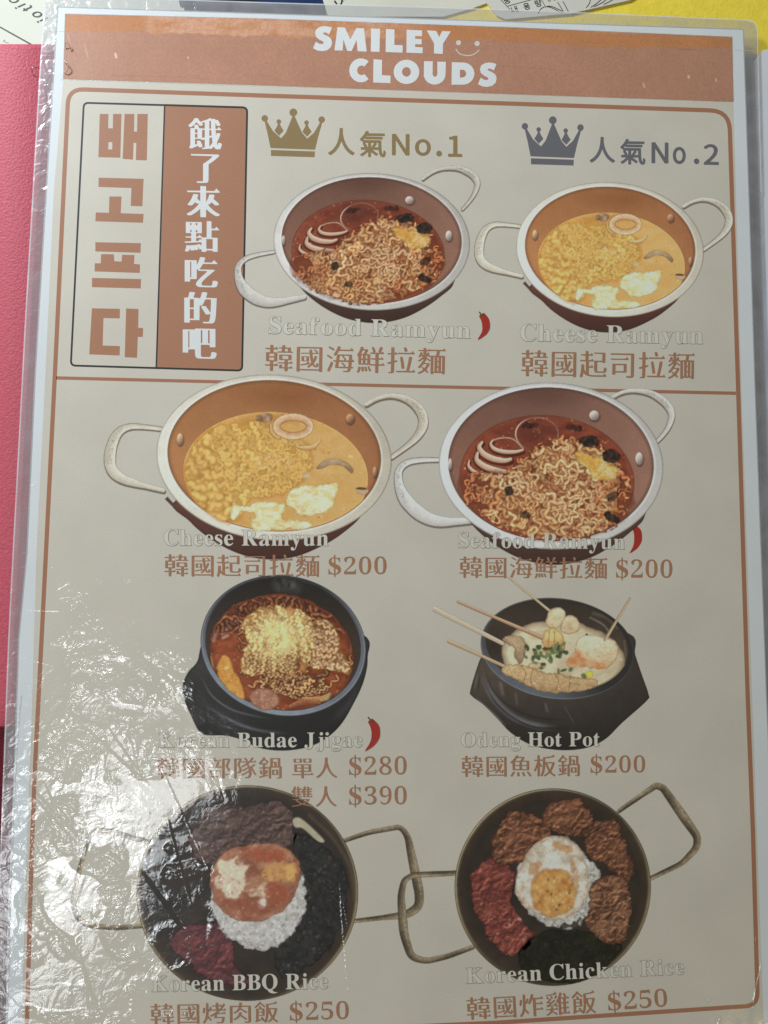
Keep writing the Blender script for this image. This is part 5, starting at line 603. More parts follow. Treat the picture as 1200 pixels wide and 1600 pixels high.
for c in ((858, -.5), (866, -2.5), (873, -4)): ll += place_glyph('d', '0', c, (.97, -.24), (-.25, -.95), 13)
flat_at('small_print', ll, zq, mat_k, lab)
flat_at('table_lines', [bar((780, -3), (801, 19), .9), bar((793, 9.5), (850, -6), .9), bar((845.5, -2), (852.5, 11.5), .9)], zq, mat_k, lab)
flat_at('line_drawing', [stroke_loop(catmull(p, False), 1.1) for p in (
    [(841, 21), (845, 14), (853, 10.5), (863, 12.5), (877, 20)], [(849, 11), (862, 10), (881, 19)], [(871, 3), (876, 11), (881, 19.5)], [(879.5, 2), (884, 10), (888, 18)],
    [(923, -4), (921, 5), (916, 12)], [(941, -3), (934, 4), (923, 11.5)], [(949, -3), (941, 4), (928, 10.5)], [(961, -3), (953, 2), (943, 7)])], zq, mat_k, lab)
wsheet = slab('menu_page', rounded([(1186, 77), (1420, 77), (1500, 1700), (1238, 1700)], [14, 0, 0, 0]), ZT+.0005, -.0008, plain_mat('white_film_page', (.70, .71, .76), .3, noise=(60, .03), coat=.5))
tag(wsheet, 'second white laminated page beyond the right edge of the menu', 'page')

# red cover under the left edge; its foot bends down, the shadow there painted in as maroon
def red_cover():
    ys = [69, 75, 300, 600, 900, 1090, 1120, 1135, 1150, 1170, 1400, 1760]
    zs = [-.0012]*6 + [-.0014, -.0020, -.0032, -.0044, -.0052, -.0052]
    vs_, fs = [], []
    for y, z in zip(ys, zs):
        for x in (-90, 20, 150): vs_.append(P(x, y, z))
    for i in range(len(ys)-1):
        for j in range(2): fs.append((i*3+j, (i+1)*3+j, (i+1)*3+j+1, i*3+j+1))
    o = pydata('menu_cover', vs_, fs, [plain_mat('red_leatherette', (.56, .10, .14), .55, .25, noise=(900, .09), bump=(1500, .00022)), plain_mat('maroon_shadow', (.14, .006, .018), .5, noise=(500, .15), bump=(1500, .0002))])
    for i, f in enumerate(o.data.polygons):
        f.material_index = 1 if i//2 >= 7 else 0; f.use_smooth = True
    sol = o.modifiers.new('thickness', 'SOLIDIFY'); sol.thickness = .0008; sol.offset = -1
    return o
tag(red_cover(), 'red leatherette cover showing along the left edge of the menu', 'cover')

# ------------------------------------------------------------------ the menu
menu = thing('restaurant_menu', 'laminated cream food menu with brown header band and eight dish pictures', 'menu')
def PT(pts): return np.array(pts, float)
page_l = [(89, 10), (71, 300), (54, 580), (41, 862), (28, 1000), (20, 1250), (13, 1500), (6, 1700)]
page_r = [(1222, 1640), (1198, 1080), (1180, 596), (1172, 340), (1162, 45)]
page = slab('paper_sheet', page_l + page_r, -.0004, 0.0, MAT['paper'], menu)
flat('printed_panel', [PT([(99, 123), (84, 300), (72, 560), (57, 862), (50, 1100), (40, 1380), (32, 1668), (1195, 1606), (1193, 1591), (1175, 1080), (1158, 596), (1146, 159)])], 1*ZS, MAT['cream'], menu)
# milky plastic margin of the sleeve, welded seam and rim
out_l = [(74, -6), (70.5, 10), (66, 70), (63, 110), (52, 300), (41, 487), (36, 581), (21, 862), (14, 1000), (7, 1187), (2, 1319), (-4, 1500), (-10, 1730)]
out_r = [(1236, 1730), (1206, 900), (1196, 600), (1189, 300), (1184, 90), (1183, 50), (1179, 37), (1166, 32), (1100, 29), (900, 20), (766, 15), (400, 4), (100, -6), (84, -9)]
inn = [(x+2, y) for x, y in page_l]; inn[0] = (91, 11.5); inn[-1] = (8, 1690)
inr = [(x-2, y) for x, y in page_r]; inr[-1] = (1160, 46.5); inr[0] = (1218, 1630)
flat('sleeve_margin', [PT(out_l+out_r), PT(inn+inr)], 34*ZS, MAT['margin'], menu)
def strip(name, path, w, z, mat, label=None): return flat(name, [stroke_loop(path, w)], z, mat, menu, label)
strip('sleeve_rim', catmull(out_l[1:], False, 4), 2.2, 36*ZS, MAT['seam'])
strip('sleeve_rim', catmull(out_r[3:], False, 4), 1.8, 36*ZS, MAT['seam'])
strip('welded_seam', catmull([(33, 1085), (27, 1150), (22, 1240), (19, 1320), (14, 1420), (12, 1520), (10, 1640)], False), PT([3]+[5]*35+[5])[:1], 37*ZS, MAT['seam'])

# frame line, divider
def loop_line(name, path, w, z, mat, parent=menu):
    p = np.array(path, float); t = np.roll(p, -1, 0)-np.roll(p, 1, 0); t /= np.linalg.norm(t, axis=1)[:, None]; n = np.stack([-t[:, 1], t[:, 0]], 1)
    w = np.broadcast_to(np.asarray(w, float), (len(p),))[:, None]/2
    return flat(name, [p+n*w, (p-n*w)], z, mat, parent)
fr = [(107, 139), (430, 150), (800, 162), (1139.5, 173.5), (1153, 596), (1168, 1080), (1176.5, 1300), (1184, 1571), (775, 1598), (645, 1604), (41, 1636), (49, 1350), (54, 1212), (70, 900), (86, 580)]
rad = [24, 0, 0, 30, 0, 0, 0, 20, 0, 0, 20, 0, 0, 0, 0]
loop_line('frame_line', rounded(fr, rad), 6.8, 2*ZS, MAT['line'])
strip('divider_line', [(88, 590.5), (350, 596.8), (730, 605.5), (1150, 614.5)], 5.2, 2*ZS, MAT['line'])

# header band: ink seen through clear tape, wetted and frosted patches along its upper edge
Mid = [[1, 0, 0], [0, 1, 0]]
def header_inks(A, letters=False):
    X, Y = A.X, A.Y
    edge = 47 + (X-100)*.029 + 5*fbm(X/34, X*0, 3) + 2.5*fbm(X/9, X*0, 5)
    edge = np.where((X > 690) & (X < 870), edge - 3, edge)
    edge = np.where((X > 470) & (X < 690), 58 + (X-490)*.018, edge)
    tape = np.clip((Y-edge)/1.6+.5, 0, 1)
    return tape
A = Art((96, 16, 1150, 164), 1.25, Mid, (560, 90))
d = A.poly([(102, 22), (400, 29), (800, 43), (1144, 58), (1146, 159), (800, 147), (400, 133), (99, 123.5)], False)
A.paint(A.aa(d), (184, 126, 84))
tp = header_inks(A); A.tint(tp, (176, 130, 106))
fro = np.clip(1.2*fbm(A.X/26, A.Y/12, 31)+.75, 0, 1)*(1-tp)*np.clip((A.X-222)/18, 0, 1)*np.clip((700-A.X)/120, 0, 1)
fro = np.maximum(fro, (1-tp)*np.clip(1-np.abs(A.X-960)/60, 0, 1)*np.clip(1-(A.Y-47-(A.X-900)*.03)/5, 0, 1)*.7)
A.tint(np.clip(fro*(.8+.5*fbm(A.X/2.2, A.Y/3.2, 33, 2)), 0, .9), (206, 160, 132))
dark = np.clip(-np.abs(A.Y-(47+(A.X-100)*.029)-2)/1.3+1, 0, 1)*np.clip(fbm(A.X/50, A.Y/30, 12)*2, 0, 1)*np.clip((A.X-760)/40, 0, 1); A.tint(dark*.5, (120, 76, 56))
for (a, b, wob) in (((760, 102), (905, 113), 1.), ((170, 118), (330, 124), .8)):
    dl, _, _ = A.line([a, ((a[0]+b[0])/2, (a[1]+b[1])/2-1.5), b]); A.tint(np.clip(.7-dl/1.2, 0, 1)*.4, (130, 88, 70))
for (x, y, w, h, al) in ((1006, 133, 1.3, 4.5, .6), (1076, 120, 1.6, 3, .7), (1119, 125, 1.4, 3, .6), (181, 87, 2, 5, .7), (294, 90, 1.4, 2, .6), (135, 80, .8, 12, .4), (108, 62, .8, 10, .4)):
    A.tint(np.clip(1-A.ell(x, y, w, h, -15)-.4, 0, 1)*al, (232, 205, 180))
A.mottle(.045, 1.8, 21, 2); A.mottle(.03, 40, 22)
Art.soft = (1.0, 1.0)
band = A.build('header_band', menu, 2*ZS)
Art.soft = (.85, 1.0)
strip('tape_edge_highlight', [(92, 124.5), (160, 126.5), (400, 134.5)], 2.0, 8*ZS, MAT['tapehighlight'])  # highlight along the tape's edges, put in as pale strips
strip('tape_edge_highlight', [(66, 47), (101, 48.5)], 1.2, 38*ZS, MAT['tapehighlight'])
strip('tape_edge_highlight', [(1146, 77.5), (1180, 80)], 1.4, 38*ZS, MAT['tapehighlight'])

# small loops of the binding staples that lift the tape at the left end of the band, one on the cover
def wire(name, pts, r, mat, parent, label=None):
    cu = bpy.data.curves.new(name, 'CURVE'); cu.dimensions = '3D'; cu.bevel_depth = r; cu.bevel_resolution = 3
    q = catmull(pts, False, 5); sp = cu.splines.new('POLY'); sp.points.add(len(q)-1)
    for i, p in enumerate(q):
        w = P(p[0], p[1], 0); sp.points[i].co = (w[0], w[1], p[2], 1)
    ob = bpy.data.objects.new('t', cu); me = bpy.data.meshes.new_from_object(ob); bpy.data.objects.remove(ob); bpy.data.curves.remove(cu)
    for f in me.polygons: f.use_smooth = True
    me.materials.clear(); return link(name, me, mat, parent, label)
steel = plain_mat('steel_wire', (.55, .45, .4), .3); steel.node_tree.nodes['Principled BSDF'].inputs['Metallic'].default_value = .8
loopm = plain_mat('raised_tape', (.62, .50, .40), .15, .8)
for pts in ([(102, 75, .0003), (103.5, 71, .0009), (106.5, 70, .0012), (109.5, 73, .0010), (110.5, 79, .0003)],
            [(101, 96, .0003), (103, 99, .0009), (107, 103, .0012), (108, 109, .0009), (104, 114, .0006), (100.5, 113, .0003)]):
    wire('tape_bump', pts, .00013, loopm, menu)
st = wire('staple', [(63.5, 106, -.0006), (58, 106.2, .0001), (52, 107.5, .0004), (49.5, 110, -.0002), (48, 112, -.0010)], .00012, steel, None)
tag(st, 'tiny bent steel staple sticking out over the red cover', 'staple')
# ------------------------------------------------------------------ lettering
def string_loops(st, text, a, b, h, gap=.05, space=.2, cjk=False):
    """a line of print from baseline point a to baseline point b, h = capital (or em) height in the photograph"""
    a, b = np.array(a, float), np.array(b, float)
    items = []; x = 0.0
    for ch in text:
        if ch == ' ': x += space; continue
        ls = glyph_loops(st, ch); q = np.vstack(ls)
        if cjk: items.append((x, 0.0, ls)); x += 1.0 + gap
        else:
            w = q[:, 0].max()-q[:, 0].min(); items.append((x, q[:, 0].min(), ls)); x += w + gap
    tot = x - gap; sx = np.linalg.norm(b-a)/tot; ax = (b-a)/np.linalg.norm(b-a); up = np.array([ax[1], -ax[0]])
    if cjk: sy, y0 = h/.95, -.06
    else: sy, y0 = h/(.452 if st == 'l' else .48), 0
    out = []
    for x, off, ls in items:
        for l in ls: out.append(a + (l[:, :1]-off+x)*sx*ax + (l[:, 1:]-y0)*sy*up)
    return out
def glyph_box(st, ch, box, skew=0.0):
    x0, y0, x1, y1 = box; ls = glyph_loops(st, ch); q = np.vstack(ls); lo, hi = q.min(0), q.max(0)
    return [np.stack([x0+(l[:, 0]-lo[0])/(hi[0]-lo[0])*(x1-x0), y1-(l[:, 1]-lo[1])/(hi[1]-lo[1])*(y1-y0) + skew*((l[:, 0]-lo[0])/(hi[0]-lo[0])-.5)], 1) for l in ls]
def zoom(x0, y0, k):
    return lambda u, v: (x0 + u/k, y0 + v/k)
Z4, Z5, Z6, Z7, Z8 = zoom(80, 130, 3.333), zoom(380, 150, 3), zoom(730, 150, 2.553), zoom(140, 570, 2.222), zoom(590, 570, 2.222)
ZB, ZO, ZQ, ZC, Z9 = zoom(220, 880, 2.727), zoom(660, 880, 2.727), zoom(90, 1210, 2.034), zoom(600, 1200, 2), zoom(470, 30, 3.75)
def ZP(z, pts): return PT([z(u, v) for u, v in pts])

# header lettering: heavy geometric capitals
def arcpts(cx, cy, rx, ry, a0, a1, n=18):
    return [(cx+rx*math.cos(math.radians(a0+(a1-a0)*i/n)), cy+ry*math.sin(math.radians(a0+(a1-a0)*i/n))) for i in range(n+1)]
def S_shape(x0, y0, w, h, k=0):
    o = [(.99, .06), (.80, .01), (.56, -.01), (.34, .03), (.17, .12), (.10, .27), (.16, .44), (.34, .55), (.52, .62), (.56, .68), (.50, .73), (.34, .72), (.14, .63), (.0, .90), (.22, .99), (.48, 1.02), (.76, .97), (.94, .84), (1.0, .66), (.93, .50), (.76, .40), (.58, .34), (.50, .29), (.56, .25), (.70, .26), (.84, .33)]
    return np.array([(x0+w*a, y0+h*b) for a, b in o])
T1 = [S_shape(72, 42, 112, 143), PT([(215, 47), (258, 49), (290, 118), (326, 52), (370, 54), (386, 190), (333, 188), (327, 122), (298, 187), (272, 186), (250, 118), (245, 184), (197, 183)]),
      PT([(412, 55), (464, 57), (461, 192), (410, 190)]), PT([(499, 58), (549, 60), (548, 151), (597, 153), (596, 196), (497, 193)]),
      PT([(620, 62), (711, 66), (710, 100), (670, 99), (670, 115), (708, 117), (708, 148), (670, 147), (670, 163), (714, 165), (713, 200), (619, 196)]),
      PT([(738, 66), (793, 69), (811, 105), (828, 70), (879, 72), (833, 145), (832, 204), (780, 201), (781, 142)])]
T2 = [np.array(arcpts(352, 300, 68, 70, -48, -312, 26) + arcpts(356, 300, 26, 28, -312+3, -48-3, 16)), PT([(426, 235), (476, 238), (475, 328), (526, 331), (525, 375), (424, 371)]),
      np.array(arcpts(619, 309, 75, 71, 0, 350, 36)), np.array(arcpts(619, 309, 26, 28, 0, 350, 24)),
      PT([(722, 246), (773, 247), (772, 318)] + arcpts(786, 318, 14, 20, 180, 0, 8) + [(800, 249), (850, 250), (848, 325)] + arcpts(784, 322, 64, 61, 5, 175, 16) + [(721, 322)]),
      PT([(885, 252), (940, 254)] + arcpts(950, 319, 67, 65, -85, 85, 18) + [(883, 384)]), PT([(933, 296), (944, 297)] + arcpts(946, 319, 23, 23, -70, 70, 8) + [(932, 343)]),
      S_shape(1038, 255, 110, 140)]
def z9(l): return np.stack(Z9(l[:, 0], l[:, 1]), 1)
flat('title_lettering', [z9(np.array(l)) for l in T1], 10*ZS, MAT['white'], band)
flat('title_lettering', [z9(np.array(l)) for l in T2], 10*ZS, MAT['white'], band)
flat('smiley_face', [z9(np.array(arcpts(924, 138, 15, 15, 0, 345, 20))), z9(np.array(arcpts(1033, 143, 15, 15, 0, 345, 20))), z9(stroke_loop(catmull([(908, 174), (928, 200), (968, 213), (1012, 207), (1046, 180)], False), [2]+[7]*23+[2] if False else 5.5))], 10*ZS, MAT['offwhite'], band)

# side banner
bq = ZP(Z4, [(165, 97), (1026, 122), (999, 1502), (97, 1475)])
bn = flat('side_banner', [rounded(bq, [9, 9, 9, 9]), ring(bq, [9, 9, 9, 9], 3.0)[1]], 5*ZS, MAT['dark'], menu)
flat('brown_field', [rounded(ZP(Z4, [(590, 108), (1022, 121), (995, 1498), (546, 1485)]), [0, 8, 8, 0])], 4*ZS, MAT['brown'], bn)
flat('divider_line', [bar(Z4(591, 110), Z4(547, 1488), 2.4)], 6*ZS, MAT['dark'], bn)
hang = [[(253, 160), (298, 160), (297, 235), (321, 235), (322, 160), (366, 160), (360, 388), (246, 385)], [(298, 307), (318, 307), (318, 345), (297, 345)],
        [(382, 160), (433, 160), (431, 252), (447, 252), (449, 160), (503, 160), (498, 402), (441, 400), (443, 311), (429, 310), (426, 398), (372, 394)],
        [(247, 492), (481, 498), (475, 641), (414, 639), (418, 546), (246, 540)], [(303, 590), (366, 590), (362, 677), (481, 681), (478, 727), (230, 719), (232, 673), (301, 675)],
        [(230, 828), (467, 833), (465, 883), (230, 876)], [(260, 890), (326, 891), (329, 927), (366, 929), (370, 893), (434, 895), (431, 941), (463, 944), (461, 988), (226, 980), (227, 938), (258, 938)],
        [(213, 1014), (468, 1020), (466, 1069), (212, 1062)], [(212, 1172), (358, 1175), (357, 1225), (272, 1223), (268, 1366), (358, 1369), (356, 1418), (198, 1412)],
        [(390, 1173), (455, 1176), (453, 1274), (479, 1275), (477, 1321), (451, 1321), (447, 1430), (383, 1427)]]
flat('banner_lettering', [ZP(Z4, l) for l in hang], 5*ZS, MAT['brown'], bn)
sl = []
for ch, bx in (('餓', (715, 180, 889, 343)), ('了', (728, 370, 876, 520)), ('來', (706, 536, 878, 698)), ('點', (696, 718, 874, 878)), ('吃', (695, 906, 868, 1062)), ('的', (693, 1088, 862, 1250)), ('吧', (685, 1278, 862, 1434))):
    x0, y0 = Z4(bx[0], bx[1]); x1, y1 = Z4(bx[2], bx[3]); sl += glyph_box('b', ch, (x0, y0, x1, y1), 1.2)
flat('slogan_lettering', sl, 6*ZS, MAT['white'], bn)

# crowns and ranks
def crown(f, mat, label):
    body = [(128, 244), (115, 180), (100, 118), (110, 116), (140, 165), (178, 198), (200, 172), (232, 92), (240, 92), (276, 172), (300, 200), (332, 172), (361, 122), (371, 124), (352, 190), (337, 252)]
    ls = [body, [(130, 253), (336, 260), (335, 287), (130, 281)], [(167, 118), (178, 145), (190, 163), (168, 186), (146, 163), (159, 142)], [(297, 122), (308, 148), (321, 167), (300, 191), (277, 168), (289, 146)]]
    ls = [PT(l) for l in ls] + [PT(arcpts(x, y, r, r, 0, 340, 17)) for x, y, r in ((101, 105, 15.5), (235, 77, 18.5), (368, 111, 15.5))]
    c = flat('crown', [np.array([f(u, v) for u, v in l]) for l in ls[:4]], 4*ZS, mat, menu, label)
    flat('crown_ball', [np.array([f(u, v) for u, v in l]) for l in ls[4:]] + [np.array([f(u, v) for u, v in arcpts(x, y, 11, 11, 0, 340, 14)]) for x, y in ((167, 120), (297, 125))], 5*ZS, mat, c)
crown(Z5, MAT['gold'], 'gold crown')
crown(lambda u, v: Z6(231+(u-102)*.83, 121+(v-105)*.86), MAT['steel'], 'slate grey crown')
def ranks(z, items, mat):
    ls = []
    for ch, (a, b, c, d) in items:
        x0, y0 = z(a, b); x1, y1 = z(c, d); ls += glyph_box('s', ch, (x0, y0, x1, y1), .5)
    flat('rank_lettering', ls, 4*ZS, mat, menu)
ranks(Z5, (('人', (398, 150, 523, 279)), ('氣', (546, 163, 669, 287)), ('N', (697, 178, 780, 279)), ('o', (805, 202, 880, 281)), ('.', (905, 256, 932, 284)), ('1', (960, 186, 1027, 286))), MAT['gold'])
ranks(Z6, (('人', (488, 163, 590, 267)), ('氣', (610, 171, 711, 274)), ('N', (735, 185, 803, 269)), ('o', (820, 203, 872, 272)), ('.', (904, 249, 926, 272)), ('2', (943, 192, 1004, 275))), MAT['steel'])

# chillies
def chilli(z, path, widths, stem, zz=40*ZS):
    p = catmull([z(*q) for q in path], False, 6); w = np.interp(np.linspace(0, 1, len(p)), np.linspace(0, 1, len(widths)), widths)
    c = flat('chilli', [stroke_loop(p, w)], zz, MAT['red'], menu)
    if stem: flat('stem', [stroke_loop(catmull([z(*q) for q in stem], False, 4), 2.0), np.array(arcpts(*z(*stem[-1]), 4, 2.6, 150, 400, 10))], zz+ZS, MAT['green'], c)
chilli(Z5, [(1116, 1024), (1134, 1052), (1138, 1085), (1128, 1112), (1100, 1142)], [9, 12.5, 12, 8, .8], [(1106, 1012), (1112, 1020), (1120, 1028)])
chilli(Z8, [(886, 558), (902, 580), (904, 608), (895, 632), (876, 654)], [6, 12.5, 12.5, 8, .8], None, 9*ZS)
chilli(ZB, [(976, 668), (998, 700), (1000, 738), (985, 770), (956, 800)], [8, 14, 13, 8, .8], [(968, 655), (973, 662), (984, 672)])

# captions
def english(z, text, a, b, cap, white=True):
    ls = string_loops('l', text, z(*a), z(*b), cap)
    o = flat('dish_name', ls, 30*ZS, MAT['shade'], menu)
    # outline below, slightly wider
    me = flat('x', ls, 29*ZS, MAT['shade'], None, mesh_only=True, grow=0.75e-4)
    bm = bmesh.new(); bm.from_mesh(o.data)
    for f in bm.faces: f.material_index = 0
    nb = len(bm.faces); bm.from_mesh(me); bm.faces.ensure_lookup_table()
    for f in bm.faces[nb:]: f.material_index = 1
    o.data.materials.clear(); o.data.materials.append(MAT['offwhite']); o.data.materials.append(MAT['shade']); bm.to_mesh(o.data); bm.free()
    for i, p in enumerate(o.data.polygons): p.material_index = 0 if i < nb else 1
    bpy.data.meshes.remove(me)
def chinese(z, text, a, b, h, price=None, name='dish_name_chinese'):
    flat(name, string_loops('m', text, z(*a), z(*b), h, gap=.06, space=.25, cjk=True), 31*ZS, MAT['caption'], menu)
    if price: flat('price', string_loops('d', price[0], z(*price[1]), z(*price[2]), price[3], gap=.075), 31*ZS, MAT['caption'], menu, grow=-0.35e-4)
english(Z5, 'Seafood Ramyun', (120, 1113), (1064, 1136), 26)
english(Z6, 'Cheese Ramyun', (211, 977), (940, 989), 26.5)
english(Z7, 'Cheese Ramyun', (259, 627), (829, 628), 24.5)
english(Z8, 'Seafood Ramyun', (281, 634), (858, 640), 23.5)
english(ZB, 'Korean Budae Jjigae', (75, 785), (943, 782), 22.5)
english(ZO, 'Odeng Hot Pot', (165, 782), (755, 779), 22)
english(ZQ, 'Korean BBQ Rice', (299, 690), (859, 680), 24)
english(ZC, 'Korean Chicken Rice', (258, 673), (937, 644), 24)
chinese(Z5, '韓國海鮮拉麵', (97, 1286), (947, 1303), 42)
chinese(Z6, '韓國起司拉麵', (211, 1116), (906, 1128), 42.5)
chinese(Z7, '韓國起司拉麵', (257, 733), (798, 735), 35.5, ('$200', (829, 727), (1031, 726), 27.5))
chinese(Z8, '韓國海鮮拉麵', (281, 738), (797, 742), 34.5, ('$200', (827, 738), (1023, 739), 28.5))
chinese(ZB, '韓國部隊鍋', (65, 917), (602, 915), 34, ('$280', (887, 901), (1133, 899), 28.5))
chinese(ZB, '單人', (640, 915), (838, 913), 33, name='serving_size')
chinese(ZB, '雙人', (638, 1037), (836, 1035), 33, ('$390', (887, 1028), (1133, 1026), 28.5), name='serving_size')
chinese(ZO, '韓國魚板鍋', (163, 909), (672, 905), 34, ('$200', (716, 892), (949, 890), 26.5))
chinese(ZQ, '韓國烤肉飯', (293, 793), (702, 786), 33, ('$250', (738, 781), (926, 776), 28))
chinese(ZC, '韓國炸雞飯', (257, 786), (664, 764), 36, ('$250', (701, 757), (886, 744), 28))
# ------------------------------------------------------------------ the eight dish pictures
def aff(z0, k): return [[1/k, 0, z0[0]], [0, 1/k, z0[1]]]
def lerp(a, b, t): t = np.clip(t, 0, 1)[..., None]; return np.array(a, float)*(1-t) + np.array(b, float)*t
def band_line(A, path, w, hi, lo, light=(-.3, -1), closed=False, smooth=True, edge=.25, amp=1.0):
    """a round bar or strap: lit on the upper side, dark along the lower edge"""
    d, side, pos = A.line(path, closed, smooth)
    ww = np.interp(pos, np.linspace(0, 1, len(w)), w) if isinstance(w, (list, tuple)) else np.full(A.X.shape, float(w))
    cov = A.aa(d-ww/2)
    t = np.clip(.5 + side*d/ww*amp, 0, 1)
    A.paint(cov, lerp(hi, lo, t))
    return cov, pos, d, ww
def strap_handle(parent, box, step, M, at, path, w, hi, lo, z, flip=False, emboss=None, label=None):
    A = Art(box, step, M, at)
    d, side, pos = A.line(path); ww = np.interp(pos, np.linspace(0, 1, len(w)), w)
    s_ = side*(-1 if flip else 1)
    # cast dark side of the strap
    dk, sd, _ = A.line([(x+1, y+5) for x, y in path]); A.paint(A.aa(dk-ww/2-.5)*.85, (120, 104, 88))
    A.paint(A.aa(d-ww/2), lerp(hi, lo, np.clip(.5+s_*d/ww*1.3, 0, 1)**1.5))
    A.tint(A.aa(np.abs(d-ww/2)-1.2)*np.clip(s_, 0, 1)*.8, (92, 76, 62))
    if emboss:
        e0, e1 = emboss
        m = (pos > e0) & (pos < e1)
        n = fbm(A.X/5, A.Y/5, 41, 2); g = np.roll(n, 1, 0)-np.roll(n, -1, 0)
        A.tint(np.clip(np.abs(n)*2.4-.25, 0, 1)*m*np.clip(1-d/(ww*.36), 0, 1)*.8, np.array(lo)*.78)
    A.mottle(.05, 14, 8)
    return A.build('handle', parent, z, label)

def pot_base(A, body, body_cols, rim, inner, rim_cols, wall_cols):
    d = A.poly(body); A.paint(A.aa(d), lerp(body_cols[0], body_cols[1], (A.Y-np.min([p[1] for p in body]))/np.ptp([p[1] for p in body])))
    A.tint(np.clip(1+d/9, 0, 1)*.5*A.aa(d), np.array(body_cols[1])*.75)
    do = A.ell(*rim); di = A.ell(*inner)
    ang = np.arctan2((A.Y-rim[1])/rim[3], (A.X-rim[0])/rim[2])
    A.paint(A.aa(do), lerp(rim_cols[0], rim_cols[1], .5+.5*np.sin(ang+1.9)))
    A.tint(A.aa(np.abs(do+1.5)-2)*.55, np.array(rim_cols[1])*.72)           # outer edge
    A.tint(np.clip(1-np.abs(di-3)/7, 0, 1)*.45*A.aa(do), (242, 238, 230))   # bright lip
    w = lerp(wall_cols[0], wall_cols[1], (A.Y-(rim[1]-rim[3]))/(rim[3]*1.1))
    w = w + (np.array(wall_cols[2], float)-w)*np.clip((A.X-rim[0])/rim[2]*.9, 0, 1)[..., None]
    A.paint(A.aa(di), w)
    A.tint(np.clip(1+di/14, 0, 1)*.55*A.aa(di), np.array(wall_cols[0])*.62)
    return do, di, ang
def rivet(A, x, y, rx, ry, col):
    d = A.ell(x+2, y+4, rx*1.15, ry*1.15); A.tint(np.clip(.6-d/5, 0, 1)*.5, (60, 34, 24))
    d = A.ell(x, y, rx, ry); A.paint(A.aa(d), lerp(np.array(col)*1.08, np.array(col)*.62, .5+((A.X-x)/rx*.4+(A.Y-y)/ry*.6)))

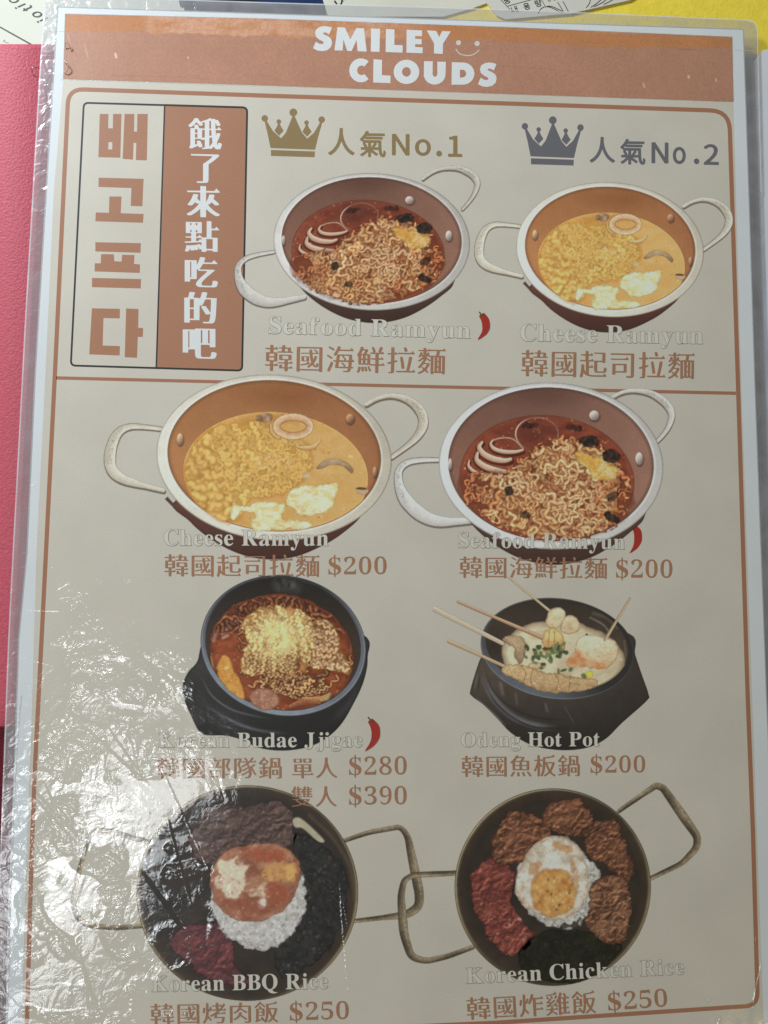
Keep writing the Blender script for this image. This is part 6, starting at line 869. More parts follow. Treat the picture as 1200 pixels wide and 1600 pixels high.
# ---- seafood noodles in a white rimmed pot (picture units: see Z8)
def turn(M, q, u0=602):
    """the same picture with its left side lower and its right side higher"""
    k = M[1][1]*q
    return [M[0], [M[1][0]-k, M[1][1], M[1][2]+k*u0]]
def seafood(M, at, k, zb, label, q=0):
    st = 1/k; MH, MF = turn(M, q*1.5), turn(M, q)
    A = Art((205, 50, 1005, 705), st, M, at)
    body = [(290, 470), (318, 540), (370, 596), (440, 645), (520, 680), (618, 694), (720, 676), (805, 634), (875, 582), (925, 530), (900, 470), (600, 420)]
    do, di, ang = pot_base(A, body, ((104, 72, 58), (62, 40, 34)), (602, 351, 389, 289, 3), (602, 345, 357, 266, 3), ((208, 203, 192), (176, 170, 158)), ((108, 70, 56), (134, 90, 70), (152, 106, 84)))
    A.tint(np.clip(1-np.hypot((A.X-560)/230, (A.Y-100)/60), 0, 1)*.5*A.aa(di), (84, 52, 42))
    rivet(A, 752, 176, 17, 17, (206, 186, 168)); rivet(A, 908, 326, 13, 22, (210, 190, 172)); rivet(A, 252, 345, 7, 20, (196, 178, 160))
    A.mottle(.05, 60, 4)
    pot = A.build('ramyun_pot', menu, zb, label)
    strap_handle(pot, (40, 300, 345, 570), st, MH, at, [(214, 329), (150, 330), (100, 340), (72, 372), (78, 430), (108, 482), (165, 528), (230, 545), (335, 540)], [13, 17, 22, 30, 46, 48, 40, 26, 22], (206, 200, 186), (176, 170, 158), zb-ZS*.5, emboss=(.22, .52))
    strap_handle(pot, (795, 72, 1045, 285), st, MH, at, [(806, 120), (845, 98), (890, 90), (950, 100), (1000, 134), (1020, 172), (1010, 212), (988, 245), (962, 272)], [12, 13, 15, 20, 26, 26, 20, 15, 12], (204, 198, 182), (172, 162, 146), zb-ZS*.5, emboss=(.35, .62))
    # broth
    B = Art((262, 160, 915, 618), st, M, at)
    d = B.ell(588, 398, 304, 222, 6); di2 = B.ell(602, 345, 357, 266, 3)
    cov = B.aa(np.maximum(d, di2+2))
    n = fbm(B.X/38, B.Y/24, 2)
    B.paint(cov, lerp((112, 44, 28), (152, 70, 42), .45+.6*n+(B.Y-300)/500))
    B.tint(np.clip(1+d/14, 0, 1)*.6*cov, (150, 86, 60)); B.tint(np.clip(1-np.abs(d+4)/3, 0, 1)*.5*cov, (80, 34, 24))
    B.tint(np.clip(1-np.hypot((B.X-540)/130, (B.Y-235)/60), 0, 1)*.6*cov, (84, 40, 34))
    B.specks(cov > .9, 260, [(176, 92, 50), (190, 110, 66), (92, 30, 20), (206, 150, 110)], (1.5, 4.5), 4, .6)
    B.build('broth', pot, zb+ZS)
    # thin onion ring, squid rings
    R = Art((290, 165, 650, 420), st, MF, at)
    d, s_, p = R.line(arcpts(553, 240, 74, 57, 0, 352, 30), True, False); R.paint(R.aa(d-2.6)*np.clip(.25+.9*np.sin(np.arctan2(R.Y-240, R.X-553)*1.0+1.1)**2, 0, 1), lerp((206, 160, 134), (150, 96, 74), R.X*0+.5*(np.sin(R.X/16)+1)))
    R.build('onion_ring', pot, zb+2*ZS)
    R = Art((295, 240, 520, 415), st, MF, at)
    for path, w in (([(399, 262), (392, 275), (405, 292), (440, 302), (480, 302), (504, 296)], 13), ([(362, 268), (352, 285), (366, 308), (400, 326), (440, 333), (462, 328)], 19), ([(346, 306), (344, 330), (370, 352), (410, 366), (452, 372)], 19), ([(318, 332), (316, 352), (340, 374), (375, 381), (398, 380)], 11), ([(340, 386), (365, 398), (392, 398)], 8)):
        dk, _, _ = R.line([(x, y+7) for x, y in path]); R.paint(R.aa(dk-w/2-2)*.7, (84, 36, 24))
        band_line(R, path, [w*.5, w, w*1.1, w, w*.6], (226, 196, 164), (166, 120, 92))
    d, _, _ = R.line([(400, 262), (430, 254), (470, 258), (504, 290)]); R.paint(R.aa(d-2.4)*.75, (200, 156, 124))
    R.build('squid_ring', pot, zb+3*ZS)
    # noodles
    N = Art((275, 225, 900, 618), st, MF, at)
    d = N.poly([(498, 330), (560, 288), (640, 258), (700, 270), (780, 296), (846, 360), (876, 440), (868, 520), (820, 576), (720, 612), (600, 612), (500, 592), (400, 540), (310, 470), (284, 410), (340, 384), (420, 380), (474, 360)], warp=16, wl=26, seed=3)
    d = np.maximum(d, N.ell(602, 345, 357, 266, 3)+4)
    core = d < 0
    N.paint(N.aa(d, 14)*.8, (132, 62, 36))
    orange = ((230, 160, 92), (188, 106, 58), (126, 56, 32))
    N.strands(d < 12, 120, orange, 11, 7, 34, (30, 90), 10, shade=(.7, 1.0), curl=.2, wild=.35)
    N.strands(core & (N.X > 360) & (N.X < 830), 170, ((230, 190, 134), (204, 146, 88), (150, 84, 46)), 12, 8, 38, (60, 150), 11, shade=(.74, 1.0), curl=.22, alt=orange, wild=.35)
    N.strands(core & (N.X > 420) & (N.X < 800), 90, ((238, 204, 152), (212, 160, 102), (146, 84, 48)), 11.5, 8, 40, (60, 170), 12, shade=(.9, 1.05), curl=.25, alt=((236, 190, 120), (200, 134, 72), (122, 60, 32)), wild=.3)
    N.tint(np.clip(fbm(N.X/34, N.Y/26, 51)*2-.35, 0, 1)*.5*core, (136, 60, 32))
    N.soften(1, .6)
    m = d < 14; N.specks(core & (N.X > 760), 60, [(190, 90, 44), (206, 120, 60), (226, 170, 110)], (4, 9), 5, .85)
    N.specks(core, 120, [(150, 60, 30), (232, 196, 150), (120, 44, 24)], (1.2, 3), 6, .7)
    N.build('noodles', pot, zb+4*ZS)
    E = Art((660, 270, 850, 420), st, MF, at)
    d = E.poly([(690, 300), (740, 312), (806, 340), (832, 376), (800, 396), (752, 392), (728, 360), (690, 330)], warp=12, wl=22, seed=8)
    n = fbm(E.X/16, E.Y/14, 9); E.paint(E.aa(d, 4), lerp((206, 146, 52), (236, 206, 150), .35+.9*n)); E.tint(np.clip(n*2-.5, 0, 1)*.5*E.aa(d), (168, 88, 34)); E.mottle(.12, 6, 10)
    E.build('egg', pot, zb+5*ZS)
    V = Art((420, 195, 860, 560), st, MF, at)
    for i, (x, y, a, b, r) in enumerate(((735, 266, 36, 19, 8), (810, 318, 30, 23, 4), (680, 220, 30, 11, 6), (814, 530, 32, 14, 30), (456, 438, 15, 15, 0), (513, 522, 20, 14, 30), (814, 456, 22, 15, -20), (528, 210, 28, 9, -10))):
        d = V.ell(x, y, a, b, r, 7, 14, 20+i); al = .92 if i in (0, 1, 3, 4) else .6
        V.paint(V.aa(d, 3)*al, lerp((34, 26, 24), (84, 56, 44), .35+fbm(V.X/9, V.Y/9, 22)))
    V.build('seaweed', pot, zb+6*ZS)
    return pot
seafood([[.394, 0, 580.7-.394*602], [0, .370, 377.7-.37*351]], (580, 390), .40, 12*ZS, 'red seafood ramyun picture under the gold crown', .11)
seafood(aff((590, 570), 2.222), (860, 730), .46, 12*ZS, 'larger red seafood ramyun picture below the divider line')

# ---- cheese noodles in a cream rimmed pot (picture units: see Z7)
def cheese(M, at, k, zb, label):
    st = 1/k
    A = Art((225, 25, 1060, 685), st, M, at)
    body = [(300, 470), (350, 545), (420, 604), (510, 652), (604, 674), (704, 668), (795, 634), (876, 586), (945, 515), (900, 450), (600, 400)]
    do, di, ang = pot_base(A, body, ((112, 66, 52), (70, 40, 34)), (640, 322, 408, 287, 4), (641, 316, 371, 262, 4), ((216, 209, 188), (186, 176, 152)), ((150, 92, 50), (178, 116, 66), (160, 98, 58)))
    d = A.poly([(270, 458), (300, 492), (290, 494), (262, 466)], False); A.paint(A.aa(d), (80, 60, 48))
    A.tint(np.clip(1-np.hypot((A.X-700)/220, (A.Y-110)/60), 0, 1)*.45*A.aa(di), (128, 70, 36))
    rivet(A, 904, 187, 14, 17, (196, 138, 96)); rivet(A, 314, 258, 11, 20, (214, 168, 120)); rivet(A, 990, 372, 7, 18, (200, 150, 104))
    A.mottle(.05, 60, 4)
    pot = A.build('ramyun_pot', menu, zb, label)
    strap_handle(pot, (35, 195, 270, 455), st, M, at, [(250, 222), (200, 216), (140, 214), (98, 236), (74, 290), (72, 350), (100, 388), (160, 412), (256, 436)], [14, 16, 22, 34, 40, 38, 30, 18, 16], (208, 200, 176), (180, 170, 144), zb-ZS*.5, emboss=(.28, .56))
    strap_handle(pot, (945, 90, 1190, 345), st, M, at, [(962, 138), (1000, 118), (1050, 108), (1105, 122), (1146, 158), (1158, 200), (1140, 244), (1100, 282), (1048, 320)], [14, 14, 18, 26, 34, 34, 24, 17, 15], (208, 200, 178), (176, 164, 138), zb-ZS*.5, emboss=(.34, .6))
    B = Art((310, 145, 985, 600), st, M, at)
    d = np.maximum(B.ell(646, 382, 322, 218, 5), B.ell(641, 316, 371, 262, 4)+2); cov = B.aa(d)
    n = fbm(B.X/50, B.Y/30, 2)
    B.paint(cov, lerp((204, 148, 66), (212, 166, 94), .45+.5*n+(B.X-640)/900)); B.tint(np.clip(1+d/10, 0, 1)*.5*cov, (226, 172, 92))
    B.tint(np.clip(1-np.hypot((B.X-650)/170, (B.Y-186)/26), 0, 1)*.5*cov, (156, 90, 38))
    B.specks(cov > .9, 160, [(226, 178, 96), (188, 116, 40), (234, 200, 130)], (2, 6), 4, .45)
    B.build('cheese_broth', pot, zb+ZS)
    N = Art((318, 185, 800, 590), st, M, at)
    d = N.poly([(420, 226), (500, 205), (590, 200), (690, 240), (760, 280), (772, 350), (720, 412), (660, 452), (560, 470), (510, 540), (440, 545), (372, 500), (335, 440), (330, 380), (360, 290)], warp=12, wl=24, seed=3)
    d = np.maximum(d, N.ell(646, 382, 318, 214, 5)+2)
    N.paint(N.aa(d, 10)*.9, (204, 138, 44))
    N.strands(d < 0, 270, ((234, 196, 112), (218, 168, 78), (190, 128, 48)), 11, 6, 28, (50, 120), 21, shade=(.94, 1.02), curl=.25, alt=((222, 178, 92), (212, 160, 72), (196, 140, 56)), wild=.35)
    left = (d < 0) & (N.X-.35*N.Y < 330)
    N.strands(left, 46, ((236, 196, 112), (218, 164, 74), (178, 114, 40)), 21, 7, 34, (30, 60), 22, dirs=lambda x, y: math.atan2(y-360, x-600)+.35, shade=(.95, 1.05))
    N.soften(1, .8)
    N.specks(np.hypot((N.X-640)/66, (N.Y-338)/36) < 1, 90, [(226, 182, 128), (212, 150, 92), (236, 204, 160)], (2, 5), 6, .55)
    N.rgb[:] = N.rgb*.66 + np.array((218, 168, 80))*.34
    N.build('noodles', pot, zb+2*ZS)
    R = Art((570, 155, 815, 310), st, M, at)
    band_line(R, arcpts(707, 214, 58, 33, 0, 352, 24), 25, (232, 196, 150), (190, 138, 88), closed=True, smooth=False)
    d, _, _ = R.line(arcpts(707, 214, 58, 33, 0, 352, 24), True, False); R.tint(np.clip(1-np.abs(d-12)/3, 0, 1)*.55, (160, 104, 58))
    d = R.ell(607, 184, 28, 15, 0, 6, 12, 3); R.paint(R.aa(d, 3), lerp((196, 160, 120), (128, 90, 62), .5+fbm(R.X/12, R.Y/9, 4)*1.3))
    band_line(R, [(628, 205), (632, 236), (655, 256)], [7, 11, 6], (222, 178, 112), (186, 128, 66))
    band_line(R, [(716, 284), (745, 290), (778, 284), (800, 264)], [6, 15, 15, 8], (230, 190, 130), (190, 132, 74))
    R.mottle(.1, 9, 15); R.build('squid_ring', pot, zb+3*ZS)
    K = Art((740, 310, 985, 460), st, M, at)
    d = K.poly([(788, 358), (812, 334), (850, 326), (890, 338), (914, 362), (908, 376), (880, 352), (840, 346), (806, 360)]); K.paint(K.aa(d, 2), lerp((190, 160, 118), (146, 112, 74), (K.Y-325)/40+.4*fbm(K.X/18, K.Y/10, 3)))
    d = K.poly([(926, 432), (950, 426), (968, 436), (956, 450), (934, 446)]); K.paint(K.aa(d, 3), (196, 160, 120)); d = K.ell(944, 430, 18, 4, 4); K.paint(K.aa(d, 2)*.9, (82, 52, 34))
    d = K.ell(752, 386, 14, 10, 0, 5, 9); K.paint(K.aa(d, 4)*.7, (232, 196, 140))
    K.build('clam', pot, zb+3*ZS)
    def eggp(box, pts, seed):
        E = Art(box, st, M, at); d = E.poly(pts, warp=10, wl=20, seed=seed); n = fbm(E.X/20, E.Y/14, seed+1)
        E.paint(E.aa(d, 3), lerp((236, 222, 176), (214, 180, 104), .32+.9*n)); E.tint(np.clip(1+d/9, 0, 1)*.5*E.aa(d), (222, 184, 96)); E.mottle(.09, 8, seed)
        E.tint(np.clip(fbm(E.X/10, E.Y/8, seed+5)*2.2-.55, 0, 1)*.7*E.aa(d), (250, 244, 220)); E.build('poached_egg', pot, zb+4*ZS)
    eggp((675, 395, 880, 545), [(700, 434), (740, 420), (800, 418), (868, 410), (850, 452), (838, 500), (790, 520), (735, 522), (700, 494), (684, 470)], 31)
    eggp((485, 465, 790, 592), [(500, 486), (550, 490), (590, 474), (640, 478), (676, 490), (664, 530), (700, 540), (770, 552), (740, 572), (660, 570), (600, 580), (560, 560), (570, 520), (530, 512), (496, 540)], 33)
    return pot
cheese([[.359, 0, 952.9-.359*640], [0, .366, 389.7-.366*321]], (950, 400), .37, 12*ZS, 'yellow cheese ramyun picture under the grey crown')
cheese(aff((140, 570), 2.222), (430, 720), .46, 12*ZS, 'larger yellow cheese ramyun picture below the divider line')

# ---- army stew in a black stone pot (ZB)
def budae():
    Art.soft = (.85, .95)
    M = aff((220, 880), 2.727); at = (430, 1020); st = 2.5; zb = 12*ZS
    A = Art((165, 40, 980, 810), st, M, at)
    body = [(240, 420), (205, 460), (180, 515), (186, 580), (215, 650), (246, 712), (280, 732), (360, 734), (430, 752), (505, 786), (600, 798), (700, 786), (780, 752), (850, 690), (905, 600), (950, 500), (966, 400), (940, 300), (600, 200), (300, 300)]
    d = A.poly(body); A.paint(A.aa(d), lerp((52, 49, 47), (30, 29, 30), (A.Y-420)/300)); A.tint(np.clip(1+d/10, 0, 1)*.6*A.aa(d), (24, 23, 24))
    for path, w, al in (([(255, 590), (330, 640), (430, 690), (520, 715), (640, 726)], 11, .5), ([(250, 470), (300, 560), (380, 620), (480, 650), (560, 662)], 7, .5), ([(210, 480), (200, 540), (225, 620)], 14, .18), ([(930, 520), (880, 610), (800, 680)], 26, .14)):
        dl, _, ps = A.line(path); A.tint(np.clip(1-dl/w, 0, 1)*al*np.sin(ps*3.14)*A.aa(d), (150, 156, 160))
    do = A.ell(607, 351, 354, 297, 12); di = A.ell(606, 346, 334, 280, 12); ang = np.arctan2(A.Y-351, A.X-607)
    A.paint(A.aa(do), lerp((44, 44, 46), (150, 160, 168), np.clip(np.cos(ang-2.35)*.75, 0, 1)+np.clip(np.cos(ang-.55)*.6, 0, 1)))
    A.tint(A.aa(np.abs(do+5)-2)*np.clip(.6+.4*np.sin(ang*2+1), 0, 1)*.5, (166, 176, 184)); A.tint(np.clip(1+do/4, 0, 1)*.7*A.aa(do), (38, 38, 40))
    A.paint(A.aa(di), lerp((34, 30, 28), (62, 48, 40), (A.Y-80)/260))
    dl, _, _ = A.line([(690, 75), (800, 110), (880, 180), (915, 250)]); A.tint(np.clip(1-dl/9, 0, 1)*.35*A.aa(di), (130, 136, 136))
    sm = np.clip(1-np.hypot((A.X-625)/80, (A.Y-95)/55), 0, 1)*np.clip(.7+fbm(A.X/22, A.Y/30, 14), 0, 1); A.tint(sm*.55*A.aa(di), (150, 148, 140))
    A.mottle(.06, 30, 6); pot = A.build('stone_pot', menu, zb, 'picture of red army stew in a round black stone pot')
    B = Art((280, 115, 915, 640), st, M, at); d = B.ell(600, 386, 310, 252, 12, 8, 40, 3); cov = B.aa(np.maximum(d, B.ell(606, 346, 334, 280, 12)+3))
    n = fbm(B.X/40, B.Y/30, 2); B.paint(cov, lerp((112, 42, 20), (168, 78, 38), .5+.7*n)); B.tint(np.clip(1+d/22, 0, 1)*.6*cov, (82, 42, 26))
    for path, w, al, c in (([(300, 400), (318, 480), (370, 550), (450, 606)], 8, .7, (206, 140, 80)), ([(310, 330), (332, 270), (372, 220)], 13, .5, (196, 176, 164)), ([(896, 330), (892, 400), (870, 470)], 6, .5, (160, 110, 80)), ([(345, 300), (380, 268), (410, 244)], 12, .55, (206, 190, 184)), ([(350, 318), (366, 310)], 11, .6, (220, 200, 190))):
        dl, _, ps = B.line(path); B.tint(np.clip(1-dl/w, 0, 1)*al*cov, c)
    B.strands((d < -8) & (B.Y < 300), 55, ((196, 120, 74), (138, 68, 38), (60, 30, 22)), 16, 5, 60, (60, 150), 8, shade=(.6, 1.0))
    B.specks(d < -5, 150, [(206, 130, 70), (110, 40, 18), (226, 160, 100), (80, 36, 22)], (2, 6), 4, .6)
    B.build('broth', pot, zb+ZS)
    Y = Art((310, 375, 450, 600), st, M, at); d = Y.poly([(345, 396), (378, 404), (392, 450), (416, 490), (438, 540), (436, 578), (396, 556), (350, 510), (326, 456)], warp=6, wl=20)
    Y.paint(Y.aa(d, 4), lerp((226, 162, 62), (196, 122, 40), .4+.8*fbm(Y.X/24, Y.Y/24, 5))); Y.tint(np.clip(1-np.hypot(Y.X-366, Y.Y-446)/14, 0, 1)*.9, (250, 214, 130)); Y.specks(d < -6, 30, [(176, 100, 36), (240, 190, 90)], (1.5, 3), 4); Y.build('egg', pot, zb+2*ZS)
    N = Art((400, 165, 905, 600), st, M, at)
    d1 = N.poly([(446, 232), (520, 190), (600, 178), (690, 200), (735, 262), (742, 340), (722, 440), (668, 474), (560, 464), (450, 470), (432, 420), (452, 340), (428, 280)], warp=22, wl=26, seed=5)
    d2 = N.poly([(730, 262), (790, 240), (838, 300), (852, 370), (892, 440), (880, 470), (800, 452), (726, 440), (738, 340)], warp=8, wl=20, seed=6)
    d3 = N.poly([(500, 500), (560, 470), (700, 480), (790, 500), (800, 545), (720, 560), (660, 580), (600, 560), (520, 540)], warp=12, wl=20, seed=7)
    N.paint(N.aa(np.minimum(d1, d2), 6), (186, 122, 58)); N.paint(N.aa(d3, 8)*.7, (130, 66, 32))
    loose = N.poly([(420, 250), (500, 180), (620, 165), (740, 230), (850, 290), (900, 440), (830, 520), (780, 560), (660, 580), (520, 560), (430, 490), (410, 380)], warp=18, wl=30, seed=12)
    N.strands(loose < 0, 70, ((226, 170, 106), (180, 108, 58), (92, 40, 24)), 13, 8, 40, (40, 120), 30, shade=(.7, 1.0), curl=.2, wild=.3)
    row = lambda a: (lambda x, y: a)
    N.strands(d1 < 0, 130, ((248, 222, 150), (228, 182, 100), (172, 106, 48)), 14, 7, 25, (40, 100), 31, wild=.3, curl=.1, dirs=row(1.35), shade=(.82, 1.04))
    N.strands(d2 < 0, 60, ((240, 208, 156), (210, 156, 98), (136, 78, 40)), 14, 7, 25, (40, 100), 32, wild=.3, curl=.1, dirs=row(.25), shade=(.8, 1.03))
    N.soften(1, .5)
    N.strands((d1 < 0) & (N.Y > 385+14*np.sin(N.X/21)), 22, ((244, 210, 140), (214, 156, 84), (120, 66, 30)), 12, 6, 20, (50, 90), 33, dirs=row(1.5), shade=(.85, 1.0))
    N.strands(d3 < 0, 34, ((236, 196, 132), (196, 136, 74), (96, 46, 24)), 12, 6, 24, (40, 90), 34, shade=(.75, 1.02))
    g = np.clip(1.25-np.hypot((N.X-590)/130, (N.Y-310)/120), 0, 1)*np.clip(.75+fbm(N.X/24, N.Y/18, 9), 0, 1)*(d1 < 0); N.tint(g*.85, (246, 222, 140))
    N.tint(np.clip(fbm(N.X/15, N.Y/12, 15)*2-.5, 0, 1)*(g > .25)*.7, (222, 178, 84)); N.tint(np.clip(fbm(N.X/11, N.Y/10, 16)*2.4-.7, 0, 1)*(g > .2)*.8, (254, 244, 190))
    N.build('noodles', pot, zb+3*ZS)
    S = Art((455, 520, 830, 640), st, M, at)
    d = S.ell(527, 579, 64, 46, 12, 5, 26, 3); S.paint(S.aa(d, 3), lerp((190, 132, 98), (158, 100, 72), .5+fbm(S.X/18, S.Y/18, 4))); S.tint(np.clip(1+d/9, 0, 1)*.6*S.aa(d), (136, 70, 44)); S.specks(d < -8, 70, [(206, 156, 120), (146, 90, 64)], (1.5, 4), 3, .6)
    S.build('sausage', pot, zb+4*ZS)
    S = Art((600, 540, 830, 630), st, M, at)
    for path, w, c1, c2 in (([(640, 610), (700, 590), (760, 596)], [18, 32, 14], (190, 112, 66), (128, 62, 34)), ([(690, 576), (760, 580), (806, 560)], [12, 26, 16], (206, 150, 90), (150, 84, 44)), ([(770, 584), (795, 576), (806, 556)], [12, 17, 10], (196, 172, 110), (146, 110, 60))): band_line(S, path, w, c1, c2)
    S.mottle(.15, 10, 7); S.build('onion', pot, zb+4*ZS)
budae()

# ---- fish cake pot (ZO)
def odeng():
    Art.soft = (.85, .97)
    M = aff((660, 880), 2.727); at = (870, 1030); st = 2.5; zb = 12*ZS
    A = Art((190, 130, 980, 810), st, M, at)
    body = [(252, 400), (238, 430), (205, 540), (212, 566), (262, 604), (318, 660), (380, 724), (470, 776), (590, 796), (700, 786), (780, 748), (850, 680), (955, 586), (962, 556), (936, 480), (906, 390), (880, 300), (600, 250), (300, 320)]
    d = A.poly(body, False); dS = A.poly(body); cov = A.aa(dS); A.paint(cov, lerp((78, 66, 54), (34, 31, 29), (A.Y-480)/300))
    A.tint(np.clip((A.X-640)/260, 0, 1)*.55*cov, (38, 34, 30)); A.tint(np.clip(1+dS/9, 0, 1)*.5*cov, (28, 27, 28))
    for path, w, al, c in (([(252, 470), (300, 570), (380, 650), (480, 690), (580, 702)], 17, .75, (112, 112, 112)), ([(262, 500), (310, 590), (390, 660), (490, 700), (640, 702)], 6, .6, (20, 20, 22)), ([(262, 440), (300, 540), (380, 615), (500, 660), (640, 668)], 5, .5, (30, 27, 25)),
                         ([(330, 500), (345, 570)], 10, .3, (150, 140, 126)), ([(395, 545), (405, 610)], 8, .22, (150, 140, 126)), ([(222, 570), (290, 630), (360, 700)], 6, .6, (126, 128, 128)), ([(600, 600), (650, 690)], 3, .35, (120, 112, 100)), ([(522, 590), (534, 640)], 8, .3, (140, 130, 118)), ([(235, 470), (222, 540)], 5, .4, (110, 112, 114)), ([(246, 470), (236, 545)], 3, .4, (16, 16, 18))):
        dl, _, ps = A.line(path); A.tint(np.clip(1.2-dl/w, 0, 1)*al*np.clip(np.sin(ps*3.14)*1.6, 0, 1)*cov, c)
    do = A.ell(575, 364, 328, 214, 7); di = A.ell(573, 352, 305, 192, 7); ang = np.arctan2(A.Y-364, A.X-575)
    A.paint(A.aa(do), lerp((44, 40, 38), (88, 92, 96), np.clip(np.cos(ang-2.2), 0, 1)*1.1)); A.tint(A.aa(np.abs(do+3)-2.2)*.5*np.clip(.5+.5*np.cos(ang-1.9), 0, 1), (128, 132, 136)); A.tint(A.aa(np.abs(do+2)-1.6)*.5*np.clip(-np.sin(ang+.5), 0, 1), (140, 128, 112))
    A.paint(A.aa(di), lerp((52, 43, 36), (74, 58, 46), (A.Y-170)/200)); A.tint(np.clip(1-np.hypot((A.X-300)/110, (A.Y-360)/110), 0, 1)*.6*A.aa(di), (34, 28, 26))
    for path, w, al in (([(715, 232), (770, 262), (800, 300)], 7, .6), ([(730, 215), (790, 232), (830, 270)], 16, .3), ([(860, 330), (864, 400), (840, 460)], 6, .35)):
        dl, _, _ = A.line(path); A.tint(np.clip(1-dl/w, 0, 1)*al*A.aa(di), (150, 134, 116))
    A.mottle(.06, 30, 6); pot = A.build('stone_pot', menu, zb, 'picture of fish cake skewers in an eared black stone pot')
    B = Art((300, 225, 870, 560), st, M, at); d = B.ell(600, 402, 262, 152, 7, 8, 50, 5); cov = B.aa(np.maximum(d, B.ell(573, 352, 305, 192, 7)+2), 4)
    B.paint(cov, lerp((206, 192, 150), (176, 156, 114), .35+.7*fbm(B.X/60, B.Y/40, 3)+(B.X-600)/900)); B.tint(np.clip(1+d/26, 0, 1)*.7*cov, (140, 106, 74)); B.specks(d < -10, 60, [(226, 210, 170), (190, 164, 116), (214, 180, 120)], (2, 6), 3, .5)
    B.build('broth', pot, zb+ZS)
    def piece(name, box, pts, c1, c2, seed, warp=6, dark=(150, 112, 74), lines=()):
        E = Art(box, st, M, at); d = E.poly(pts, warp=warp, wl=20, seed=seed); cov = E.aa(d, 2.5); n = fbm(E.X/24, E.Y/18, seed+1)
        cx, cy = np.mean([p[0] for p in pts]), np.mean([p[1] for p in pts]); hgt = np.ptp([p[1] for p in pts])
        E.paint(cov, lerp(c1, c2, .42+.5*n+(E.Y-cy)/hgt*.7)); E.tint(np.clip(1+d/8, 0, 1)*.55*cov, dark)
        for pth in lines:
            dl, _, _ = E.line(pth); E.tint(np.clip(1-dl/4, 0, 1)*.7*cov, dark)
        E.mottle(.08, 7, seed); return E, d, cov
    def skewer(box, a, b, w, c1, c2, zz):
        E = Art(box, st, M, at); band_line(E, [a, ((a[0]+b[0])/2, (a[1]+b[1])/2), b], w, c1, c2, smooth=False); E.build('skewer', pot, zz)
    skewer((45, 180, 350, 350), (54, 196), (342, 342), [22, 20, 17], (204, 184, 152), (172, 150, 116), zb+2*ZS)
    skewer((145, 150, 525, 330), (152, 164), (512, 318), [11, 13, 18], (206, 170, 128), (150, 108, 72), zb+2*ZS)
    skewer((105, 315, 360, 450), (113, 332), (350, 440), [17, 13, 13], (200, 176, 138), (158, 126, 84), zb+6*ZS)
    skewer((355, 45, 560, 220), (362, 56), (548, 208), [6, 8, 11], (206, 184, 146), (170, 140, 98), zb+2*ZS)
    skewer((765, 140, 895, 335), (884, 150), (778, 326), [7, 10, 13], (200, 178, 138), (150, 122, 82), zb+8*ZS)
    E, d, c = piece('egg', (515, 180, 620, 290), [(530, 232), (545, 200), (580, 188), (606, 204), (606, 240), (580, 272), (545, 278), (526, 258)], (226, 206, 160), (188, 156, 104), 3, 3); E.build('quail_egg', pot, zb+3*ZS)
    E, d, c = piece('egg', (575, 215, 680, 310), [(590, 260), (615, 226), (650, 228), (668, 256), (660, 288), (620, 302), (588, 290)], (218, 194, 146), (180, 146, 96), 5, 6); E.build('quail_egg', pot, zb+4*ZS)
    E, d, c = piece('fc', (505, 270, 620, 395), [(518, 300), (540, 282), (580, 286), (604, 340), (600, 368), (560, 352), (530, 384), (512, 360)], (222, 186, 112), (180, 132, 70), 7, 8, (140, 96, 48), ([(540, 290), (536, 360)], [(562, 290), (562, 350)])); E.build('fish_cake', pot, zb+5*ZS)
    E, d, c = piece('fc', (330, 295, 450, 440), [(342, 324), (372, 306), (414, 310), (440, 336), (436, 380), (414, 430), (396, 400), (392, 366), (362, 344)], (190, 158, 114), (134, 104, 74), 9, 7, (104, 78, 54)); E.build('fish_cake', pot, zb+3*ZS)
    E, d, c = piece('fc', (330, 415, 765, 560), [(338, 450), (370, 430), (410, 432), (450, 440), (510, 462), (570, 470), (640, 484), (736, 496), (742, 520), (680, 544), (600, 552), (520, 550), (450, 524), (400, 496), (352, 472)], (208, 172, 116), (164, 126, 78), 11, 9, (120, 88, 54), ([(420, 436), (440, 470), (430, 510)], [(560, 466), (580, 500), (566, 545)], [(470, 452), (462, 500), (480, 540)], [(630, 480), (625, 540)])); E.specks(d < -8, 120, [(226, 196, 142), (140, 104, 64), (186, 146, 92)], (1.5, 4), 3, .55); E.build('fish_cake', pot, zb+7*ZS)
    E, d, c = piece('fc', (445, 405, 535, 465), [(452, 440), (480, 420), (524, 428), (520, 446), (480, 452)], (214, 182, 132), (170, 132, 84), 13, 5); E.build('fish_cake', pot, zb+5*ZS)
    E, d, c = piece('dumpling', (605, 295, 850, 465), [(652, 350), (668, 316), (720, 306), (780, 318), (824, 336), (832, 384), (806, 430), (770, 446), (700, 420), (656, 380)], (228, 206, 164), (194, 158, 108), 15, 5)
    d2 = E.poly([(612, 430), (640, 384), (664, 372), (700, 404), (760, 424), (790, 440), (740, 448), (690, 440), (650, 448)], warp=8, wl=18, seed=4); E.paint(E.aa(d2, 5)*.9, lerp((206, 122, 66), (222, 176, 124), .4+fbm(E.X/22, E.Y/16, 6))); E.specks(d < 0, 30, [(206, 150, 96), (240, 224, 190)], (2, 5), 5, .5)
    E.build('dumpling', pot, zb+6*ZS)
    G = Art((430, 300, 735, 495), st, M, at)
    r = np.random.default_rng(4)
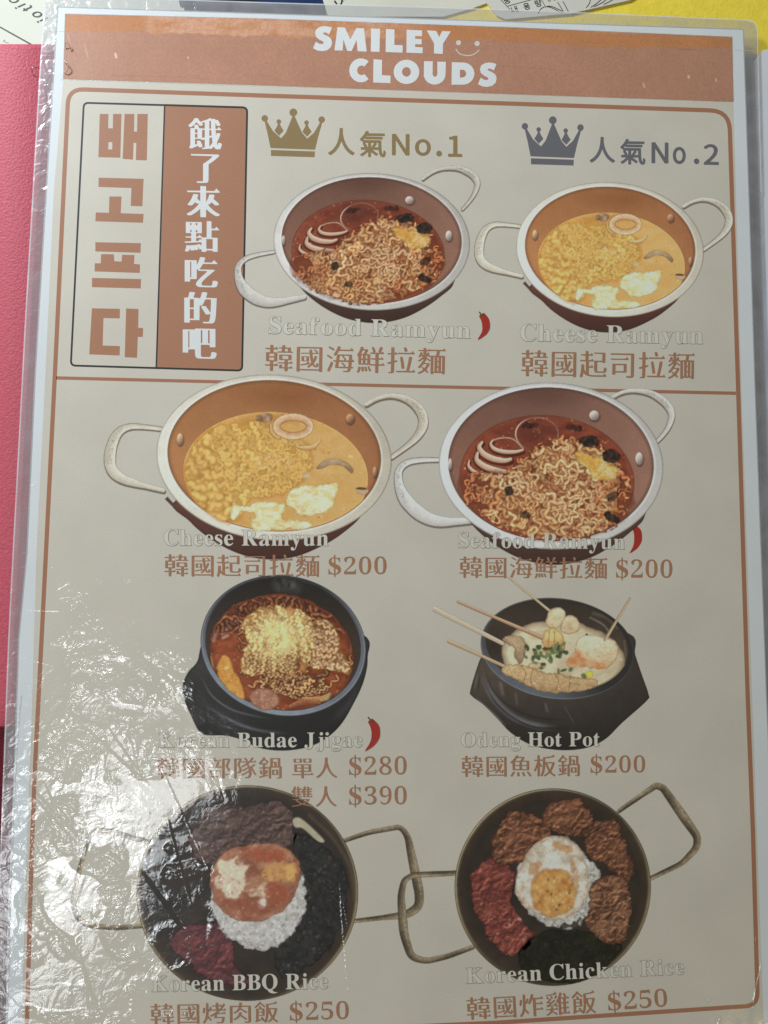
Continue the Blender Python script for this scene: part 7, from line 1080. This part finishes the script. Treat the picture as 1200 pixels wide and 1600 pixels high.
    for i in range(46):
        x, y = (r.normal(505, 38), r.normal(396, 22)) if i < 26 else (r.normal(556, 22), r.normal(364, 20)) if i < 40 else [(600, 456), (632, 452), (610, 380), (600, 345), (690, 482), (580, 460)][i-40]
        d = G.ell(x, y, r.uniform(6, 14), r.uniform(4, 8), r.uniform(0, 180), 3, 8, i); G.paint(G.aa(d, 3)*.88, np.array([(68, 86, 44), (96, 112, 60), (56, 70, 40), (118, 130, 78)][i % 4]))
    d = G.ell(712, 474, 16, 13, 0, 3, 9); G.paint(G.aa(d, 3), (206, 190, 60)); d = G.ell(686, 478, 10, 9); G.paint(G.aa(d, 3)*.8, (110, 120, 50)); d = G.ell(700, 302, 5, 4); G.paint(G.aa(d, 2), (50, 50, 34))
    G.build('green_onion', pot, zb+8*ZS)
odeng()

# ---- two flat pans of rice
def wire_handle(parent, box, st, M, at, path, w, z, tone=1.0):
    E = Art(box, st, M, at)
    hi, lo = np.array((150, 128, 92))*tone, np.array((74, 60, 44))*tone
    d, s_, ps = E.line(path, False, False); ww = np.interp(ps, np.linspace(0, 1, len(w)), w)
    E.paint(E.aa(d-ww/2), lerp(hi, lo, np.clip(.45+s_*d/ww*1.2+.25*np.sin(ps*23), 0, 1))); dl = np.clip(1-np.abs(d*s_+ww*.2)/2.2, 0, 1); E.tint(dl*.35*np.clip(np.sin(ps*14), 0, 1), (226, 208, 160))
    E.mottle(.18, 7, 9, 2); return E.build('handle', parent, z)
def rnd(p, r, n=5):
    """open path with rounded corners"""
    p = [np.array(q, float) for q in p]; out = [p[0]]
    for i in range(1, len(p)-1):
        a, b, c = p[i-1], p[i], p[i+1]; u = (a-b)/np.linalg.norm(a-b); v = (c-b)/np.linalg.norm(c-b); rr = min(r, np.linalg.norm(a-b)*.45, np.linalg.norm(c-b)*.45)
        for k in range(n+1):
            t = k/n; out.append((b+u*rr)*(1-t)**2+2*b*t*(1-t)+(b+v*rr)*t*t)
    out.append(p[-1]); return out
def meat(E, d, c1, c2, dark, seed, sc=26):
    """folded, glossy pieces: warped bumps lit from above, dark folds, small highlights"""
    wx, wy = E.X+sc*.7*fbm(E.X/sc, E.Y/sc, seed+20), E.Y+sc*.7*fbm(E.X/sc, E.Y/sc, seed+21)
    hgt = np.abs(fbm(wx/sc, wy/sc, seed, 4)); gy = np.roll(hgt, 1, 0)-np.roll(hgt, -1, 0); gx = np.roll(hgt, 1, 1)-np.roll(hgt, -1, 1)
    li = np.clip(.5-(gy*1.0+gx*.5)*2.6, 0, 1); cov = E.aa(d, 3)
    E.paint(cov, lerp(dark, c2, li*1.7)); E.tint(np.clip(li*2-.95, 0, 1)*cov, c1)
    E.tint(np.clip(.12-hgt, 0, 1)*6*cov*.8, dark); E.tint(np.clip(1+d/9, 0, 1)*.55*cov, dark)
    E.tint(np.clip(fbm(E.X/40, E.Y/40, seed+5)*1.6, 0, 1)*.45*cov, c1)
    E.tint(np.clip(li*fbm(E.X/7, E.Y/7, seed+9)*4-.9, 0, 1)*.7*cov, np.minimum(np.array(c1)*1.4+16, 250)); E.soften(2, .85)
def rough_meat(E, d, c1, c2, dark, seed, sc=26):
    n = fbm(E.X/sc, E.Y/sc*1.15, seed, 4); r1 = 1-np.abs(n)*2.4; cov = E.aa(d, 3)
    E.paint(cov, lerp(c2, c1, .25+r1*.35+.8*fbm(E.X/sc/2.2, E.Y/sc/2.2, seed+3)))
    E.tint(np.clip(1+d/8, 0, 1)*.6*cov, dark)
    E.tint(np.clip(fbm(E.X/sc*1.7, E.Y/sc*1.7, seed+7)*2.4-.55, 0, 1)*.75*cov, dark); E.tint(np.clip(fbm(E.X/8, E.Y/8, seed+9)*2.2-.85, 0, 1)*.7*cov, np.minimum(np.array(c1)*1.35, 250))
def pan(A, cx, cy, rx, ry, floor, gold):
    do = A.ell(cx, cy, rx, ry); ang = np.arctan2(A.Y-cy, A.X-cx)
    A.paint(A.aa(do), lerp((60, 48, 36), gold, np.clip(.5+.5*np.sin(ang*2.3+.9)+.3*fbm(np.cos(ang)*4, np.sin(ang)*4, 5), 0, 1)))
    A.tint(np.clip(1-np.abs(do+3.5)/3, 0, 1)*np.clip(np.cos(ang+2.4)*1.4, 0, 1)*.8, (206, 186, 136)); A.tint(np.clip(1-np.abs(do+3.5)/3, 0, 1)*np.clip(np.cos(ang-.1)*1.3, 0, 1)*.55, (176, 152, 104))
    A.tint(np.clip(1+do/2.5, 0, 1)*.7*A.aa(do), (58, 44, 30))
    di = A.ell(cx, cy, rx-10, ry-10); A.paint(A.aa(di, 3), lerp((58, 44, 36), floor, .5+.7*fbm(A.X/60, A.Y/60, 3))); A.tint(np.clip(1+di/30, 0, 1)*.5*A.aa(di), (76, 56, 38)); return do, di
def bbq():
    Art.soft = (.78, .92)
    M = aff((90, 1210), 2.034); at = (400, 1380); st = 2.0; zb = 12*ZS
    A = Art((240, 25, 975, 730), st, M, at); do, di = pan(A, 603, 377, 352, 342, (36, 32, 32), (120, 100, 68))
    A.paint(A.aa(A.poly([(744, 146), (770, 138), (820, 180), (848, 212), (826, 212), (780, 172), (756, 168)]), 3)*.9, (196, 180, 138))
    dl, _, _ = A.line([(800, 130), (880, 210), (930, 300), (946, 400)]); A.tint(np.clip(1-dl/10, 0, 1)*.4*A.aa(di), (120, 98, 66))
    A.mottle(.08, 24, 6); pot = A.build('frying_pan', menu, zb, 'picture of beef rice with a browned fried egg in a two handled pan')
    wire_handle(pot, (35, 150, 300, 505), st, M, at, rnd([(292, 216), (160, 178), (112, 176), (96, 210), (62, 330), (48, 400), (58, 450), (90, 478), (180, 488), (290, 480)], 22), [13, 16, 14, 12, 14, 14, 16, 15, 15, 12], zb-ZS*.5, 1.1)
    wire_handle(pot, (905, 150, 1175, 480), st, M, at, rnd([(912, 210), (990, 184), (1090, 166), (1112, 196), (1150, 380), (1148, 420), (1110, 446), (940, 466)], 20), [13, 15, 16, 26, 30, 26, 15, 12], zb-ZS*.5)
    E = Art((400, 70, 760, 300), st, M, at); d = E.poly([(420, 210), (450, 150), (470, 110), (540, 100), (610, 96), (680, 84), (740, 110), (748, 160), (742, 230), (640, 232), (560, 236), (500, 280), (440, 270)], warp=12, wl=24, seed=4); meat(E, d, (124, 90, 76), (88, 62, 54), (48, 36, 34), 3, 26); E.build('beef', pot, zb+2*ZS)
    E = Art((330, 440, 715, 690), st, M, at); d = E.poly([(470, 470), (540, 480), (556, 540), (560, 610), (620, 660), (560, 672), (470, 650), (400, 590), (350, 540), (380, 500)], warp=14, wl=30, seed=9); meat(E, d, (140, 62, 60), (104, 48, 50), (66, 32, 38), 5, 40); E.build('kimchi', pot, zb+2*ZS)
    E = Art((690, 150, 950, 680), st, M, at); d = E.poly([(750, 190), (830, 220), (900, 290), (920, 400), (880, 520), (800, 610), (720, 640), (690, 590), (690, 510), (770, 460), (800, 400), (760, 300)], warp=14, wl=26, seed=2); n = fbm(E.X/14, E.Y/14, 8); E.paint(E.aa(d, 4), lerp((26, 26, 28), (48, 46, 44), .5+n)); E.specks(d < -4, 150, [(70, 66, 62), (18, 18, 20), (96, 88, 80)], (2, 6), 5, .5); E.build('seaweed', pot, zb+2*ZS)
    E = Art((470, 215, 810, 660), st, M, at); d = E.ell(640, 392, 152, 162, 0, 14, 20, 3); fade = np.clip((E.Y-520)/70, 0, 1)
    E.paint(E.aa(d, 4), lerp((206, 200, 186), (170, 160, 146), .4+.9*fbm(E.X/12, E.Y/12, 5))); E.specks(d < 2, 500, [(226, 222, 212), (190, 184, 170), (160, 150, 138)], (2.5, 5.5), 4, .75); E.tint(fade*.35*E.aa(d, 4), (120, 108, 104)); E.build('rice', pot, zb+3*ZS)
    E = Art((480, 205, 785, 475), st, M, at); d = E.poly([(500, 290), (540, 244), (600, 226), (680, 218), (740, 246), (772, 300), (764, 360), (732, 420), (680, 454), (600, 466), (540, 446), (500, 400), (484, 340)], warp=8, wl=26, seed=6)
    n = fbm(E.X/30, E.Y/26, 4, 3); w = np.clip(.5+2.4*fbm(E.X/46+3, E.Y/40, 13), 0, 1)
    E.paint(E.aa(d, 3), lerp((146, 76, 48), (184, 118, 80), .5+n)); E.tint(np.clip(1-E.ell(552, 330, 62, 64, 0, 26, 30, 3)/10-1, 0, 1)*.95, (226, 204, 166)); E.tint(np.clip(-E.ell(640, 372, 40, 22, -20, 14, 22, 7)/8, 0, 1)*.8, (222, 192, 150)); E.tint(np.clip(-E.ell(650, 410, 16, 22, 20, 8, 12, 8)/5, 0, 1)*.9, (230, 214, 190))
    E.tint(np.clip(-E.ell(708, 308, 62, 40, -5, 14, 26, 3)/9, 0, 1)*.95, (206, 140, 66)); E.tint(np.clip(-E.ell(740, 310, 20, 30, 0, 5, 12, 3)/9, 0, 1)*.7, (236, 168, 70)); E.tint(np.clip(-E.ell(660, 256, 70, 24, 4, 14, 20, 5)/8, 0, 1)*.85, (176, 76, 40)); E.tint(np.clip(fbm(E.X/20, E.Y/16, 71)*2.4-.5, 0, 1)*.7*E.aa(d), (150, 80, 50)); E.tint(np.clip(-E.ell(690, 375, 40, 40, 0, 20, 18, 9)/9, 0, 1)*.75, (166, 72, 40)); E.tint(np.clip(-E.ell(600, 420, 80, 24, 8, 18, 20, 4)/8, 0, 1)*.7, (156, 74, 48))
    E.tint(np.clip(fbm(E.X/13, E.Y/12, 17)*2.2-.45, 0, 1)*.45*E.aa(d), (146, 64, 36)); E.tint(np.clip(1+d/6, 0, 1)*.5*E.aa(d), (146, 86, 54)); E.tint(np.clip(fbm(E.X/9, E.Y/9, 27)*2.4-.9, 0, 1)*.7*E.aa(d), (240, 206, 160)); E.mottle(.1, 9, 3); E.soften(2, .7); E.build('fried_egg', pot, zb+4*ZS)
bbq()
def chicken():
    Art.soft = (.8, .88)
    M = aff((600, 1200), 2.0); at = (865, 1380); st = 2.0; zb = 18*ZS
    A = Art((215, 60, 840, 690), st, M, at); do, di = pan(A, 527, 372, 306, 308, (40, 34, 28), (112, 94, 60)); A.mottle(.08, 24, 6)
    pot = A.build('frying_pan', menu, zb, 'picture of fried chicken rice with a fried egg in a two handled pan')
    wire_handle(pot, (35, 310, 285, 615), st, M, at, rnd([(226, 328), (90, 334), (62, 350), (52, 400), (62, 520), (84, 590), (130, 604), (200, 588), (276, 560)], 20), [15, 17, 16, 22, 28, 24, 18, 16, 14], zb-ZS*.5)
    wire_handle(pot, (725, 40, 1000, 360), st, M, at, rnd([(734, 134), (850, 54), (872, 62), (980, 216), (976, 250), (930, 298), (834, 344)], 16), [13, 15, 24, 28, 22, 15, 13], zb-ZS*.5)
    E = Art((410, 480, 760, 675), st, M, at); d = E.poly([(430, 560), (500, 512), (600, 506), (680, 520), (740, 548), (716, 600), (640, 656), (560, 670), (470, 656), (430, 620)], warp=8, wl=26, seed=2); E.paint(E.aa(d, 4), lerp((18, 20, 15), (38, 36, 26), .4+fbm(E.X/16, E.Y/16, 8))); E.specks(d < -4, 110, [(50, 48, 34), (12, 14, 10), (64, 58, 40)], (2, 5), 5, .5); E.build('seaweed', pot, zb+2*ZS)
    E = Art((265, 270, 480, 600), st, M, at); d = E.poly([(290, 310), (330, 280), (380, 300), (410, 330), (400, 420), (440, 480), (466, 520), (420, 580), (360, 572), (310, 500), (276, 420), (270, 350)], warp=14, wl=26, seed=9); meat(E, d, (176, 84, 62), (134, 54, 44), (72, 32, 28), 5, 34)
    E.tint(np.clip(fbm(E.X/22, E.Y/18, 23)*2.6-.7, 0, 1)*.8*E.aa(d)*(E.Y > 390), (206, 150, 126)); E.build('kimchi', pot, zb+2*ZS)
    E = Art((395, 205, 700, 530), st, M, at); d = np.minimum(E.ell(540, 356, 122, 150, -22, 14, 24, 3), E.ell(650, 350, 30, 60, -20, 10, 16)); E.paint(E.aa(d, 4), lerp((204, 198, 178), (150, 142, 124), .4+.9*fbm(E.X/12, E.Y/12, 5))); E.specks(d < 2, 360, [(226, 220, 204), (180, 172, 152), (140, 132, 116)], (2.5, 5), 4, .75); d2 = E.ell(600, 500, 60, 24, -8, 18, 18, 6); E.tint(np.clip(-d2/4, 0, 1)*.8*np.clip(.6+2*fbm(E.X/18, E.Y/14, 9), 0, 1), (40, 38, 30)); E.build('rice', pot, zb+3*ZS)
    for k, (box, pts) in enumerate((((335, 135, 520, 300), [(338, 262), (352, 190), (396, 138), (450, 140), (508, 172), (524, 220), (470, 250), (430, 292), (362, 300)]), ((490, 90, 665, 225), [(502, 130), (540, 102), (614, 98), (630, 126), (656, 150), (640, 200), (580, 212), (530, 200), (500, 176)]),
                                 ((610, 150, 790, 365), [(622, 200), (660, 170), (720, 162), (744, 210), (756, 250), (782, 310), (764, 352), (720, 330), (690, 300), (640, 280), (630, 240)]), ((625, 335, 775, 555), [(648, 370), (700, 336), (754, 348), (774, 410), (764, 474), (750, 536), (714, 554), (674, 534), (632, 488), (640, 430)]))):
        E = Art(box, st, M, at); d = E.poly(pts, warp=10, wl=18, seed=30+k); meat(E, d, (176, 106, 64) if k != 3 else (186, 126, 80), (124, 68, 42), (58, 34, 26), 40+k*3, 24); E.build('fried_chicken', pot, zb+(4+k % 2)*ZS)
    E = Art((395, 205, 650, 480), st, M, at); d = E.poly([(412, 350), (440, 280), (490, 226), (550, 216), (606, 246), (632, 310), (638, 380), (610, 440), (560, 470), (500, 462), (440, 432), (410, 390)], warp=7, wl=24, seed=6); cov = E.aa(d, 3)
    n = fbm(E.X/26, E.Y/26, 4); E.paint(cov, lerp((228, 218, 192), (186, 166, 132), .35+.9*n)); E.tint(np.clip(1+d/11, 0, 1)*.75*cov*np.clip(.6+1.5*fbm(E.X/22, E.Y/22, 8), 0, 1), (184, 116, 56))
    y = E.ell(528, 388, 70, 74, 0, 10, 26, 3); E.paint(E.aa(y, 5)*cov, lerp((226, 164, 74), (190, 116, 42), .4+.9*fbm(E.X/18, E.Y/18, 12))); E.tint(np.clip(1-np.abs(y)/7, 0, 1)*.5*cov, (170, 100, 44)); E.tint(np.clip(-E.ell(470, 310, 30, 18, -50, 10, 14, 3)/5, 0, 1)*.8, (196, 140, 84)); E.tint(np.clip(-E.ell(560, 250, 40, 14, 20, 8, 14, 3)/5, 0, 1)*.7, (196, 128, 62)); E.tint(np.clip(-E.ell(596, 330, 12, 50, -14, 6, 14, 3)/5, 0, 1)*.6, (190, 126, 66))
    E.specks(y < -8, 14, [(126, 72, 28)], (2.5, 6), 6, .8); E.specks(y < -4, 40, [(240, 196, 110), (206, 140, 56)], (2, 5), 7, .6); E.tint(np.clip(fbm(E.X/14, E.Y/12, 61)*2-.4, 0, 1)*.5*cov, (172, 112, 62)); E.tint(np.clip(fbm(E.X/10, E.Y/8, 62)*2.4-.8, 0, 1)*.7*cov, (244, 236, 214)); E.mottle(.1, 8, 3); E.soften(2, .7); E.build('fried_egg', pot, zb+6*ZS)
chicken()
